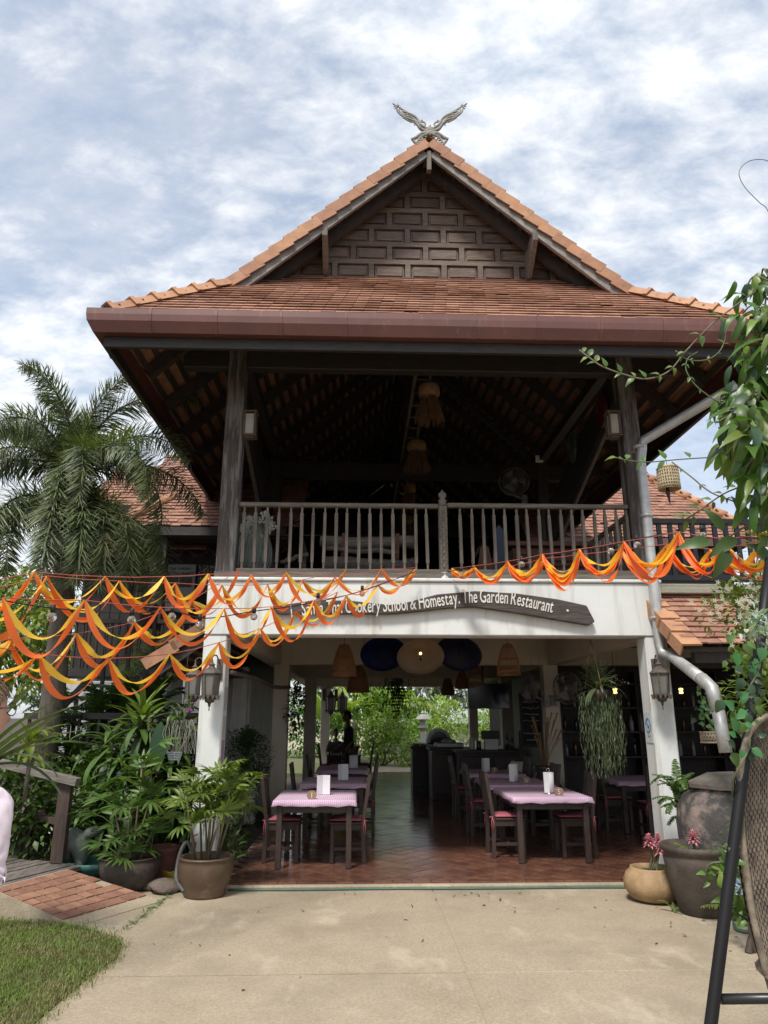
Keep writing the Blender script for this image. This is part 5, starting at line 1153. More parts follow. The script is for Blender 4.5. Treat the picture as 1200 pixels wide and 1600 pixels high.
# ------------------------------------------------------------------ ribbon garlands
ORA = mat('orange_ribbon', (.90,.20,.045), .42, (.85,.17,.035), 5, transl=.42, bump=.05, bscale=40); YEL = mat('yellow_ribbon', (.93,.62,.07), .42, (.90,.57,.055), 5, transl=.42, bump=.05, bscale=40)
CORD = mat('pink_cord', (.45,.10,.08), .7, (.35,.08,.07), 9)
def swag(p0, p1, sag, w_, ph0, ph1, off, seed, pinch0=True, pinch1=True):
    r9 = random.Random(seed); n = 22; m = MB(); vs = []; up = Vector((0, 0, 1)); vw = Vector((0, -1, 0))
    side = (p1-p0).normalized()
    P = []; sk_ = r9.uniform(-1.5, 1.5)
    for i in range(n+1):
        t = i/n; s_ = 4*t*(1-t); P.append(p0.lerp(p1, t)-up*sag*(s_**1.0)*(1+.25*sk_*(t-.5))+vw*(off*math.sin(PI*t)+.012*math.sin(9*t+seed)))
    for i in range(n+1):
        t = i/n; T = (P[min(i+1, n)]-P[max(i-1, 0)]).normalized(); nn = (vw-T*vw.dot(T)).normalized(); bb = T.cross(nn)
        ph = ph0+(ph1-ph0)*t+.3*math.sin(7*t+seed)+.12*math.sin(17*t+seed*2); w2 = w_*(.22+.78*min(1, min(t, 1-t)*7))
        d = (bb*math.cos(ph)+nn*math.sin(ph))*w2/2
        vs += [P[i]-d, P[i]+d*.0+nn*.002, P[i]+d]
    fs = []
    for i in range(n): a = 3*i; fs += [(a, a+1, a+4, a+3), (a+1, a+2, a+5, a+4)]
    m.add(vs, fs, True); return m
def garland(label, knots, Y0, Y1, sag, layers=1, seed=1, w_=.047, ext=None):
    """knots: pixel survey of the tie points; depth runs from Y0 to Y1 along the string"""
    n = len(knots); xs = [k[0] for k in knots]
    def YY(x):
        t = (x-xs[0])/(xs[-1]-xs[0]); return 1/((1-t)/Y0+t/Y1)
    K = [at(x, y, YY(x)) for x, y in knots]; t = thing('ribbon_garland', label, 'garland', tuple(K[n//2]), 0, 'orange and yellow ribbon garlands')
    m = MB(); 
    for i in range(n-1): m.tube([K[i], K[i].lerp(K[i+1], .5)-Vector((0, 0, .006)), K[i+1]], .0035, 5, False)
    m.build('cord', CORD, t); r9 = random.Random(seed)
    for i in range(n-1):
        for l_ in range(layers):
            sg_ = sag[i] if hasattr(sag, '__len__') else sag
            k_ = r9.uniform(.85, 1.15)*(1-.22*l_); f = 1 if r9.random() < .72 else -1; o_ = .03*l_
            d0 = Vector((0, o_, -.012*l_))
            swag(K[i]+d0, K[i+1]+d0, sg_*k_*1.38*r9.uniform(.92, 1.08), w_, f*r9.uniform(-.4, .2), f*r9.uniform(1.9, 2.7), .03+.02*f, r9.randrange(999)).build('orange_ribbon', ORA, t)
            swag(K[i]+d0, K[i+1]+d0, sg_*k_*1.02*r9.uniform(.9, 1.1), w_, f*r9.uniform(.1, .6), f*r9.uniform(2.2, 3.0), .03-.02*f, r9.randrange(999)).build('yellow_ribbon', YEL, t)
    return t
garland('uppermost ribbon garland running left from the balustrade foot', [(-45,912),(54,894),(165,901),(257,901),(326,897),(393,898),(447,894),(523,902),(596,889),(651,887)], 4.9, 8.35, [.20,.21,.20,.19,.19,.17,.2,.19,.17], 1, 3)
garland('second ribbon garland, crossing just below the uppermost left one', [(-40,925),(73,900),(187,908),(274,911),(347,914),(418,913),(472,906),(541,890)], 4.7, 8.3, [.24,.24,.2,.22,.22,.2,.2], 1, 17)
garland('ribbon garland sagging across the left part of the name board', [(4,934),(132,938),(251,949),(350,951),(424,948),(490,938),(541,930),(590,914),(641,890)], 4.5, 8.3, [.25,.24,.22,.22,.22,.21,.18,.14], 1, 29)
garland('thin ribbon garland between the name board garland and the lowest one', [(-40,1008),(16,998),(120,990),(210,972),(300,938),(375,889)], 4.4, 8.3, [.1,.2,.22,.2,.22], 1, 41, .048)
garland('lowest ribbon garland on the left, above the green shrubs', [(-60,1000),(61,1022),(169,1029),(266,1022),(342,1004),(407,982),(462,956),(527,925)], 4.3, 8.2, [.14,.21,.21,.21,.2,.18,.18], 1, 53)
garland('uppermost ribbon garland rising right from the balustrade foot', [(706,888),(741,884),(793,877),(848,866),(905,858),(975,846),(1060,831),(1130,842),(1215,832)], 8.35, 5.2, [.10,.17,.2,.24,.27,.28,.26,.24], 2, 61, .066)
garland('lower ribbon garland on the right, in front of the steel pipe', [(800,884),(852,872),(908,866),(972,858),(1042,850),(1110,858),(1190,846)], 8.1, 5.4, [.16,.2,.22,.22,.2,.2], 2, 71, .066)
GLBULB = mat('clear_glass_bulb', (.75,.77,.76), .06, (.7,.72,.7), 3, trans=.85, ior=1.25)
def string_lights(label, pts, bulbs, Y0, Y1):
    xs = [p_[0] for p_ in pts]; YY = lambda x: 1/((1-(x-xs[0])/(xs[-1]-xs[0]))/Y0+((x-xs[0])/(xs[-1]-xs[0]))/Y1)
    K = [at(x, y, YY(x)) for x, y in pts]; t = thing('string_lights', label, 'string lights', tuple(K[1]), 0); m = MB(); m.tube(spline(K, 8), .005, 5); m.build('cable', BLACKP, t)
    for x, y in bulbs:
        p_ = at(x, y, YY(x)); m = MB(); m.lathe([(.012, .055), (.017, .05), (.017, .0)], tuple(p_), 10); sk_ = m.build('socket', BLACKP, t); m = MB(); m.ball(p_-Vector((0, 0, .032)), .032, 14, 10); m.build('bulb', GLBULB, sk_)
string_lights('black cable of clear bulbs hung among the left garlands', [(-40,930),(80,950),(205,958),(270,955),(322,966),(397,955),(470,945),(560,925),(650,893)], [(82,957),(206,962),(269,957),(312,970),(397,958),(497,935),(566,923)], 4.6, 8.3)
string_lights('black cable of clear bulbs hung along the right garlands', [(700,893),(830,872),(953,852),(995,842),(1097,826),(1215,815)], [(720,893),(815,877),(954,856),(995,846),(1097,831)], 8.3, 5.4)

# ------------------------------------------------------------------ ramp, boardwalk and its rail
RA, RB_, RC_, RD = Vector((-1.86, 7.72, GZ)), Vector((-2.36, 6.86, GZ)), Vector((-3.23, 7.13, .19)), Vector((-2.88, 7.95, .19))
rp_ = MB(); lowz = Vector((0, 0, -.25))
rp_.add([RA, RB_, RC_, RD, RA+lowz, RB_+lowz, RC_+lowz-Vector((0,0,.2)), RD+lowz-Vector((0,0,.2))], [(0,1,2,3)[::-1],(0,1,5,4),(1,2,6,5),(2,3,7,6),(3,0,4,7)])
ramp = tag(rp_.build('ramp', CONC, kind='structure'))
pg = MB(); 
def rpt(u, v, h): return RA.lerp(RD, u).lerp(RB_.lerp(RC_, u), v)+Vector((.2, .1, .97)).normalized()*h
r9 = random.Random(12); 
nu, nv_ = 7, 8; u0 = .15
for i in range(nu):
    for j in range(nv_):
        if (i+j) % 4 == 3: continue
        du, dv_ = (.98-u0)/nu, 1/nv_; l2 = 1 if (i+j) % 4 in (0, 1) else 1
        a0, a1, b0, b1 = u0+i*du, u0+(i+1)*du, j*dv_+.01, (j+1)*dv_-.0
        if (i+j) % 4 == 2 and j < nv_-1: b1 = (j+2)*dv_
        g_ = .006; h = .010+r9.uniform(-.002, .003); jit = r9.uniform(-.002, .002)
        m = MB(); c_ = [rpt(a0+g_, b0+g_, 0), rpt(a1-g_, b0+g_, 0), rpt(a1-g_, b1-g_, 0), rpt(a0+g_, b1-g_, 0)]; t_ = [rpt(a0+g_, b0+g_, h+jit), rpt(a1-g_, b0+g_, h), rpt(a1-g_, b1-g_, h-jit), rpt(a0+g_, b1-g_, h)]
        m.add(c_+t_, [(4,5,6,7)[::-1],(0,1,5,4),(1,2,6,5),(2,3,7,6),(3,0,4,7)]); m.build('paving_tile', RAMPT, ramp)
dk = thing('boardwalk', 'weathered plank boardwalk leading left from the tiled ramp', 'boardwalk', (-3.6, 8, .19)); BWOOD = mat('board_wood', (.16,.135,.12), .85, (.075,.062,.055), 5, stretch=(6,.8,6), bump=.5, bscale=16, rnd=.25)
ex = (RC_-RD).normalized(); ey = Vector((ex.y, -ex.x, 0)); ey = -ey if ey.x > 0 else ey; ex = Vector((ex.x, ex.y, 0))
for k in range(22):
    o_ = Vector((RD.x, RD.y, .19))+ey*(.006+k*.112); a = o_-ex*.25+ey*.052; b = o_+ex*1.35+ey*.052; m = MB(); zj = r9.uniform(-.006, .004); m.bar(a+Vector((0, 0, -.02+zj)), b+Vector((0, 0, -.02+zj)), .103, .035); m.build('plank', BWOOD, dk)
m = MB(); 
for q_ in (.0, 1.15): m.bar(Vector((RD.x, RD.y, .06))+ex*q_, Vector((RD.x, RD.y, .06))+ex*q_+ey*2.4, .1, .18)
m.build('joists', DWOOD, dk)
hr = thing('wooden_handrail', 'dark wooden handrail on leaning posts beside the boardwalk', 'handrail', (-3.0, 8.1, .2)); RW = mat('rail_brown_wood', (.085,.052,.040), .7, (.045,.03,.026), 5, stretch=(6,6,.8), bump=.3, bscale=18)
p0 = atz(90, 1348, .19); p1 = at(105, 1218, p0.y+.03); m = MB(); m.bar(p0, p1, .125, .10, (0, 1, 0)); m.build('post', RW, hr)
q0 = at(-60, 1177, p0.y+.1); q1 = at(122, 1222, p0.y-.05); m = MB(); m.bar(q0, q1, .11, .075); m.build('handrail', mat('rail_grey_wood', (.20,.18,.16), .8, (.11,.095,.085), 5, stretch=(.8,6,6), bump=.4, bscale=16), hr)
p2 = at(33, 1330, p0.y+.75); p3 = at(50, 1262, p0.y+.72); m = MB(); m.bar(p2, p3, .12, .1, (0, 1, 0)); m.build('post', RW, hr)
m = MB(); m.bar(at(48, 1272, p0.y+.7), at(92, 1284, p0.y+.05), .06, .06); m.build('mid_rail', RW, hr)

# ------------------------------------------------------------------ pots, jar, hoses, statue on the ground
def pot(label, x, y, z, prof, m_, name='plant_pot', soil_z=None, rim=None, n=28):
    t = thing(name, label, 'plant pot', (x, y, z)); m = MB(); m.lathe(prof, (x, y, z), n, True, None, False); m.lathe([(0, prof[0][1]+.001), (prof[0][0], prof[0][1])], (x, y, z), n, False); m.build('pot', m_, t)
    if soil_z: r_ = soil_z[1]; s_ = MB(); s_.lathe([(0, soil_z[0]+.015), (r_*.6, soil_z[0]+.01), (r_, soil_z[0])], (x, y, z), 18, True, None, False); s_.build('soil', SOIL, t)
    return t
BRG = mat('brown_glaze', (.105,.066,.04), .5, (.075,.048,.03), 4, bump=.1, bscale=20, dirt=(.20,.16,.12), dirt_scale=3, dirt_lo=.55, dirt_hi=.8); DKP_ = mat('dark_clay', (.075,.058,.046), .75, (.04,.031,.026), 4, bump=.25, bscale=40, dirt=(.15,.13,.11), dirt_scale=3.5, dirt_lo=.55, dirt_hi=.8); TANP = mat('tan_clay', (.38,.26,.14), .7, (.24,.155,.08), 5, bump=.2, bscale=40, dirt=(.10,.07,.045), dirt_scale=3.2, dirt_lo=.52, dirt_hi=.7)
RDP = mat('red_clay', (.20,.075,.055), .8, (.12,.045,.035), 5)
PA = Vector((-1.50, 7.92, GZ)); pot('brown glazed pot in front of the left column', PA.x, PA.y, GZ, [(.19, 0), (.21, .02), (.20, .06), (.235, .11), (.265, .22), (.272, .30), (.262, .335), (.275, .345), (.275, .36), (.24, .36), (.235, .27)], BRG, soil_z=(.30, .24))
PB = Vector((-2.36, 8.28, GZ)); pot('wide dark pot of palm beside the ramp', PB.x, PB.y, GZ, [(.20, 0), (.25, .05), (.30, .16), (.31, .25), (.29, .29), (.31, .30), (.27, .30), (.26, .22)], DKP_, soil_z=(.25, .27))
PC = Vector((-2.12, 8.62, GZ)); pot('small reddish clay pot between the two larger left pots', PC.x, PC.y, GZ, [(.13, 0), (.17, .3), (.19, .34), (.165, .34), (.15, .28)], RDP, soil_z=(.29, .15))
bs_ = MB(); gcol = mat('green_basin', (.045,.15,.12), .5, (.03,.10,.085), 6); bs_.lathe([(.20, 0), (.30, .14), (.33, .2), (.30, .2), (.26, .06), (0, .05)], (-2.80, 8.45, GZ+.04), 26, True, None, False); tag(bs_.build('basin', gcol, None, (-2.80, 8.45, GZ)), 'turquoise green basin behind the ramp edge', 'basin')
PD = Vector((2.86, 7.55, GZ)); pot('low round tan pot of pink ginger flowers', PD.x, PD.y, GZ, [(.13, 0), (.21, .03), (.265, .11), (.27, .18), (.24, .25), (.20, .285), (.20, .30), (.175, .30), (.18, .24)], TANP, soil_z=(.25, .18))
PE = Vector((3.12, 7.08, GZ)); pot('large dark brown pot with rounded rim by the right column', PE.x, PE.y, GZ, [(.18, 0), (.20, .02), (.25, .19), (.29, .39), (.30, .46), (.288, .48), (.292, .505), (.32, .53), (.325, .555), (.31, .575), (.28, .56), (.26, .46)], DKP_, soil_z=(.48, .26))
jt = thing('water_jar', 'huge blotched grey water jar with a wooden lid under the steel pipe', 'jar', (3.72, 7.4, GZ)); CEM = mat('old_cement', (.10,.095,.088), .85, (.055,.052,.05), 3, bump=.5, bscale=40, dirt=(.30,.23,.205), dirt_scale=3.0, dirt_lo=.50, dirt_hi=.62)
m = MB(); m.lathe([(.38, 0), (.49, .2), (.57, .48), (.58, .70), (.555, .86), (.49, .96), (.41, 1.0), (.39, 1.03), (.35, 1.03), (.35, .95)], (3.72, 7.4, GZ), 32, True, None, False); m.build('body', CEM, jt)
m = MB(); m.lathe([(.46, 1.035), (.46, 1.07), (.26, 1.16), (0, 1.18)], (3.72, 7.4, GZ), 8, False); m.build('lid', mat('lid_wood', (.20,.18,.15), .8, (.12,.105,.09), 6, bump=.3, bscale=20), jt)
HG = mat('green_hose', (.06,.13,.10), .5, (.04,.09,.07), 5); HY = mat('yellow_hose', (.45,.33,.03), .5, (.35,.25,.02), 5)
h = MB(); h.tube(spline([(-1.3, 8.09, GZ+.012), (-.6, 8.07, GZ+.012), (.3, 8.085, GZ+.012), (1.2, 8.06, GZ+.012), (2.1, 8.075, GZ+.012), (2.75, 8.06, GZ+.012), (3.3, 8.0, GZ+.012)], 8), .012, 7); tag(h.build('garden_hose', HG, None, (0, 8.07, GZ)), 'green hose lying along the edge of the tiled floor', 'hose')
p_ = atz(1180, 1462, GZ); h = MB(); h.tube(spline([(p_.x-.02, p_.y+.3, GZ+.014), (p_.x-.08, p_.y+.1, GZ+.014), (p_.x+.1, p_.y, GZ+.014), (p_.x+.5, p_.y+.1, GZ+.014)], 8), .014, 7); tag(h.build('garden_hose', HG, None, tuple(p_)), 'green hose curving on the concrete beneath the wicker chair', 'hose')
h = MB(); r9 = random.Random(9); pts = []
for i in range(90): a_ = i*.42; r_ = .2+.05*math.sin(i*1.7); pts.append((-1.98+r_*1.2*math.cos(a_), 8.62+r_*.7*math.sin(a_), GZ+.02+i*.0011+.01*math.sin(i*2.1)))
h.tube(pts, .011, 6); tag(h.build('coiled_hose', HY, None, (-1.98, 8.62, GZ)), 'yellow coiled hose between the left pots', 'hose')
h = MB(); h.tube(spline([(-1.72, 8.35, GZ+.3), (-1.80, 8.34, GZ+.42), (-1.86, 8.3, GZ+.3), (-1.84, 8.15, GZ+.1), (-1.72, 8.0, GZ+.02)], 8), .022, 8); tag(h.build('drain_hose', mat('grey_hose', (.10,.10,.10), .6), None, (-1.8, 8.2, GZ)), 'dark bent hose end beside the yellow coil', 'hose')
tp = MB(); tp.tube([(-1.74, 8.35, GZ), (-1.74, 8.35, GZ+.45)], .018, 8); tp.tube([(-1.74, 8.35, GZ+.42), (-1.70, 8.28, GZ+.42), (-1.70, 8.26, GZ+.38)], .014, 8); tp.bar((-1.76, 8.33, GZ+.47), (-1.69, 8.33, GZ+.50), .015, .012); tag(tp.build('water_tap', mat('red_pipe', (.25,.05,.045), .5), None, (-1.74, 8.35, GZ)), 'red standpipe tap behind the brown glazed pot', 'tap')
r9 = random.Random(14); STN = mat('rock', (.17,.135,.11), .9, (.09,.07,.06), 6, bump=.5, bscale=20, rnd=.2)
for i, (x, y, s_) in enumerate(((-1.93, 8.10, .16), (-2.10, 8.25, .12), (-1.70, 8.22, .10))):
    bm = bmesh.new(); bmesh.ops.create_icosphere(bm, subdivisions=3, radius=s_)
    for v in bm.verts: v.co *= 1+.35*mnoise.noise(v.co*7+Vector((i*5, 0, 0))); v.co.z *= .45
    m = MB(); m.bm(bm, Matrix.Translation((x, y, GZ+s_*.3)), False); tag(m.build('stone', STN, None, (x, y, GZ)), ('flat brown stone in front of the yellow coiled hose', 'brown stone against the wide dark pot', 'small brown stone left of the brown glazed pot')[i], 'stone')
stt = thing('animal_statue', 'grey green stone animal figure with raised head beside the ramp', 'statue', (-2.98, 8.6, .0)); SG = mat('statue_stone', (.20,.23,.20), .7, (.11,.135,.12), 6, bump=.35, bscale=30, dirt=(.06,.07,.06), dirt_scale=5)
c_ = Vector((-3.02, 8.55, .28)); m = MB(); m.tube(spline([c_+Vector((-.14, 0, -.2)), c_+Vector((-.13, 0, -.02)), c_+Vector((-.06, 0, .08)), c_+Vector((.04, -.02, .02)), c_+Vector((.07, -.02, -.16))], 6), [.05+.08*math.sin(PI*i/24) for i in range(25)], 12); m.build('body', SG, stt)
m = MB(); m.tube(spline([c_+Vector((.02, -.02, -.02)), c_+Vector((.07, -.03, .10)), c_+Vector((.13, -.03, .16)), c_+Vector((.23, -.04, .19)), c_+Vector((.28, -.04, .18))], 6), [.055, .055, .055, .05, .048, .046, .045, .045, .046, .048, .052, .055, .058, .058, .056, .052, .048, .045, .04, .036, .03, .026, .02, .012, .004], 10); m.build('head', SG, stt)
m = MB(); m.ball(c_+Vector((.17, -.085, .20)), .016, 8, 6); m.build('eye', SG, stt); m = MB(); m.tube([c_+Vector((.05, -.06, -.1)), c_+Vector((.1, -.1, -.2)), c_+Vector((.14, -.12, -.27))], [.035, .03, .03], 8); m.build('leg', SG, stt)

# ------------------------------------------------------------------ wicker seat on a black stand at the right edge
YP = 3.45
ws = thing('chair_stand', 'black tubular stand with a crossbar at the right edge', 'stand', tuple(at(1110, 1600, YP)))
a = at(1191, 975, YP+.1); b = at(1110, 1606, YP-.12); dn = (b-a).normalized(); foot = b+dn*((b.z-GZ)/-dn.z)
m = MB(); m.tube([a-dn*.35, a, b, foot], .026, 14); m.build('pole', mat('satin_black', (.007,.007,.009), .5, (.005,.005,.006), 5, spec=.3), ws)
c_ = at(1126, 1561, YP-.10); m = MB(); m.tube([c_, at(1240, 1560, YP-.1)+Vector((.3, 0, 0))], .020, 12); m.build('crossbar', BLACKM, ws)
m = MB(); m.tube([a-dn*.35, a-dn*.5+Vector((.25, .0, .1)), a-dn*.5+Vector((.7, 0, .1))], .031, 12); m.build('hanging_arm', BLACKM, ws)
WK = mat('wicker', (.23,.185,.14), .6, (.07,.052,.04), 12, bump=.2, bscale=80, rnd=.25, island=.25)
wc = thing('wicker_chair', 'grey brown woven wicker seat back at the right edge', 'chair', tuple(at(1200, 1450, YP)))
edge = [(1200,1118),(1183,1128),(1168,1150),(1159,1185),(1156,1230),(1158,1290),(1164,1350),(1172,1410),(1182,1460),(1193,1505),(1204,1545)]
E_ = spline([at(x, y, YP) for x, y in edge], 5); nE = len(E_)
def shell(i, j, nj):
    p_ = E_[i]; w_ = .62*(j/nj); return p_+Vector((w_, .28*math.sin((j/nj)*PI*.5)+.04*math.sin(i/nE*PI), .10*math.sin(j/nj*PI)*(.6-i/nE)))
nj = 26; st_ = MB(); k = 0
# weft strips, woven over and under
NR = 84
def shellf(u, v):
    f = u*(nE-1); i = min(int(f), nE-2); p_ = shell(i, v*nj, nj).lerp(shell(i+1, v*nj, nj), f-i); return p_
for r_ in range(NR):
    u0 = r_/NR; prev = None; vs = []
    for c_ in range(41):
        v = c_/40; o_ = .0065*(1 if (c_+r_) % 2 else -1); p_ = shellf(u0, v); q_ = shellf(min(1, u0+.84/NR), v); vs += [p_+Vector((0, -o_, 0)), q_+Vector((0, -o_, 0))]
    st_.add(vs, [(2*i, 2*i+1, 2*i+3, 2*i+2) for i in range(40)])
st_.build('woven_strips', WK, wc, kind='stuff')
m = MB()
for c_ in range(40):
    v = (c_+.5)/40; m.tube([shellf(u/24, v) for u in range(25)], .0045, 4, False)
m.build('warp_canes', WK, wc, kind='stuff'); m = MB(); m.tube([e_+Vector((0, -.004, 0)) for e_ in E_], .014, 10); m.build('rim', WK, wc)
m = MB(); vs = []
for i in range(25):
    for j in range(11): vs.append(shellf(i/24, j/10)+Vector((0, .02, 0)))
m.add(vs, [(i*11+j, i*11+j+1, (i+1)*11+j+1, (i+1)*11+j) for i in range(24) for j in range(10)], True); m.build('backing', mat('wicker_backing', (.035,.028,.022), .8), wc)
c0_ = shellf(.02, .5); m = MB(); m.tube([c0_, c0_+Vector((0, 0, .9))], .012, 8); m.build('hanging_rope', STRAW, wc)
m = MB(); sb0 = shellf(.97, 0); m.lathe([(0, -.03), (.30, -.02), (.34, .02), (.30, .05), (0, .06)], tuple(sb0+Vector((.32, -.02, .0))), 22); m.build('seat', WK, wc)
for k, (x, y, h_) in enumerate(((-2.72, 4.55, 3.05),)):
    gpo = MB(); gpo.tube([(x, y, GZ), (x+.02, y, 1.5), (x, y, h_)], [.04, .036, .03], 9); tag(gpo.build('garland_post', BARK_ if False else GWOOD, None, (x, y, GZ)), 'thin wooden post the left garlands are tied to', 'post')
# woven hanging ornament on the vine wire
p_ = at(1042, 728, 6.3); wo_ = thing('woven_ornament', 'cream woven bell hanging from a wire before the right roof', 'ornament', tuple(p_)); m = MB(); h_ = .235; r_ = .092
WV = mat('cream_weave', (.50,.42,.28), .85, (.36,.29,.19), 30, bump=.6, bscale=90, island=.2)
for k in range(26):
    a_ = 2*PI*k/26; m.tube([(p_.x+r_*f_*math.cos(a_+.12*z_), p_.y+r_*f_*math.sin(a_+.12*z_), p_.z-h_*z_) for f_, z_ in ((.15, 0), (.7, .03), (.95, .12), (1, .35), (1.0, .7), (1.04, 1.0))], .0085, 5)
m.lathe([(r_*f_*.94, -h_*z_) for f_, z_ in ((.15, 0), (.7, .03), (.95, .12), (1, .35), (1.0, .7), (1.04, 1.0))], tuple(p_), 20, True, None, False); m.build('reeds', WV, wo_); m = MB()
for z_ in (.12, .25, .38, .51, .64, .77, .90): m.tube([(p_.x+r_*1.04*math.cos(a_), p_.y+r_*1.04*math.sin(a_), p_.z-h_*z_) for a_ in [i*2*PI/20 for i in range(21)]], .006, 5)
m.build('bands', WV, wo_); m = MB(); m.tube([p_, p_+Vector((0, 0, .06))], .003, 4); m.tube([p_-Vector((.02, 0, h_*.6)), p_-Vector((.02, 0, h_*1.12)), p_-Vector((.01, 0, h_*1.6))], [.004, .02, .003], 6); m.build('clapper', DWOOD, wo_)

# ------------------------------------------------------------------ foliage helpers
import numpy as np
def leaf_data(L_, W_, n=5, fold=.25, droop=.3, shape='lance', wave=0., stalk=0.):
    """one leaf along +Y from the origin, upper side +Z: (verts, faces)"""
    vs = []; fs = []; y = stalk*L_; z = 0; 
    for i in range(n+1):
        t = i/n; ang = -droop*t*1.6
        if i: y += (L_/n)*math.cos(ang); z += (L_/n)*math.sin(ang)
        if shape == 'lance': w_ = (math.sin(PI*min(1, t*.92+.08)**.75))*W_/2
        elif shape == 'ovate': w_ = (math.sin(PI*(t**.62)))*W_/2
        elif shape == 'strap': w_ = W_/2*min(1, .55+t*2.2)*(1 if t < .55 else max(0, 1-((t-.55)/.45)**1.8))
        elif shape == 'paddle': w_ = W_/2*max(0, math.sin(PI*t**.8))**.6
        else: w_ = W_/2*(1-t)
        if i == n: w_ = max(w_, .0008) if shape != 'strap' else .0008
        zw = fold*w_+wave*math.sin(i*2.3)*w_
        vs += [(-w_, y, z+zw), (0, y, z), (w_, y, z+fold*w_-wave*math.sin(i*2.3)*w_)]
    for i in range(n): a = 3*i; fs += [(a, a+1, a+4, a+3), (a+1, a+2, a+5, a+4)]
    if stalk:
        b = len(vs); vs += [(-.0025, 0, 0), (.0025, 0, 0), (.0025, stalk*L_, 0), (-.0025, stalk*L_, 0)]; fs.append((b, b+1, b+2, b+3))
    return vs, fs
def leaf_mesh(name, m_, **k):
    v, f = leaf_data(**k); m = MB(); m.add(v, f, True); return m.mesh(name, m_)
class Mass:
    """many leaves joined into one mesh"""
    def __init__(s): s.V = []; s.F = []; s.n = 0
    def put(s, data, M):
        v = np.array(data[0]); R3 = np.array(M.to_3x3()); s.V.append(v @ R3.T+np.array(M.translation)); s.F.extend([tuple(i+s.n for i in f) for f in data[1]]); s.n += len(v)
    def build(s, name, m_, parent=None, origin=None, **tags):
        V = np.concatenate(s.V); og = Vector(origin) if origin is not None else (wloc(parent) if parent else Vector((0, 0, 0))); V = V-np.array(og)
        me = bpy.data.meshes.new(name); me.from_pydata(V.tolist(), [], s.F); me.polygons.foreach_set('use_smooth', [True]*len(me.polygons))
        me.materials.append(m_); o = bpy.data.objects.new(name, me); C.objects.link(o); o.parent = parent; o.location = og-(wloc(parent) if parent else Vector((0, 0, 0)))
        for k, v in tags.items(): o[k] = v
        return o
def LM(base, d, up=(0, 0, 1), s=1.0, roll=0.):
    M = Matrix.Translation(Vector(base)) @ frame(d, up)
    if roll: M = M @ Matrix.Rotation(roll, 4, 'Y')
    return M @ Matrix.Scale(s, 4)
def rdir(r9, el0, el1, az=None):
    a = r9.uniform(0, 2*PI) if az is None else az; e = r9.uniform(el0, el1); return Vector((math.cos(a)*math.cos(e), math.sin(a)*math.cos(e), math.sin(e)))
def LMAT(n, c, c2=None, rough=.42, tr=.25, rnd=.28):
    c = tuple(q*f for q, f in zip(c, (1.18, 1.18, .95)))
    return mat(n, c, rough, c2 or tuple(q*.7 for q in c), 3, island=rnd, rnd=rnd*.8, transl=tr, spec=.45)
G_DK = LMAT('leaf_dark', (.050,.092,.030)); G_MD = LMAT('leaf_mid', (.078,.138,.040)); G_LT = LMAT('leaf_light', (.130,.185,.048), None, .42, .28); G_YL = LMAT('leaf_yellow_green', (.15,.19,.04), None, .45, .3)
G_BL = LMAT('leaf_blue_green', (.035,.075,.045)); G_PALM = LMAT('palm_leaflet', (.125,.150,.080), (.075,.098,.05), .42, .2, .35); G_GR = LMAT('leaf_grey_green', (.095,.125,.080)); G_VIVID = LMAT('leaf_vivid', (.060,.13,.022), None, .35, .32)
STEM = mat('green_stem', (.10,.12,.05), .6, (.06,.08,.035), 8); BARK = mat('bark', (.17,.14,.115), .9, (.09,.075,.06), 6, bump=.6, bscale=14, stretch=(3,3,1)); VST = mat('vine_stem', (.16,.13,.07), .7, (.10,.085,.05), 8)
def root_plant(name, label, loc, cat='plant', group=None): return thing(name, label, cat, tuple(loc), 0, group)
def put(par, name, me, base, d, up=(0, 0, 1), s=1., roll=0.):
    M = LM(base, d, up, s, roll); M.translation -= wloc(par); return inst(name, me, par, M)

# ---- lady palms
def fan_mesh(seed, m_, n=8, L_=.26, W_=.036, pet=.22):
    r9 = random.Random(seed); m = MB(); m.tube([(0, 0, 0), (0, pet*.6, .03), (0, pet, .02)], .004, 4, False)
    for k in range(n):
        a_ = -1.35+2.7*k/(n-1)+r9.uniform(-.07, .07); ll = L_*(1-.18*abs(a_))*r9.uniform(.88, 1.08); v, f = leaf_data(ll, W_*r9.uniform(.85, 1.1), 4, .3, r9.uniform(.25, .6), 'strap')
        M = Matrix.Translation((0, pet, .02)) @ Matrix.Rotation(-a_, 4, 'Z') @ Matrix.Rotation(r9.uniform(.0, .18), 4, 'X'); m.add([M @ Vector(q_) for q_ in v], f, True)
    return m.mesh('palm_fan', m_)
fansA = [fan_mesh(i, G_LT) for i in range(4)]; fansB = [fan_mesh(i+9, G_MD) for i in range(4)]
def lady_palm(label, base, heads, fans, seed, fs=1.0):
    t = root_plant('lady_palm', label, base); r9 = random.Random(seed)
    for hx, hy, hz in heads:
        h_ = Vector((base[0]+hx, base[1]+hy, base[2]+hz)); b0 = Vector((base[0]+hx*.35+r9.uniform(-.05, .05), base[1]+hy*.35, base[2])); m = MB(); m.tube([b0, b0.lerp(h_, .5)+Vector((0, 0, .03)), h_], [.012, .011, .008], 6); m.build('cane', VST, t)
        for k in range(7):
            a_ = k*2.4+r9.uniform(-.4, .4); el = r9.uniform(-.15, .95) if k < 5 else r9.uniform(.9, 1.3); d = rdir(r9, el, el, a_); put(t, 'palm_fan', r9.choice(fans), h_+Vector((0, 0, -.09*k*.5+.05)), d, (0, 0, 1), fs*r9.uniform(.85, 1.12), r9.uniform(-.3, .3))
    return t
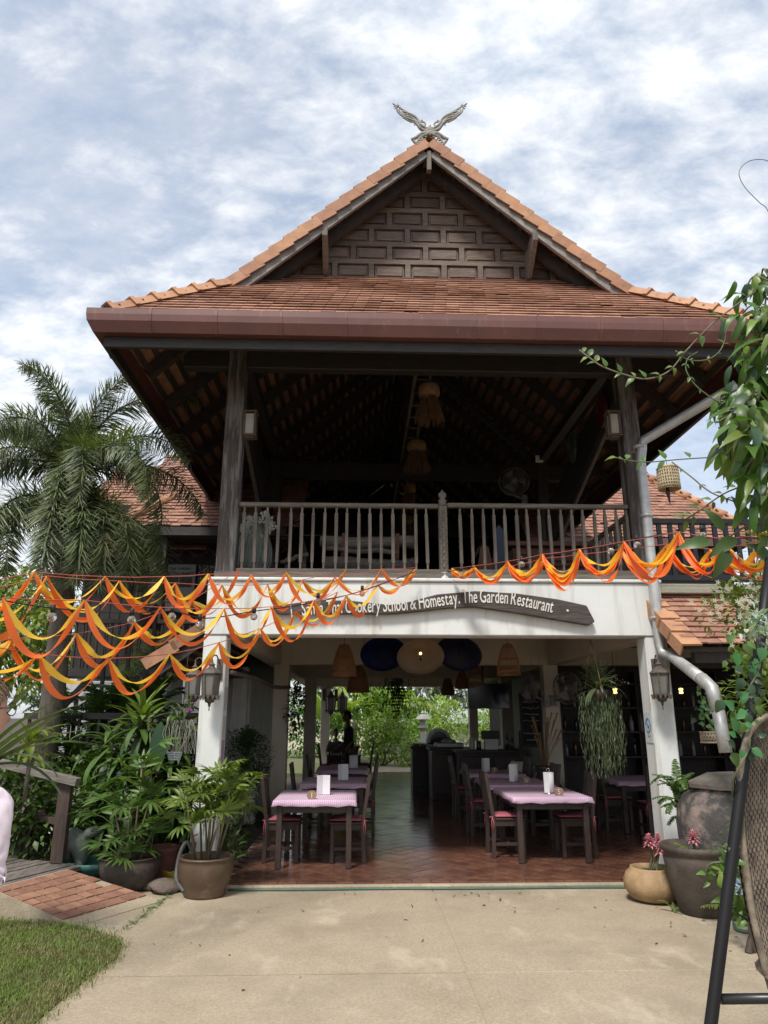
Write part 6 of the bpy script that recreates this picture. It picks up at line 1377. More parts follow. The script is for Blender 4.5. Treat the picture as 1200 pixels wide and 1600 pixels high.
lady_palm('bright lady palm with fanned leaves in the brown glazed pot', (PA.x, PA.y, GZ+.3), [(-.24, -.05, .62), (-.15, .10, .74), (.02, -.08, .68), (.07, .08, .84), (.21, -.02, .72), (.25, .08, .56), (-.05, .02, .46), (.15, -.10, .5), (-.20, .0, .40), (.0, .1, .6)], fansA, 4, .84)
lady_palm('darker lady palm growing from the wide dark pot', (PB.x, PB.y, GZ+.25), [(.05, -.05, .95), (-.02, -.1, .55), (.15, 0, .62), (-.2, -.02, .48), (.22, -.05, .30), (-.1, -.12, .22), (.0, -.15, .12)], fansB, 5)
# ---- dracaenas
strapM = [leaf_mesh('leaf', G_MD, L_=.52, W_=.075, n=7, fold=.3, droop=d_, shape='strap') for d_ in (.35, .6, .9, 1.15)]
strapL = [leaf_mesh('leaf', G_LT, L_=.50, W_=.078, n=7, fold=.3, droop=d_, shape='strap') for d_ in (.15, .35, .6)]
strapD = [leaf_mesh('leaf', G_DK, L_=.55, W_=.08, n=7, fold=.3, droop=d_, shape='strap') for d_ in (.6, .9, 1.2)]
def dracaena(label, base, heads, seed):
    t = root_plant('dracaena', label, base); r9 = random.Random(seed); base = Vector(base)
    for hx, hy, hz, nn, s_, lt in heads:
        h_ = base+Vector((hx, hy, hz)); m = MB(); m.tube([base+Vector((hx*.3, hy*.3, 0)), base+Vector((hx*.8, hy*.8, hz*.6)), h_], [.03, .025, .018], 8); m.build('trunk', BARK, t)
        for k in range(nn):
            u = k/nn; a_ = k*2.399+r9.uniform(-.25, .25); el = -.35+1.5*u+r9.uniform(-.12, .12); pool = strapL if (lt and u > .55) else (strapM if u > .25 else strapD)
            put(t, 'leaf', r9.choice(pool), h_+Vector((0, 0, -.30*(1-u))), rdir(r9, el, el, a_), (0, 0, 1), s_*r9.uniform(.8, 1.1))
    return t
p_ = at(200, 1300, 9.1)
dracaena('tall layered dracaena with bright green crown left of the column', (p_.x, 9.1, GZ), [(.08, -.1, 1.78, 38, 1.0, True), (-.12, .0, 1.25, 30, 1.0, False), (.32, .1, 1.35, 26, .95, False), (-.25, -.1, .75, 26, .9, False), (.25, -.15, .8, 26, .9, False), (.0, .1, 1.55, 26, 1.15, True), (.45, .2, 1.6, 26, 1.1, False), (-.35, .15, 1.5, 26, 1.1, False), (.12, -.2, 1.05, 26, 1.05, True), (.5, 0, 1.0, 22, 1.0, False)], 6)
dracaena('low dark dracaena behind the turquoise basin', (p_.x-.45, 9.0, GZ), [(0, 0, .75, 24, .8, False), (.2, .1, .5, 20, .75, False)], 7)
# ---- canna with paddle leaves and a flower spike
p_ = at(236, 1330, 8.55); cn = root_plant('canna', 'tall canna with one upright bluish paddle leaf and flower spike', (p_.x, 8.55, GZ)); padl = [leaf_mesh('leaf', G_BL, L_=.46, W_=.19, n=8, fold=.15, droop=d_, shape='paddle', wave=.06, stalk=.15) for d_ in (.02, .35, .7)]
tip = at(234, 1122, 8.5); m = MB(); m.tube([(p_.x, 8.55, GZ), p_.lerp(tip, .6)+Vector((.01, 0, 0)), tip], [.018, .013, .006], 7); m.build('stalk', STEM, cn); b_ = at(243, 1205, 8.5)
put(cn, 'leaf', padl[0], b_, (.04, -.05, 1), (.25, -1, 0), 1.0); put(cn, 'leaf', padl[2], at(238, 1210, 8.5), (-.85, -.35, .35), (0, 0, 1), .95); put(cn, 'leaf', padl[1], at(238, 1215, 8.5), (.7, .2, .5), (0, 0, 1), .8); put(cn, 'leaf', padl[2], at(236, 1262, 8.5), (-.6, -.5, .4), (0, 0, 1), .8); put(cn, 'leaf', padl[1], at(237, 1290, 8.52), (.5, -.2, .7), (0, 0, 1), .7)
m = MB(); r9 = random.Random(3)
for k in range(12): c_ = tip-Vector((0, 0, .012*k)); m.ball(c_+Vector((r9.uniform(-.01, .01), -.008, 0)), .011, 6, 4, (1, 1, 1.5))
m.build('flower_spike', G_YL, cn)
# ---- shrubs as joined masses of leaves
def shrub(name, label, blobs, m_, leafk, n, seed, cat='shrub', stem=True, up_bias=.3, jit=.35, group=None, partname='foliage', base=None):
    """blobs: (centre, radii); leaves spread through the shell and volume of every blob, pointing outward"""
    r9 = random.Random(seed); c0_ = Vector(base) if base is not None else Vector((blobs[0][0][0], blobs[0][0][1], GZ)); t = root_plant(name, label, c0_, cat, group); ms = Mass()
    leaves = [leaf_data(**dict(leafk, droop=leafk.get('droop', .3)*q_)) for q_ in (.5, 1, 1.6)]
    vol = [b[1][0]*b[1][1]*b[1][2] if hasattr(b[1], '__len__') else b[1]**3 for b in blobs]; tot = sum(v**.7 for v in vol)
    for (c_, rr), v in zip(blobs, vol):
        rr = Vector(rr) if hasattr(rr, '__len__') else Vector((rr, rr, rr)); c_ = Vector(c_)
        for k in range(int(n*v**.7/tot)):
            d = rdir(r9, -1.2, 1.5); q_ = r9.random()**.45
            wob = 1+.35*mnoise.noise(d*2.2+c_*1.7)
            P = c_+Vector((d.x*rr.x, d.y*rr.y, d.z*rr.z))*q_*wob; dd = (d+Vector((r9.uniform(-1, 1), r9.uniform(-1, 1), r9.uniform(-1, 1)))*jit*2+Vector((0, 0, up_bias))).normalized()
            ms.put(r9.choice(leaves), LM(P, dd, (r9.uniform(-.4, .4), r9.uniform(-.4, .4), 1), r9.uniform(.7, 1.2)))
    ms.build(partname, m_, t, kind='stuff')
    if stem:
        for c_, rr in blobs[:4]:
            m = MB(); m.tube([c0_+Vector((r9.uniform(-.1, .1), r9.uniform(-.1, .1), 0)), c0_.lerp(Vector(c_), .5)+Vector((r9.uniform(-.1, .1), 0, .1)), Vector(c_)], [.03, .02, .01], 6); m.build('stem', BARK, t)
    return t
def W(x, y, Y): return tuple(at(x, y, Y))
shrub('shrub', 'dark leafy shrub filling the space behind the wooden handrail', [(W(60, 1270, 8.9), (.75, .4, .45)), (W(130, 1260, 9.4), (.5, .4, .6)), (W(10, 1240, 8.8), (.5, .4, .4)), (W(100, 1320, 9.0), (.5, .3, .3))], G_MD, dict(L_=.11, W_=.06, n=3, fold=.2, droop=.4, shape='ovate'), 2600, 11)
shrub('shrub', 'dark green underbrush below the carriage lanterns of the left column', [(W(270, 1230, 9.6), (.35, .4, .8)), (W(240, 1300, 9.4), (.5, .3, .4)), (W(300, 1290, 9.2), (.25, .3, .4))], G_DK, dict(L_=.15, W_=.06, n=3, fold=.2, droop=.5, shape='lance'), 1300, 12)
def pinnate_data(L_, ll, lw, n, droop, seed, plume=0., rw=.008):
    """feathered frond along +Y"""
    r9 = random.Random(seed); V = []; F = []
    def addd(v, f): b = len(V); V.extend(v); F.extend([tuple(b+i for i in q_) for q_ in f])
    y = z = 0; pts = [Vector((0, 0, 0))]; N_ = n
    for i in range(N_):
        a_ = .35-droop*(i/N_)**1.1*1.9; y += L_/N_*math.cos(a_); z += L_/N_*math.sin(a_); pts.append(Vector((0, y, z)))
    m = MB(); m.tube(pts[::3]+[pts[-1]], [rw*(1-.8*i/len(pts[::3])) for i in range(len(pts[::3])+1)], 5, False); addd([tuple(v) for v in m.v], m.f)
    for i in range(2, N_+1):
        t = i/N_; T = (pts[i]-pts[i-1]).normalized(); U = Vector((1, 0, 0)).cross(T); l2 = ll*(.45+.55*math.sin(PI*min(1, .12+t*.93))**.6)*r9.uniform(.85, 1.1)
        for s in (-1, 1):
            for q_ in range(1 if not plume else 3):
                an = r9.uniform(-plume, plume) if plume else r9.uniform(-.12, .12)
                d = (Vector((s, 0, 0))*math.cos(an)+U*math.sin(an))*1.0+T*r9.uniform(.45, .8); v, f = leaf_data(l2, lw, 3, .25, r9.uniform(.2, .55), 'lance' if not plume else 'strap')
                M = LM(pts[i].lerp(pts[i-1], q_*.33), d, U+Vector((0, 0, .3))); addd([tuple(M @ Vector(c)) for c in v], f)
    return V, F
def pin_mesh(name, m_, *a, **k): v, f = pinnate_data(*a, **k); m = MB(); m.add(v, f, True); return m.mesh(name, m_)
fern = [pin_mesh('frond', G_DK, .62, .16, .032, 20, d_, i) for i, d_ in enumerate((.35, .6, .85))]
def ferny(name, label, base, heads, meshes, seed, nn=9, cat='plant', s0=.8, s1=1.15, el0=-.1, el1=1.2):
    t = root_plant(name, label, base, cat); r9 = random.Random(seed)
    for h_ in heads:
        m = MB(); m.tube([Vector(base), Vector(base).lerp(Vector(h_), .6)+Vector((.03, 0, 0)), Vector(h_)], [.02, .014, .01], 6); m.build('stem', STEM, t)
        for k in range(nn): put(t, 'frond', r9.choice(meshes), Vector(h_)-Vector((0, 0, .02*k)), rdir(r9, el0, el1, k*2.4+r9.uniform(-.3, .3)), (0, 0, 1), r9.uniform(s0, s1))
    return t
ferny('fern_shrub', 'dark feathery shrub under the lowest left garland', W(150, 1300, 10.0), [W(90, 1130, 10.3), W(150, 1120, 10.2), W(205, 1100, 10.1), W(120, 1180, 9.9), W(70, 1190, 9.8), W(250, 1100, 10.1), W(180, 1085, 10.4), W(100, 1090, 10.6)], fern, 21, 11)
arec = [pin_mesh('frond', G_YL, .9, .26, .03, 20, d_, i+5) for i, d_ in enumerate((.6, .9))]
ferny('areca_palm', 'yellowish arching palm behind the lowest left garland', W(235, 1080, 11.2), [W(235, 1035, 11.2)], arec, 23, 8, 'palm')
# pandanus, bromeliad
pan = [leaf_mesh('leaf', G_GR, L_=1.25, W_=.075, n=10, fold=.55, droop=d_, shape='strap') for d_ in (.12, .4, .75, 1.0)]
p_ = at(-70, 1240, 6.2); pt = root_plant('pandanus', 'long bladed pandanus reaching in from the left edge', (p_.x, 6.2, GZ)); m = MB(); m.tube([(p_.x, 6.2, GZ), p_], .05, 8); m.build('trunk', BARK, pt)
for (x, y, k, s_) in ((20, 1050, 0, .9), (100, 1080, 0, 1.05), (120, 1030, 1, 1.), (75, 1040, 1, .9), (110, 1110, 1, 1.0), (85, 1140, 2, .95), (60, 1165, 2, .9), (40, 1120, 1, .8), (-20, 1000, 0, 1.1), (50, 1000, 1, 1.05)):
    e = at(x, y, 6.0+.4*(k-1)); put(pt, 'leaf', pan[k], p_, e-p_+Vector((0, 0, .25*k)), (0, 0, 1), s_)
for (x, y) in ((65, 1250), (45, 1262), (25, 1240)): e = at(x, y, 6.0); put(pt, 'leaf', pan[3], p_+Vector((.1, 0, .1)), e-p_+Vector((0, 0, .75)), (0, 0, 1), .78)
brl = [leaf_mesh('leaf', G_YL, L_=.34, W_=.045, n=6, fold=.4, droop=d_, shape='strap') for d_ in (.4, .8, 1.1)]
p_ = at(50, 1160, 7.6); bt_ = root_plant('bromeliad', 'pale yellow green bromeliad behind the handrail at the left', p_); r9 = random.Random(31)
for k in range(30): put(bt_, 'leaf', r9.choice(brl), p_+Vector((0, 0, r9.uniform(-.2, .08))), rdir(r9, -.1, 1.2, k*2.4), (0, 0, 1), r9.uniform(.8, 1.15))
m = MB(); m.tube([p_-Vector((0, 0, .55)), p_], .02, 6); m.build('stem', BARK, bt_)
# hanging orchids by the left column
p_ = at(284, 1125, 8.5); ob_ = root_plant('hanging_orchid', 'hanging orchid with trailing pale roots beside the left column', p_, 'plant'); r9 = random.Random(41)
orl = [leaf_mesh('leaf', G_GR, L_=.22, W_=.03, n=5, fold=.4, droop=d_, shape='strap') for d_ in (.3, .8)]
for k in range(26): put(ob_, 'leaf', r9.choice(orl), p_+Vector((r9.uniform(-.12, .12), r9.uniform(-.05, .05), r9.uniform(-.05, .15))), rdir(r9, -.2, 1.2), (0, 0, 1), r9.uniform(.7, 1.1))
m = MB()
for k in range(34):
    b_ = p_+Vector((r9.uniform(-.14, .14), r9.uniform(-.06, .06), 0)); m.tube(spline([b_, b_+Vector((r9.uniform(-.06, .06), -.02, -.16)), b_+Vector((r9.uniform(-.1, .1), 0, -.36))], 4), .004, 4, False)
m.build('roots', mat('orchid_root', (.30,.30,.25), .8, (.2,.2,.16), 8), ob_, kind='stuff'); m = MB(); m.tube([p_, p_+Vector((0, .1, .9))], .003, 4); m.build('wire', BLACKP, ob_)
m = MB(); PUR = mat('purple_petal', (.22,.03,.20), .6, (.15,.02,.14), 6)
for k in range(7): m.ball(at(297, 1105, 8.45)+Vector((r9.uniform(-.03, .03), 0, r9.uniform(-.05, .05))), .014, 6, 4)
m.build('flower', PUR, ob_)
p_ = at(273, 1180, 8.5); ok = thing('lattice_basket', 'small bluish white lattice basket under the hanging orchid', 'basket', tuple(p_)); m = MB(); BW = mat('basket_white', (.42,.46,.52), .6, (.36,.40,.46), 6)
for z_ in (-.045, -.02, .005, .03): m.tube([(p_.x+(.075+z_*.3)*math.cos(a_), p_.y+(.075+z_*.3)*math.sin(a_), p_.z+z_) for a_ in [i*2*PI/16 for i in range(17)]], .006, 5)
for k in range(14): a_ = k*2*PI/14; m.bar((p_.x+.06*math.cos(a_), p_.y+.06*math.sin(a_), p_.z-.05), (p_.x+.084*math.cos(a_), p_.y+.084*math.sin(a_), p_.z+.035), .012, .006)
m.build('basket', BW, ok); m = MB(); 
for k in range(3): a_ = k*2.1; m.tube([(p_.x+.08*math.cos(a_), p_.y+.08*math.sin(a_), p_.z+.03), (p_.x, p_.y, p_.z+.5)], .002, 4)
m.build('wire', BLACKP, ok)
shrub('clipped_bush', 'round clipped bush just inside the left column', [(W(384, 1185, 11.8), (.42, .42, .45))], G_DK, dict(L_=.045, W_=.03, n=2, fold=.2, droop=.3, shape='ovate'), 4200, 51, 'bush', up_bias=.1, jit=.3)
shrub('potted_orchid', 'dim orchid clump fixed to the left inner column', [(W(462, 1110, 13.0), (.16, .12, .45))], G_DK, dict(L_=.1, W_=.05, n=3, fold=.2, droop=.4, shape='ovate'), 260, 53, 'plant', base=W(462, 1110, 13.0), stem=False)
shrub('low_plant', 'low leafy plant beside the tiled floor behind the bright lady palm', [(W(355, 1330, 8.9), (.22, .2, .2)), (W(372, 1290, 9.6), (.16, .3, .3)), (W(378, 1240, 10.6), (.2, .4, .3))], G_MD, dict(L_=.12, W_=.03, n=3, fold=.2, droop=.5, shape='lance'), 500, 55, 'plant')
m_ = Mass(); r9 = random.Random(61); cl = leaf_data(.06, .012, 3, .2, .5, 'lance')
for k in range(230):
    t_ = r9.random(); q_ = Vector((-1.83, 8.1, GZ)).lerp(Vector((-1.92, 6.75, GZ)), t_)+Vector((r9.gauss(0, .02), r9.gauss(0, .03), 0)); m_.put(cl, LM(q_, rdir(r9, .1, 1.0), (0, 0, 1), r9.uniform(.5, 1.0)))
tag(m_.build('crack_weeds', G_MD, None, (-1.87, 7.4, GZ), kind='stuff'), 'thin strip of weeds along the crack beside the ramp', 'weeds')

# ---- foxtail palm
fox = [pin_mesh('frond', G_PALM, 2.4, .42, .017, 84, d_, 70+i, plume=1.6, rw=.022) for i, d_ in enumerate((.6, .95, 1.25))]
p_ = at(118, 745, 9.7); fp = thing('foxtail_palm', 'tall foxtail palm with bushy arching fronds at the left', 'palm', (p_.x, 9.7, GZ)); pz = p_.z
m = MB(); tr_ = [Vector((p_.x+.06*math.sin(z_*.8), 9.7, z_)) for z_ in [GZ+i*.12 for i in range(int((pz-.3)/.12)+1)]]; m.tube(tr_, [.14+.012*(i % 2)+.03*max(0, 1-i/8) for i in range(len(tr_))], 14); m.build('trunk', BARK, fp)
m = MB(); m.tube([tr_[-1], tr_[-1]+Vector((0, 0, .5)), p_+Vector((0, 0, .1))], [.15, .12, .06], 12); m.build('crownshaft', mat('crownshaft', (.10,.14,.05), .5, (.07,.10,.04), 6), fp)
r9 = random.Random(71)
for (x, y, dy_, k, s_) in ((-30, 560, .2, 1, .95), (95, 540, -.6, 1, .85), (235, 560, .1, 1, 1.05), (330, 700, .0, 1, 1.05), (-90, 700, -.2, 0, 1.0), (150, 640, -1.4, 2, .95), (260, 640, -.9, 2, 1.0), (-40, 640, -1.0, 2, .95), (30, 560, -1.2, 2, .95), (180, 800, -1.5, 2, .95), (20, 800, -1.3, 2, .95), (-120, 820, .3, 1, 1.0), (100, 700, 1.2, 1, 1.0), (70, 760, -1.7, 2, .9), (300, 820, .9, 2, .9), (-60, 900, -.6, 2, .8), (120, 850, -1.9, 2, .85), (40, 900, -1.9, 2, .9), (210, 900, -1.7, 2, .9), (60, 950, -1.5, 2, 1.1), (180, 960, -1.6, 2, 1.1), (115, 980, -1.9, 2, 1.05), (0, 860, -1.2, 2, 1.1), (250, 860, -1.2, 2, 1.1), (90, 880, -2.2, 2, 1.0), (150, 890, -2.1, 2, 1.1), (-80, 760, -.8, 2, 1.05), (310, 760, -.3, 2, 1.0), (-20, 600, .7, 0, .95), (200, 520, -.2, 0, .8), (60, 480, .3, 0, .8), (320, 880, .2, 2, 1.05), (290, 640, -.5, 1, .95), (150, 560, .6, 1, .9)):
    e = at(x, y, 9.7+dy_); d = e-p_; d.z = max(d.z, .1)*1.0; put(fp, 'frond', fox[k], p_+Vector((r9.uniform(-.06, .06), 0, (-.55 if y > 790 else 0)+r9.uniform(-.1, .12))), d, (0, 0, 1), s_*.88)
# ---- trees behind, left
def tree(label, base, trunk_h, blobs, m_, leafk, n, seed, name='tree', tr_r=.14, group=None):
    r9 = random.Random(seed); b0 = Vector(base); t = thing(name, label, 'tree', tuple(b0), 0, group); tp_ = b0+Vector((r9.uniform(-.3, .3), 0, trunk_h)); m = MB(); m.tube([b0, b0.lerp(tp_, .5)+Vector((.08, 0, 0)), tp_], [tr_r*1.2, tr_r, tr_r*.75], 9); tk = m.build('trunk', BARK, t)
    for c_, rr in blobs: m = MB(); c2 = Vector(c_); m.tube([tp_-Vector((0, 0, .1)), tp_.lerp(c2, .5)+Vector((0, 0, .2)), c2], [tr_r*.6, tr_r*.35, tr_r*.12], 6); m.build('limb', BARK, t)
    ms = Mass(); lv = [leaf_data(**dict(leafk, droop=d_)) for d_ in (.2, .6, 1.0)]; vol = [(Vector(rr) if hasattr(rr, '__len__') else Vector((rr, rr, rr))) for c_, rr in blobs]; tot = sum((v.x*v.y*v.z)**.7 for v in vol)
    for (c_, _), rr in zip(blobs, vol):
        nk = int(n*(rr.x*rr.y*rr.z)**.7/tot); ncl = max(6, nk//16)
        for q_ in range(ncl):
            d = rdir(r9, -1.2, 1.5); cc = Vector(c_)+Vector((d.x*rr.x, d.y*rr.y, d.z*rr.z))*(r9.random()**.4)*(1+.4*mnoise.noise(d*2+Vector(c_)*.7))
            for k in range(16):
                o_ = Vector((r9.gauss(0, 1), r9.gauss(0, 1), r9.gauss(0, .7)))*min(rr)*.16; ms.put(r9.choice(lv), LM(cc+o_, (o_.normalized()*.6+d*.4+Vector((0, 0, r9.uniform(-.5, .3)))).normalized(), (r9.uniform(-.5, .5), r9.uniform(-.5, .5), 1), r9.uniform(.7, 1.25)))
    ms.build('crown', m_, t, kind='stuff'); return t
tree('pale green bushy tree beyond the palm trunk at the left', (-9.5, 19, 0), 2.0, [(W(30, 960, 19), (1.7, 1.2, 1.3)), (W(75, 1010, 18.5), (1.3, 1.2, 1.0)), (W(-40, 940, 19), (1.5, 1.2, 1.4)), (W(10, 1030, 18), (1.4, 1., 1.))], G_YL, dict(L_=.22, W_=.11, n=2, fold=.2, shape='ovate'), 3600, 81)
tree('mid green tree farther left behind the garlands', (-14, 26, 0), 3.0, [(W(60, 930, 26), (2.4, 1.5, 1.2)), (W(0, 1000, 26), (2.4, 1.5, 1.6)), (W(110, 1000, 26), (1.8, 1.5, 1.4))], G_LT, dict(L_=.3, W_=.14, n=2, fold=.2, shape='ovate'), 2600, 83)

# ---- lawn
lp = [(-9, 1.0), (-1.95, 1.0), (-1.90, 3.0), (-1.84, 4.84), (-1.83, 5.2), (-1.80, 5.6), (-1.75, 6.0), (-1.80, 6.3), (-1.90, 6.50), (-2.36, 6.84), (-3.2, 7.10), (-9, 7.2)]
m = MB(); m.prism(lp, GZ-.09, GZ+.012, 'XY'); lawn = m.build('lawn', mat('lawn_soil', (.075,.085,.03), .95, (.05,.045,.02), 8, bump=.5, bscale=40), kind='structure')
def inside(x, y):
    c_ = False; j = len(lp)-1
    for i in range(len(lp)):
        if (lp[i][1] > y) != (lp[j][1] > y) and x < (lp[j][0]-lp[i][0])*(y-lp[i][1])/(lp[j][1]-lp[i][1])+lp[i][0]: c_ = not c_
        j = i
    return c_
g = np.random.default_rng(5); NB = 110000; X = g.uniform(-4.2, -1.68, NB); Yb = g.uniform(3.6, 7.2, NB); keep = np.array([inside(a+g.normal(0, .06), b+g.normal(0, .06)) for a, b in zip(X, Yb)])
patch = np.array([mnoise.noise(Vector((a*1.6, b*1.6, 3))) for a, b in zip(X, Yb)]); keep &= (patch+g.uniform(-.25, .6, NB) > -.02); X = X[keep]; Yb = Yb[keep]; n_ = len(X)
az = g.uniform(0, 2*np.pi, n_); H = np.where(g.random(n_) < .03, g.uniform(.045, .075, n_), g.uniform(.015, .05, n_)); wb = g.uniform(.0018, .0036, n_); lean = g.uniform(.2, 1.3, n_); dxb, dyb = np.cos(az), np.sin(az)
Vb = np.zeros((n_, 5, 3)); z0 = GZ+.008
Vb[:, 0] = np.stack([X-dyb*wb, Yb+dxb*wb, np.full(n_, z0)], 1); Vb[:, 1] = np.stack([X+dyb*wb, Yb-dxb*wb, np.full(n_, z0)], 1)
mx_, my_ = X+dxb*H*lean*.35, Yb+dyb*H*lean*.35; Vb[:, 2] = np.stack([mx_+dyb*wb*.8, my_-dxb*wb*.8, z0+H*.62], 1); Vb[:, 3] = np.stack([mx_-dyb*wb*.8, my_+dxb*wb*.8, z0+H*.62], 1); Vb[:, 4] = np.stack([X+dxb*H*lean, Yb+dyb*H*lean, z0+H*(1.05-.3*lean)], 1)
idx = np.arange(n_)*5; Fb = [(a, a+1, a+2, a+3) for a in idx.tolist()]+[(a+3, a+2, a+4) for a in idx.tolist()]
me = bpy.data.meshes.new('grass'); me.from_pydata(Vb.reshape(-1, 3).tolist(), [], Fb); me.materials.append(LMAT('grass_blade', (.125,.175,.045), (.19,.17,.075), .6, .3, .4)); go = bpy.data.objects.new('grass', me); C.objects.link(go); go['kind'] = 'stuff'; tag(go, 'short green lawn grass at the lower left', 'grass')

lit = Mass(); r9 = random.Random(77); ldat = [leaf_data(.05, .022, 3, .4, d_, 'lance') for d_ in (.2, -.4)]
for k in range(60):
    x, y = r9.uniform(-1.7, 4.2), 8.05-abs(r9.gauss(0, 1.1)); lit.put(r9.choice(ldat), LM((x, y, GZ+.004), (r9.uniform(-1, 1), r9.uniform(-1, 1), .05), (r9.uniform(-.4, .4), r9.uniform(-.4, .4), 1), r9.uniform(.35, 1.0)))
tag(lit.build('leaf_litter', LMAT('dead_leaf', (.16,.10,.045), (.10,.06,.03), .8, .1, .4), None, (1, 7, GZ), kind='stuff'), 'scattered dry leaves on the concrete', 'leaves')
# ---- torch gingers in the right pots
PINK = mat('pink_petal', (.74,.36,.40), .6, (.62,.24,.29), 6, transl=.3, island=.15)
petal = leaf_data(.085, .034, 4, .3, .35, 'lance')
def ginger(label, base, heads, seed, leaves=4):
    t = root_plant('torch_ginger', label, base, 'flowers'); r9 = random.Random(seed); base = Vector(base)
    for h_ in heads:
        h_ = Vector(h_); m = MB(); m.tube(spline([base+Vector((r9.uniform(-.05, .05), r9.uniform(-.04, .04), 0)), base.lerp(h_, .5)+Vector((.015, 0, 0)), h_], 5), .010, 6); m.build('stalk', STEM, t); ms = Mass()
        for k in range(46):
            u = k/46; el = -.25+1.7*u; ms.put(petal, LM(h_+Vector((0, 0, -.035+.07*u)), rdir(r9, el-.1, el+.1, k*2.399), (0, 0, 1), (.95-.45*u)*r9.uniform(.85, 1.1)))
        ms.build('flower_head', PINK, t)
    for k in range(leaves): put(t, 'leaf', r9.choice(gl2), base+Vector((r9.uniform(-.08, .08), r9.uniform(-.05, .05), 0)), rdir(r9, .5, 1.2), (0, 0, 1), r9.uniform(.7, 1.))
gl2 = [leaf_mesh('leaf', G_MD, L_=.22, W_=.05, n=5, fold=.3, droop=d_, shape='lance') for d_ in (.4, .8)]
ginger('three pink torch gingers rising from the low tan pot', (PD.x, PD.y, GZ+.25), [W(1014, 1314, 7.5), W(1028, 1312, 7.55), W(1032, 1326, 7.5)], 91)
ginger('single pink torch ginger in the large dark brown pot', (PE.x-.05, PE.y, GZ+.48), [W(1083, 1308, 7.05)], 93, 3)
# ---- hanging fern basket
p_ = at(936, 1078, 8.85); hf = thing('hanging_basket', 'hanging basket of staghorn fern and trailing strands in the right opening', 'hanging plant', tuple(p_)); r9 = random.Random(101)
m = MB(); m.lathe([(.08, -.12), (.12, -.06), (.13, .0), (.11, .0), (.08, -.10)], tuple(p_), 16, True); m.build('basket', DKP_, hf)
m = MB(); tp_ = Vector((p_.x-.06, p_.y-.0, 2.57))
for k in range(3): a_ = k*2.1+.4; m.tube([p_+Vector((.17*math.cos(a_), .17*math.sin(a_), .02)), tp_], .006, 5)
m.build('rope', STRAW, hf); ms = Mass(); sd_ = leaf_data(.06, .012, 2, .3, .6, 'lance')
for k in range(150):
    a_ = r9.uniform(0, 2*PI); rr = r9.uniform(.02, .26); ln = r9.uniform(.45, .98); q_ = p_+Vector((rr*math.cos(a_), rr*math.sin(a_)*.8, r9.uniform(-.12, -.02)))
    nn = int(ln/.034)
    for i in range(nn):
        ms.put(sd_, LM(q_+Vector((.03*math.sin(i*.35+k), .02*math.cos(i*.3+k), -.034*i)), (r9.uniform(-1, 1), r9.uniform(-1, 1), -.9), (0, 0, 1), r9.uniform(.6, 1.15)))
ms.build('trailing_strands', G_GR, hf, kind='stuff')
stg = [leaf_mesh('leaf', G_GR, L_=.40, W_=.055, n=7, fold=.2, droop=d_, shape='strap') for d_ in (.3, .7, 1.0)]
for k in range(40): put(hf, 'leaf', r9.choice(stg), p_+Vector((0, 0, r9.uniform(-.05, .06))), rdir(r9, -.1, 1.0, k*2.4), (0, 0, 1), r9.uniform(.6, 1.0))
stf = [pin_mesh('frond', G_GR, .3, .08, .02, 9, .4, 3)]
for k in range(14): put(hf, 'frond', stf[0], p_, rdir(r9, .5, 1.3, k*.8), (0, 0, 1), r9.uniform(.9, 1.2))
ms = Mass()
for k in range(40): ms.put(leaf_data(.022, .012, 2, .2, .2, 'ovate'), LM(p_+Vector((.20+r9.gauss(0, .06), -.05, .10+r9.gauss(0, .03))), rdir(r9, -.5, 1.5), (0, 0, 1), 1))
ms.build('white_flowers', WFL, hf, kind='stuff')
# second dim hanging plant at the rear
p_ = at(620, 1068, 18.0); hf2 = thing('hanging_plant', 'dark hanging plant against the bright garden view', 'hanging plant', tuple(p_)); ms = Mass(); lv = leaf_data(.2, .05, 3, .3, .8, 'lance')
for k in range(150): q_ = p_+Vector((r9.gauss(0, .14), r9.gauss(0, .12), r9.gauss(.05, .1))); ms.put(lv, LM(q_, rdir(r9, -.8, 1.2), (0, 0, 1), r9.uniform(.6, 1.1)))
for k in range(60):
    q_ = p_+Vector((r9.gauss(0, .15), r9.gauss(0, .1), -.1))
    for i in range(r9.randint(3, 10)): ms.put(lv, LM(q_-Vector((.02*math.sin(i+k), 0, .075*i)), (r9.uniform(-.6, .6), r9.uniform(-.6, .6), -1), (0, 1, .2), .5))
ms.build('foliage', G_DK, hf2, kind='stuff'); m = MB(); m.tube([p_, (p_.x, p_.y, 2.58)], .008, 5); m.build('rope', BLACKP, hf2)

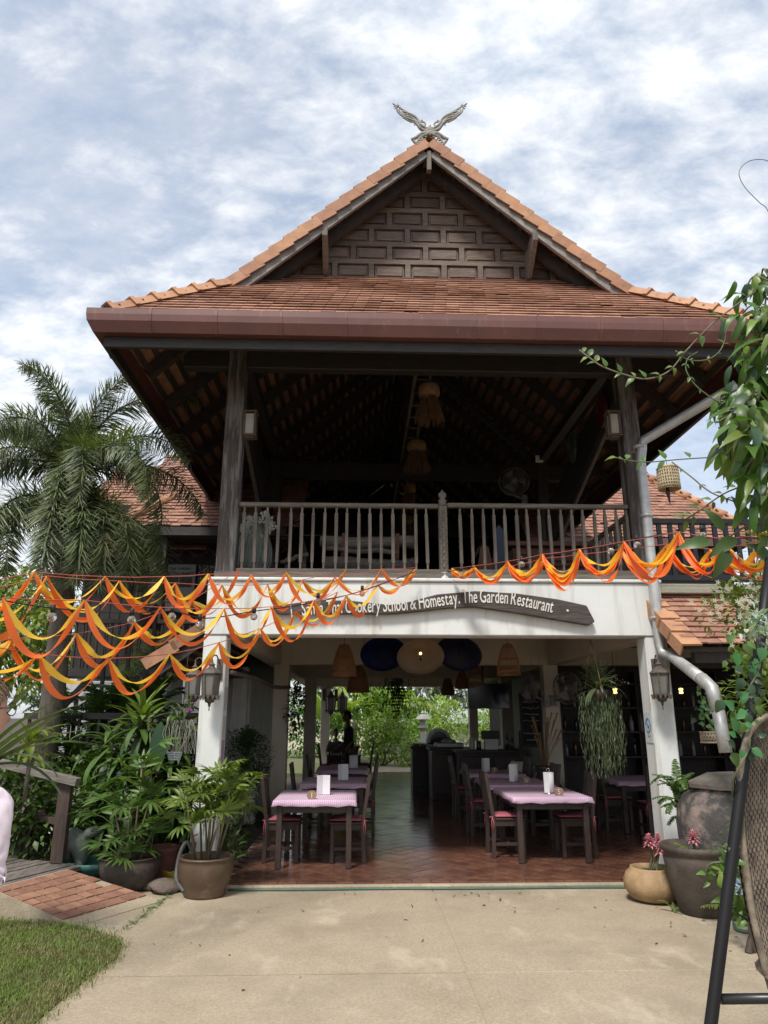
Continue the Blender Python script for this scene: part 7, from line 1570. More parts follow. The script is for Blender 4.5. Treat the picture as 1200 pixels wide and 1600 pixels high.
# ---- climbing tree at the right edge
manL = [leaf_mesh('leaf', m__, L_=.24, W_=.062, n=7, fold=.35, droop=d_, shape='lance', wave=.12, stalk=.08) for m__, d_ in ((G_VIVID, .5), (G_VIVID, .9), (G_MD, .7), (G_MD, 1.1), (G_LT, .6), (G_BL, .8))]
ctr = thing('climbing_tree', 'bright leafed tree hanging in at the upper right edge', 'tree', (3.7, 4.7, GZ)); r9 = random.Random(111)
m = MB(); tk_ = spline([Vector((3.75, 4.8, GZ)), Vector((3.8, 4.8, 1.5)), at(1230, 760, 4.7), at(1215, 560, 4.6), at(1205, 440, 4.6)], 8); m.tube(tk_, [.07-.05*i/(len(tk_)-1) for i in range(len(tk_))], 9); m.build('trunk', BARK, ctr)
sprays = [(1190,430,.22),(1165,450,.2),(1195,480,.25),(1160,490,.25),(1185,530,.3),(1150,560,.22),(1180,580,.32),(1170,620,.3),(1140,640,.25),(1190,640,.3),(1150,670,.3),(1120,660,.22),(1180,690,.32),(1130,700,.28),(1165,730,.28),(1195,740,.28),(1210,520,.3),(1215,600,.3),(1215,680,.3),(1160,600,.3),(1125,625,.22),(1195,780,.25),(1190,820,.25),(1205,870,.25)]
cnt = 0
for (x, y, s_) in sprays:
    c_ = at(x, y, 4.6+r9.uniform(-.25, .25)); b_ = min(tk_, key=lambda q_: (q_-c_).length); m = MB(); m.tube(spline([b_, b_.lerp(c_, .6)+Vector((0, 0, .08)), c_], 5), .007, 5); m.build('twig', VST, ctr)
    for k in range(13):
        if cnt >= 296: break
        u = r9.random(); q_ = b_.lerp(c_, .55+.45*u)+Vector((r9.gauss(0, .05), r9.gauss(0, .06), r9.gauss(0, .05))); d = Vector((-.35+r9.uniform(-.7, .7), -.2+r9.uniform(-.8, .6), r9.uniform(-1.3, .05))); put(ctr, 'leaf', r9.choice(manL), q_, d, (r9.uniform(-.4, .4), -.6, .8), s_*r9.uniform(3.1, 4.2)); cnt += 1
# runner vines with paired leaves
vlf = [leaf_mesh('leaf', m__, L_=.09, W_=.042, n=5, fold=.3, droop=d_, shape='ovate', wave=.1, stalk=.1) for m__, d_ in ((G_VIVID, .3), (G_LT, .6), (G_MD, .5))]
def runner(label, pix, Y0, Y1, leaves, seed, r_=.006, ls=1.0):
    n_ = len(pix); P = [at(x, y, Y0+(Y1-Y0)*i/(n_-1)) for i, (x, y) in enumerate(pix)]; t = thing('vine_runner', label, 'vine', tuple(P[n_//2]), 0, 'thin vine runners'); r9 = random.Random(seed); sp_ = spline(P, 8); m = MB(); m.tube(sp_, r_, 6); m.build('stem', VST if r_ > .0055 else STEM, t)
    for k in range(leaves):
        i = int((k+.5)/leaves*(len(sp_)-1)); T = (sp_[min(i+1, len(sp_)-1)]-sp_[i-1]).normalized(); nn = T.cross(Vector((0, -1, 0))).normalized()
        for s in ((1, -1) if k % 3 else (1,)): put(t, 'leaf', r9.choice(vlf), sp_[i], T*.6+nn*s*r9.uniform(.5, 1)+Vector((0, -.3, r9.uniform(-.2, .3))), (0, -.7, .6), ls*r9.uniform(.55, 1.15))
runner('long vine runner curving across the right eave towards the hall', [(1185,452),(1120,500),(1075,545),(1045,580),(1010,592),(975,585),(940,572),(920,558),(905,547)], 4.6, 4.9, 13, 121)
runner('thin vine loop hanging below the right gutter corner', [(1055,548),(1075,562),(1105,562),(1125,548),(1135,525)], 4.7, 4.7, 5, 122, .005, .6)
runner('thin curled vine tip hanging in front of the right eave', [(1090,550),(1075,560),(1072,578),(1085,600),(1105,617),(1140,640)], 4.7, 4.7, 5, 123, .005, .6)
runner('straight vine wire crossing before the steel downpipe', [(1215,722),(1160,716),(1110,715),(1060,718),(1010,722),(975,718),(960,714)], 4.9, 6.2, 8, 124, .005, 1.5)
runner('bare vine twig descending beside the woven ornament', [(1050,722),(1080,745),(1112,770),(1160,790),(1210,830)], 5.6, 5.0, 4, 125, .006, .8)
runner('vine shoot rising from the terrace garlands', [(1215,720),(1175,752),(1130,772),(1090,800),(1065,815)], 5.0, 5.4, 9, 126, .006, 1.2)
tn = at(1170, 285, 4.6); tdr = MB(); tdr.tube(spline([at(1205, 440, 4.6), at(1212, 380, 4.6), at(1200, 330, 4.6), at(1185, 315, 4.6), at(1162, 290, 4.6), at(1155, 268, 4.6), at(1170, 252, 4.6), at(1195, 250, 4.6), at(1215, 262, 4.6)], 6), .003, 5); tag(tdr.build('vine_tendril', VST, None, tn), 'single bare tendril curling against the sky at the right', 'vine')
bgl = leaf_mesh('leaf', G_DK, L_=.26, W_=.10, n=7, fold=.25, droop=.5, shape='ovate', wave=.08); bgt = thing('dark_creeper', 'large dark green leaves overlapping the right garlands', 'vine', W(1130, 850, 5.0)); m = MB(); m.tube(spline([at(1215, 800, 5.0), at(1170, 820, 5.0), at(1130, 845, 5.0)], 5), .007, 5); m.build('stem', VST, bgt)
for (x, y, dx_, dz_, s_) in ((1110,845,-1,-.1,1),(1130,830,-.4,.8,.9),(1150,840,-.9,-.5,1),(1165,815,-.2,.9,.9),(1175,850,.6,-.6,1.),(1140,860,-.6,-.8,1.),(1190,830,.3,.6,1)): put(bgt, 'leaf', bgl, at(x, y, 4.95), (dx_, -.2, dz_), (0, -1, .3), s_)
# jasmine on the right
shrub('jasmine_bush', 'jasmine bush with small white flowers in front of the side roof', [(W(1150, 955, 6.9), (.36, .3, .28)), (W(1190, 925, 6.9), (.3, .3, .3)), (W(1200, 1000, 6.8), (.3, .3, .4)), (W(1165, 1080, 6.7), (.22, .3, .38)), (W(1205, 1090, 6.6), (.3, .3, .5)), (W(1190, 870, 6.6), (.2, .2, .25))], G_LT, dict(L_=.085, W_=.042, n=3, fold=.25, droop=.4, shape='ovate'), 1500, 131, 'bush', base=(4.15, 6.9, GZ))
jb = [o for o in C.objects if o.name.startswith('jasmine_bush')][0]; ms = Mass(); r9 = random.Random(132); fl5 = leaf_data(.028, .014, 2, .2, .2, 'ovate')
for k in range(70):
    c_ = at(1165+r9.gauss(0, 28), 950+r9.gauss(0, 35), 6.55+r9.uniform(-.1, .2))
    for j in range(5): ms.put(fl5, LM(c_, (math.cos(j*1.257), -.3, math.sin(j*1.257)), (0, -1, 0), 1))
ms.build('flowers', WFL, jb, kind='stuff')
# silk vine and pale bloom wound round the black pole
mon = [leaf_mesh('leaf', m__, L_=.10, W_=.07, n=5, fold=.2, droop=d_, shape='ovate', wave=.05, stalk=.2) for m__, d_ in ((LMAT('silk_leaf', (.045,.15,.055), None, .4, .2), .3), (G_BL, .6), (G_MD, .5))]
mv = thing('pole_vine', 'round leafed vine wound about the black pole', 'vine', W(1170, 1120, 3.4)); r9 = random.Random(141); pts = [at(1185-.13*(y-985)+10*math.sin(y*.05), y, 3.42+.05*math.cos(y*.05)) for y in range(985, 1260, 14)]; m = MB(); m.tube(pts, .004, 5); m.build('stem', STEM, mv)
for k in range(46): q_ = at(1165+r9.gauss(0, 20), 1060+r9.uniform(-60, 130), 3.36+r9.uniform(-.05, .1)); put(mv, 'leaf', r9.choice(mon), q_, (r9.uniform(-1, 1), -.3, r9.uniform(-1, .5)), (0, -1, .4), r9.uniform(.35, .75))
sfb = Mass(); slf = leaf_data(.05, .02, 3, .3, .5, 'lance')
for k in range(120): sfb.put(slf, LM(at(1190+r9.gauss(0, 16), 975+r9.gauss(0, 14), 3.38+r9.uniform(-.06, .04)), rdir(r9, -1, 1.4), (0, 0, 1), r9.uniform(.6, 1.2)))
sfb.build('pale_foliage', LMAT('silk_pale', (.22,.33,.30), (.36,.42,.40), .6, .2, .3), mv, kind='stuff')
# lower right: ferns, plumbago, weeds, vine on the pole foot
frn = [pin_mesh('frond', G_LT, .45, .09, .016, 22, d_, 150+i) for i, d_ in enumerate((.5, .9))]
p_ = atz(1165, 1440, GZ); ferny('fern', 'fine light green fern behind the foot of the black pole', p_, [p_+Vector((0, 0, .12)), p_+Vector((-.12, .25, .45)), p_+Vector((.15, .1, .2))], frn, 151, 10)
p_ = atz(1052, 1425, GZ); ferny('fern', 'tiny fern at the foot of the large dark brown pot', p_, [p_+Vector((0, 0, .02))], frn, 153, 9, 'plant', .25, .4)
PLB = mat('plumbago', (.30,.36,.62), .6, (.24,.29,.52), 6, transl=.3)
pt = shrub('plumbago', 'blue flowered plumbago leaning by the black pole', [(W(1160, 1370, 6.0), (.18, .25, .32)), (W(1185, 1300, 6.2), (.22, .25, .35))], G_MD, dict(L_=.07, W_=.03, n=3, fold=.25, droop=.4, shape='lance'), 420, 155, 'plant'); ms = Mass()
for cx_, cy_ in ((1150, 1377), (1157, 1385), (1142, 1333), (1160, 1395), (1165, 1372)):
    for k in range(14): c_ = at(cx_+r9.gauss(0, 4), cy_+r9.gauss(0, 4), 5.7); ms.put(fl5, LM(c_, rdir(r9, -.6, 1.4), (0, -1, 0), .9))
ms.build('flowers', PLB, pt, kind='stuff')
runner('vine shoot with heart shaped leaves twining low on the black pole', [(1180,1445),(1150,1425),(1125,1390),(1104,1370),(1110,1350),(1135,1345),(1140,1325)], 3.6, 3.4, 10, 161, .005, .8)
cvl = [pin_mesh('frond', G_MD, .26, .065, .03, 9, d_, 170+i) for i, d_ in enumerate((.4, .8))]
p_ = at(1062, 1300, 7.9); ferny('curry_bush', 'small pinnate leafed bush leaning against the right column', (p_.x+.1, 7.95, GZ), [W(1058, 1215, 7.95), W(1062, 1240, 7.9), W(1068, 1265, 7.9), W(1052, 1235, 7.95)], cvl, 171, 9)
p_ = at(1107, 1152, 7.6); wb_ = thing('white_basket', 'small white woven basket with trailing leaves beside the steel pipe', 'basket', tuple(p_)); m = MB()
for k in range(16): a_ = k*2*PI/16; m.tube([(p_.x+.075*math.cos(a_+z_*6), p_.y+.075*math.sin(a_+z_*6), p_.z+z_) for z_ in (-.045, 0, .045)], .006, 4); m.tube([(p_.x+.075*math.cos(a_-z_*6), p_.y+.075*math.sin(a_-z_*6), p_.z+z_) for z_ in (-.045, 0, .045)], .006, 4)
for z_ in (-.05, .05): m.tube([(p_.x+.078*math.cos(a_), p_.y+.078*math.sin(a_), p_.z+z_) for a_ in [i*2*PI/16 for i in range(17)]], .008, 5)
m.build('basket', CREAMP, wb_)
for k in range(34): put(wb_, 'leaf', r9.choice(mon), p_+Vector((r9.uniform(-.09, .04), r9.uniform(-.05, .05), .08+r9.uniform(0, .55))), (r9.uniform(-1, 1), -.4, r9.uniform(-.8, .4)), (0, -1, .4), r9.uniform(.5, .8))
m = MB(); m.tube([p_+Vector((-.02, 0, .05)), p_+Vector((-.03, 0, .7)), Vector((p_.x-.03, 7.95, 2.2))], .004, 5); m.build('wire', STEM, wb_)

# ------------------------------------------------------------------ garden seen through the hall
gp = MB(); gp.box((-14, 24.0, -.3), (20, 70, -.06)); gp.build('garden_ground', mat('garden_grass', (.10,.13,.04), .95, (.13,.11,.06), 3, bump=.4, bscale=20), kind='structure')
pth = MB(); pth.prism([(-.6, 24.01), (2.2, 24.01), (2.6, 27), (.2, 27)], -.2, -.02, 'XY'); pth.build('garden_path', CONC, kind='structure')
GB = LMAT('garden_leaf', (.135,.225,.045), None, .45, .32, .3); GB2 = LMAT('garden_leaf_pale', (.21,.28,.075), None, .45, .32, .3)
ol = dict(L_=.20, W_=.10, n=2, fold=.2, shape='ovate', droop=.4)
shrub('garden_shrub', 'bright broad shrub at the end of the aisle', [(W(600, 1165, 27), (.9, .6, .55)), (W(640, 1180, 26.5), (.5, .5, .4)), (W(615, 1135, 27.5), (.8, .6, .6)), (W(580, 1150, 27.5), (.6, .5, .6))], GB2, ol, 1700, 201)
shrub('garden_shrub', 'mid green shrub behind the standing person', [(W(560, 1135, 29), (1.0, .7, .9)), (W(590, 1110, 30), (1.1, .7, .9)), (W(535, 1120, 28), (.7, .6, .6))], GB, ol, 1500, 202)
shrub('garden_shrub', 'yellow green shrub right of the domed oven', [(W(745, 1140, 29), (.9, .7, .6)), (W(700, 1125, 31), (1.2, .7, .7)), (W(770, 1130, 30), (.9, .7, .6))], GB2, ol, 1300, 203)
shrub('garden_shrub', 'shrub between aisle end and stone lantern', [(W(660, 1150, 30), (1.1, .7, .7)), (W(640, 1125, 31), (.8, .7, .6))], GB, ol, 1100, 204)
tree('papaya like tree with a slim leaning trunk behind the standing person', (-.2, 31, 0), 3.1, [(W(590, 1085, 31), (1.3, .9, .7)), (W(620, 1100, 31.5), (1.2, .9, .6)), (W(570, 1070, 31), (1.0, .8, .5))], GB2, dict(L_=.45, W_=.2, n=3, fold=.2, shape='ovate'), 900, 211, 'slim_tree', .11)
tree('grey green tree far behind the stone lantern', (6, 46, 0), 3.0, [(W(700, 1095, 46), (3.2, 2, 2.2)), (W(740, 1085, 47), (2.6, 2, 1.8)), (W(665, 1080, 46), (2.2, 2, 1.6))], G_GR, dict(L_=.4, W_=.18, n=2, fold=.2, shape='ovate'), 2600, 212)
tree('dense dark tree at the far side of the garden', (-5, 50, 0), 3.0, [(W(560, 1070, 50), (4, 2, 3)), (W(490, 1090, 50), (3.5, 2, 3)), (W(630, 1060, 50), (3.2, 2, 2.5))], G_MD, dict(L_=.5, W_=.24, n=2, fold=.2, shape='ovate'), 2600, 213)
ban = [leaf_mesh('leaf', GB2, L_=1.7, W_=.48, n=9, fold=.2, droop=d_, shape='paddle', wave=.05, stalk=.1) for d_ in (.3, .7)]
p_ = at(505, 1180, 27.5); bn = root_plant('banana_plant', 'banana plant with broad upright leaves beyond the rear columns', (p_.x, 27.5, -.06)); m = MB(); m.tube([(p_.x, 27.5, -.06), (p_.x+.05, 27.5, 1.3)], [.12, .08], 9); m.build('trunk', STEM, bn); r9 = random.Random(221)
for k in range(9): put(bn, 'leaf', r9.choice(ban), (p_.x+.05, 27.5, 1.25), rdir(r9, .5, 1.35, k*2.4), (0, 0, 1), r9.uniform(.8, 1.1))
p_ = at(540, 1180, 29); bn2 = root_plant('banana_plant', 'banana plant whose tall leaf rises left of the slim trunk', (p_.x, 29, -.06)); m = MB(); m.tube([(p_.x, 29, -.06), (p_.x, 29, 1.7)], [.12, .08], 9); m.build('trunk', STEM, bn2)
for k in range(8): put(bn2, 'leaf', r9.choice(ban), (p_.x, 29, 1.6), rdir(r9, .4, 1.4, k*2.4), (0, 0, 1), r9.uniform(.8, 1.1))
p_ = at(661, 1152, 28.5); sl_ = thing('stone_lantern', 'small pale stone lantern among the garden shrubs', 'lantern', (p_.x, 28.5, -.06)); m = MB(); m.lathe([(.16, -.06), (.16, .5), (.10, .55), (.10, 1.15), (.2, 1.25), (.2, 1.32)], (p_.x, 28.5, 0), 8, False); m.build('pillar', CER, sl_); m = MB(); m.lathe([(.13, 1.321), (.13, 1.55), (.30, 1.56), (.2, 1.68), (.06, 1.75), (.08, 1.8), (0, 1.9)], (p_.x, 28.5, 0), 8, False); m.build('lantern_head', CER, sl_)
for i, (px_, py_, Y, w_) in enumerate(((637, 1117, 36, 2.2), (745, 1120, 38, 3.2))):
    p_ = at(px_, py_, Y); sh = thing('garden_shed', ('shed with pale grey roof behind the shrub by the aisle end', 'shed with grey roof behind the yellow green shrub')[i], 'shed', (p_.x, Y, 0)); m = MB(); m.box((p_.x-w_/2, Y, -.06), (p_.x+w_/2, Y+3, p_.z-.3)); m.build('wall', GREYP, sh); m = MB(); m.add([(p_.x-w_/2-.2, Y-.3, p_.z-.32), (p_.x+w_/2+.2, Y-.3, p_.z-.32), (p_.x+w_/2+.2, Y+1.5, p_.z+.4), (p_.x-w_/2-.2, Y+1.5, p_.z+.4), (p_.x-w_/2-.2, Y+3.2, p_.z-.3), (p_.x+w_/2+.2, Y+3.2, p_.z-.3)], [(0,1,2,3), (3,2,5,4)]); o = m.build('roof', mat('shed_roof_%s' % 'ab'[i], (.34,.37,.40), .6), sh); o.modifiers.new('t', 'SOLIDIFY').thickness = .05
gb = MB(); gb.box((-14, 40, -.06), (20, 40.2, 1.6)); tag(gb.build('boundary_wall', CREAM, None, (3, 40, 0)), 'cream garden boundary wall beyond the shrubs', 'wall')
for i, (x, y, Y, r_) in enumerate(((480, 1110, 33, 1.4), (520, 1105, 34, 1.3), (680, 1135, 34, 1.2), (780, 1110, 36, 1.8), (610, 1120, 36, 1.6))):
    shrub('hedge_shrub', ('tall garden shrub outside the left rear columns', 'garden shrub behind the seated person', 'garden shrub behind the stone lantern', 'garden shrub behind the television', 'tall garden shrub in the middle of the rear view')[i], [((at(x, y, Y).x, Y, .9), (r_, .8, 1.0)), ((at(x, y, Y).x+.4, Y+.3, 1.7), (r_*.8, .7, .8))], (G_VIVID, GB, GB2, GB, G_VIVID)[i], dict(ol, L_=.28, W_=.13), 900, 230+i)

# ------------------------------------------------------------------ people
def skin_mesh(verts, edges, radii, root=0, sub=2):
    me = bpy.data.meshes.new('s'); me.from_pydata([tuple(v) for v in verts], edges, []); o = bpy.data.objects.new('s', me); C.objects.link(o)
    o.modifiers.new('k', 'SKIN'); 
    for i, r_ in enumerate(radii):
        sv = me.skin_vertices[0].data[i]; sv.radius = r_ if hasattr(r_, '__len__') else (r_, r_); sv.use_root = (i == root)
    sb_ = o.modifiers.new('b', 'SUBSURF'); sb_.levels = sub; sb_.render_levels = sub
    dg_ = bpy.context.evaluated_depsgraph_get(); ev = bpy.data.meshes.new_from_object(o.evaluated_get(dg_)); bpy.data.objects.remove(o); bpy.data.meshes.remove(me); return ev
def chain(parts):
    """parts: list of polylines sharing points by key -> verts, edges, radii"""
    V = []; Ed = []; Rr = []; key = {}
    for line in parts:
        prev = None
        for k_, p_, r_ in line:
            if k_ not in key: key[k_] = len(V); V.append(Vector(p_)); Rr.append(r_)
            i = key[k_]
            if prev is not None: Ed.append((prev, i))
            prev = i
    return V, Ed, Rr
def hand(mb, wrist, d, palm_n, side, s=1.0):
    """palm and five curled fingers; d along the hand, palm_n out of the palm, side towards the thumb"""
    d = Vector(d).normalized(); pn = Vector(palm_n).normalized(); sd_ = Vector(side).normalized(); w_ = Vector(wrist)
    mb.tube([w_, w_+d*.045*s, w_+d*.09*s], [.026*s, .036*s, .034*s], 8)
    for i, ln in enumerate((.07, .078, .073, .058)):
        b_ = w_+d*.085*s+sd_*(.028-.019*i)*s; mb.tube([b_, b_+d*ln*.45*s+pn*.008*s, b_+d*ln*.8*s+pn*.024*s, b_+d*ln*.95*s+pn*.042*s], [.0095*s, .009*s, .0082*s, .006*s], 6)
    b_ = w_+d*.03*s+sd_*.03*s; mb.tube([b_, b_+sd_*.022*s+d*.03*s+pn*.01*s, b_+sd_*.026*s+d*.06*s+pn*.022*s], [.012*s, .0105*s, .007*s], 6)
def person(label, loc, rz, H, mats, arms, legs=None, glasses=False, hairlen=0, turn=0., lean=0.):
    """faces local +Y. arms: for each side (elbow, wrist); legs: optional (knee, ankle) overrides"""
    skin, shirt, pants, hair, shoe = mats; s = H/1.75; t = thing('person', label, 'person', tuple(loc), rz)
    lg = legs or {}; pel = Vector(lg.get('pelvis', (0, 0, .93)))
    def S(p_): return Vector(p_)*s
    ln_ = Vector((0, lean, 0)); ch = pel+Vector((0, 0, .44))+ln_*.8; nk = pel+Vector((0, .0, .545))+ln_; hd = pel+Vector((0, .025, .71))+ln_*1.2
    L_ = [[('p', S(pel), (.135*s, .10*s)), ('w', S(pel+Vector((0, 0, .16))+ln_*.3), (.12*s, .09*s)), ('c', S(ch-Vector((0, 0, .1))), (.145*s, .10*s)), ('n', S(nk), (.062*s, .06*s)), ('h', S(hd-Vector((0, .01, .06))), (.05*s, .055*s))]]
    sl = []; pl_ = []; wr = {}
    for sd_ in (-1, 1):
        sh = ch+Vector((sd_*.175, 0, .035)); el, wt_ = arms[sd_]; el = pel+Vector(el); wt_ = pel+Vector(wt_); wr[sd_] = (S(wt_), S(wt_-el))
        L_.append([('c', 0, 0), ('s%d' % sd_, S(sh-Vector((sd_*.012, 0, .01))), .042*s), ('e%d' % sd_, S(el), .034*s), ('f%d' % sd_, S(el.lerp(wt_, .35)), .040*s), ('r%d' % sd_, S(wt_), .026*s)])
        hp = pel+Vector((sd_*.09, 0, -.04)); kn, an = lg.get(sd_, ((sd_*.10, .02, -.45), (sd_*.10, -.02, -.86))); kn = pel+Vector(kn); an = pel+Vector(an)
        L_.append([('p', 0, 0), ('hp%d' % sd_, S(hp), .085*s), ('k%d' % sd_, S(kn), .055*s), ('cf%d' % sd_, S(kn.lerp(an, .35)), .052*s), ('a%d' % sd_, S(an), .036*s)])
        sl.append([('c', 0, 0), ('s%d' % sd_, S(sh-Vector((sd_*.006, 0, .006))), .070*s), ('m%d' % sd_, S(sh.lerp(el, .35)), .058*s), ('v%d' % sd_, S(sh.lerp(el, .68)), .057*s), ('u%d' % sd_, S(sh.lerp(el, .98)), .051*s)])
        pl_.append([('p', 0, 0), ('hp%d' % sd_, S(hp), .098*s), ('k%d' % sd_, S(kn), .075*s), ('a%d' % sd_, S(kn.lerp(an, .93)), .062*s)])
    V, Ed, Rr = chain(L_); me = skin_mesh(V, Ed, Rr)
    m = MB(); m.add([v.co for v in me.vertices], [tuple(p_.vertices) for p_ in me.polygons], True)
    # head
    hc = S(hd+Vector((0, .0, .03))); bm = bmesh.new(); bmesh.ops.create_uvsphere(bm, u_segments=40, v_segments=32, radius=1)
    for v in bm.verts:
        x, y, z = v.co; a_ = Vector((x*.075, y*.095, z*.118))
        if z < 0: a_.x *= 1-.25*z*z; a_.y += .012*(-z)*(1 if y > 0 else -.3)
        if y > 0.2:
            a_.y -= .010*max(0, 1-abs(z)*1.2)*(y)
            a_.y += .030*math.exp(-((x/.16)**2))*math.exp(-(((z+.22)/.18)**2)) + .012*math.exp(-((x/.10)**2))*math.exp(-(((z-.05)/.25)**2))     # nose
            a_.y -= .012*math.exp(-(((abs(x)-.38)/.18)**2))*math.exp(-(((z-.08)/.13)**2))         # eye sockets
            a_.y += .007*math.exp(-((x/.28)**2))*math.exp(-(((z+.56)/.08)**2)) - .006*math.exp(-((x/.3)**2))*math.exp(-(((z+.64)/.03)**2))   # mouth
            a_.y += .010*math.exp(-((x/.25)**2))*math.exp(-(((z+.88)/.12)**2))
        v.co = a_*s
    Mt = Matrix.Translation(hc) @ Matrix.Rotation(turn, 4, 'Z'); m.bm(bm, Mt, True)
    for sd_ in (-1, 1):
        bm = bmesh.new(); bmesh.ops.create_uvsphere(bm, u_segments=12, v_segments=10, radius=1)
        for v in bm.verts: v.co = Vector((sd_*.076+v.co.x*.009, -.008+v.co.y*.018, -.005+v.co.z*.032))*s
        m.bm(bm, Mt, True); hand(m, wr[sd_][0], wr[sd_][1], (-sd_, .3, 0), (0, 1, .2), s)
    bo = m.mesh('body', skin); inst('body', bo, t)
    V, Ed, Rr = chain([[('p', S(pel-Vector((0, 0, .06))), (.155*s, .12*s)), ('w', S(pel+Vector((0, 0, .16))+ln_*.3), (.15*s, .115*s)), ('c', S(ch-Vector((0, 0, .1))), (.165*s, .12*s)), ('n', S(nk-Vector((0, 0, .03))), (.075*s, .07*s))]]+sl)
    me = skin_mesh(V, Ed, Rr, 0, 4 if glasses else 3); me.materials.append(shirt); me.polygons.foreach_set('use_smooth', [True]*len(me.polygons))
    for v in me.vertices: v.co += v.normal*(.016*(abs(mnoise.noise(Vector((v.co.x*5+2, v.co.y*5, v.co.z*15+v.co.x*14))))*2)+.004*mnoise.noise(v.co*30)+.002)
    sho = inst('shirt', me, t)
    for sd_ in (-1, 1):
        e_ = pel+Vector(arms[sd_][0]); s0_ = ch+Vector((sd_*.175, 0, .035)); m = MB(); q_ = s0_.lerp(e_, .99); dd_ = (e_-s0_).normalized(); u_ = dd_.orthogonal().normalized(); v_ = dd_.cross(u_)
        m.tube([S(q_+(u_*math.cos(a_)+v_*math.sin(a_))*.053) for a_ in [i*2*PI/20 for i in range(21)]], .006*s, 6); inst('sleeve_hem', m.mesh('sleeve_hem', shirt), sho)
    V, Ed, Rr = chain([[('p', S(pel), (.15*s, .115*s)), ('w', S(pel+Vector((0, 0, .08))), (.14*s, .108*s))]]+pl_); me = skin_mesh(V, Ed, Rr); me.materials.append(pants); me.polygons.foreach_set('use_smooth', [True]*len(me.polygons)); inst('trousers', me, t)
    for sd_ in (-1, 1):
        kn, an = lg.get(sd_, ((sd_*.10, .02, -.45), (sd_*.10, -.02, -.86))); an = S(pel+Vector(an)); m = MB(); bm = bmesh.new(); bmesh.ops.create_uvsphere(bm, u_segments=14, v_segments=8, radius=1)
        for v in bm.verts: v.co = Vector((v.co.x*.045*s, v.co.y*.13*s+.05*s, max(v.co.z*.06*s, -.03*s)))
        m.bm(bm, Matrix.Translation(an-Vector((0, 0, .035*s))), True); inst('shoe', m.mesh('shoe', shoe), t)
    # hair: strands over a cap that follows the skull
    m = MB(); r9 = random.Random(int(H*1000)); bm = bmesh.new(); bmesh.ops.create_uvsphere(bm, u_segments=32, v_segments=24, radius=1); dl = []
    for v in bm.verts:
        x, y, z = v.co; lim = -.02+.52*y if y > 0 else -.45-.35*hairlen
        if z < lim: dl.append(v)
        q_ = 1.05+.05*mnoise.noise(v.co*5); v.co = Vector((x*.079, y*.100-.003, z*.122))*s*q_
    bmesh.ops.delete(bm, geom=dl, context='VERTS'); m.bm(bm, Mt, True)
    for k in range(900):
        d = rdir(r9, -.4, 1.5); lim = .0+.5*d.y if d.y > 0 else -.42-.35*hairlen
        if d.z < lim+.06*r9.random(): continue
        b_ = Vector((d.x*.080, d.y*.101-.003, d.z*.124))*s; tn_ = (Vector((d.x, d.y, d.z))*.35+Vector((d.x*.4, .5*d.y+.25, -.9+.2*d.z))).normalized(); e_ = b_+tn_*r9.uniform(.012, .026)*s+d*.002; u_ = d.cross(tn_).normalized()*.0022*s
        m.add([Mt @ (b_-u_), Mt @ (b_+u_), Mt @ (b_.lerp(e_, .5)+d*.006*s+u_), Mt @ (b_.lerp(e_, .5)+d*.006*s-u_), Mt @ e_], [(0,1,2,3), (3,2,4)], True)
    inst('hair', m.mesh('hair', hair), t)
    if glasses:
        m = MB()
        for sd_ in (-1, 1):
            c2 = Vector((sd_*.034, .098, .008))*s; m.tube([Mt @ (c2+Vector((.024*math.cos(a_), .004*abs(math.cos(a_))*-1, .022*math.sin(a_)))*s) for a_ in [i*2*PI/20 for i in range(21)]], .0018*s, 5, False); m.tube([Mt @ (Vector((sd_*.058, .094, .012))*s), Mt @ (Vector((sd_*.076, .05, .012))*s), Mt @ (Vector((sd_*.080, -.01, .010))*s)], .0018*s, 5)
        m.tube([Mt @ (Vector((-.012, .1, .012))*s), Mt @ (Vector((.012, .1, .012))*s)], .0018*s, 5); inst('glasses', m.mesh('glasses', BLACKM), t)
        m = MB()
    # eyes and brows
    m = MB()
    for sd_ in (-1, 1): m.ball(Mt @ (Vector((sd_*.031, .074, .010))*s), .0125*s, 12, 8)
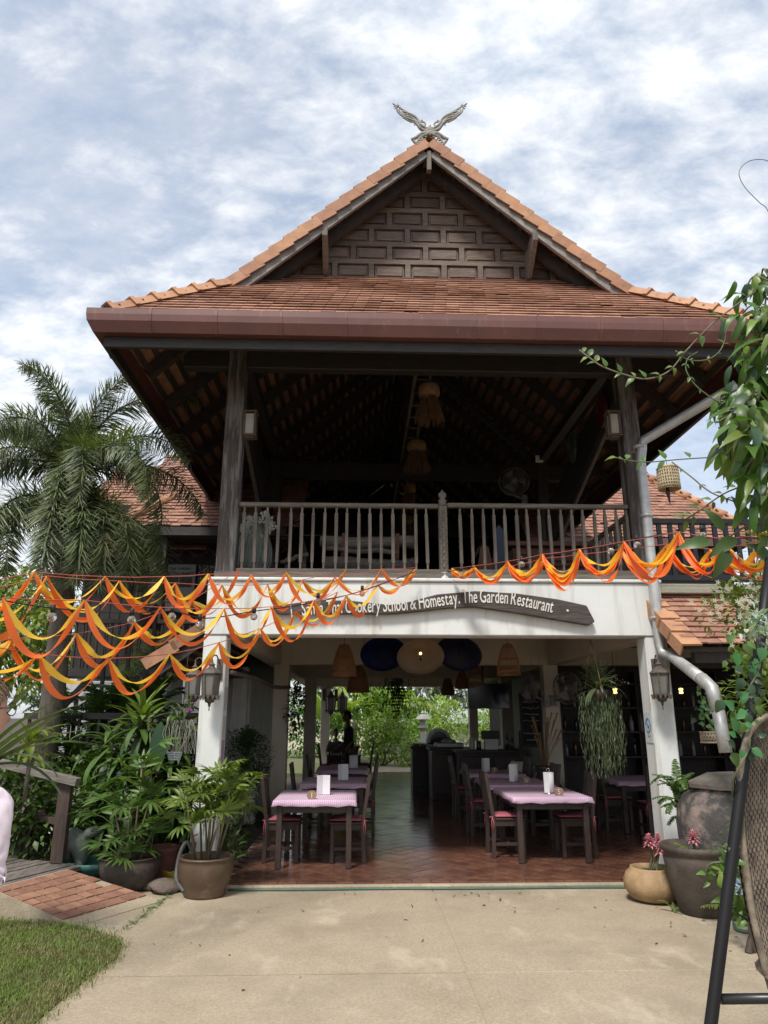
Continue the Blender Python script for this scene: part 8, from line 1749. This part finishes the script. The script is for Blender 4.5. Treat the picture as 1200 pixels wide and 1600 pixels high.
    inst('eyes', m.mesh('eyes', mat('eye_white', (.5,.48,.45), .3)) if glasses else m.mesh('eyes', BLACKP), t)
    return t
SKIN1 = mat('skin_light', (.52,.30,.22), .5, (.46,.25,.18), 20, bump=.05, bscale=200); SKIN2 = mat('skin_brown', (.16,.085,.055), .55, (.13,.07,.045), 20)
SHIRT1 = mat('pale_pink_shirt', (.72,.62,.68), .85, (.66,.56,.62), 5, bump=.3, bscale=12); DARKC = mat('dark_cloth', (.020,.021,.024), .9, (.012,.013,.015), 9); GREENC = mat('dark_green_cloth', (.016,.035,.022), .9, (.011,.024,.015), 9)
HAIR1 = mat('light_brown_hair', (.19,.125,.07), .55, (.085,.055,.032), 30, stretch=(1,1,.3), island=.35); HAIR2 = mat('black_hair', (.010,.009,.009), .5, (.006,.006,.006), 20); JEAN = mat('blue_trousers', (.06,.075,.11), .9, (.04,.05,.08), 12)
hp_ = at(-18, 1087, 2.62); Hb = (hp_.z-GZ)/.955*1.0
person('person with short light brown hair, glasses and pale pink shirt beside the lawn', (hp_.x-.036, 2.60, GZ), -.5, 1.80, (SKIN1, SHIRT1, JEAN, HAIR1, BLACKP), {1: ((.200, -.03, .17), (-.07, .13, .24)), -1: ((-.205, -.03, .17), (-.21, .05, -.06))}, glasses=True, turn=.0)
w_ = at(549, 1200, 17.3); person('standing person in dark clothes, in profile before the garden view', (w_.x-.06, 17.3, 0), PI*.55, 1.74, (SKIN2, DARKC, DARKC, HAIR2, BLACKP), {1: ((.22, .02, .19), (.17, .22, .05)), -1: ((-.22, -.03, .19), (-.20, .10, -.04))}, lean=.02)
w_ = at(524, 1180, 20.6); person('seated person in a dark green top at the far left table', (w_.x, 20.6, 0), PI, 1.68, (SKIN2, GREENC, DARKC, HAIR2, BLACKP), {1: ((.22, .10, .20), (.12, .32, .22)), -1: ((-.22, .10, .20), (-.12, .32, .22))}, legs={'pelvis': (0, 0, .53), 1: ((.12, .42, .0), (.12, .40, -.45)), -1: ((-.12, .42, .0), (-.12, .40, -.45))})
chair(w_.x, 20.6, -PI/2, 'slatted chair carrying the seated person')
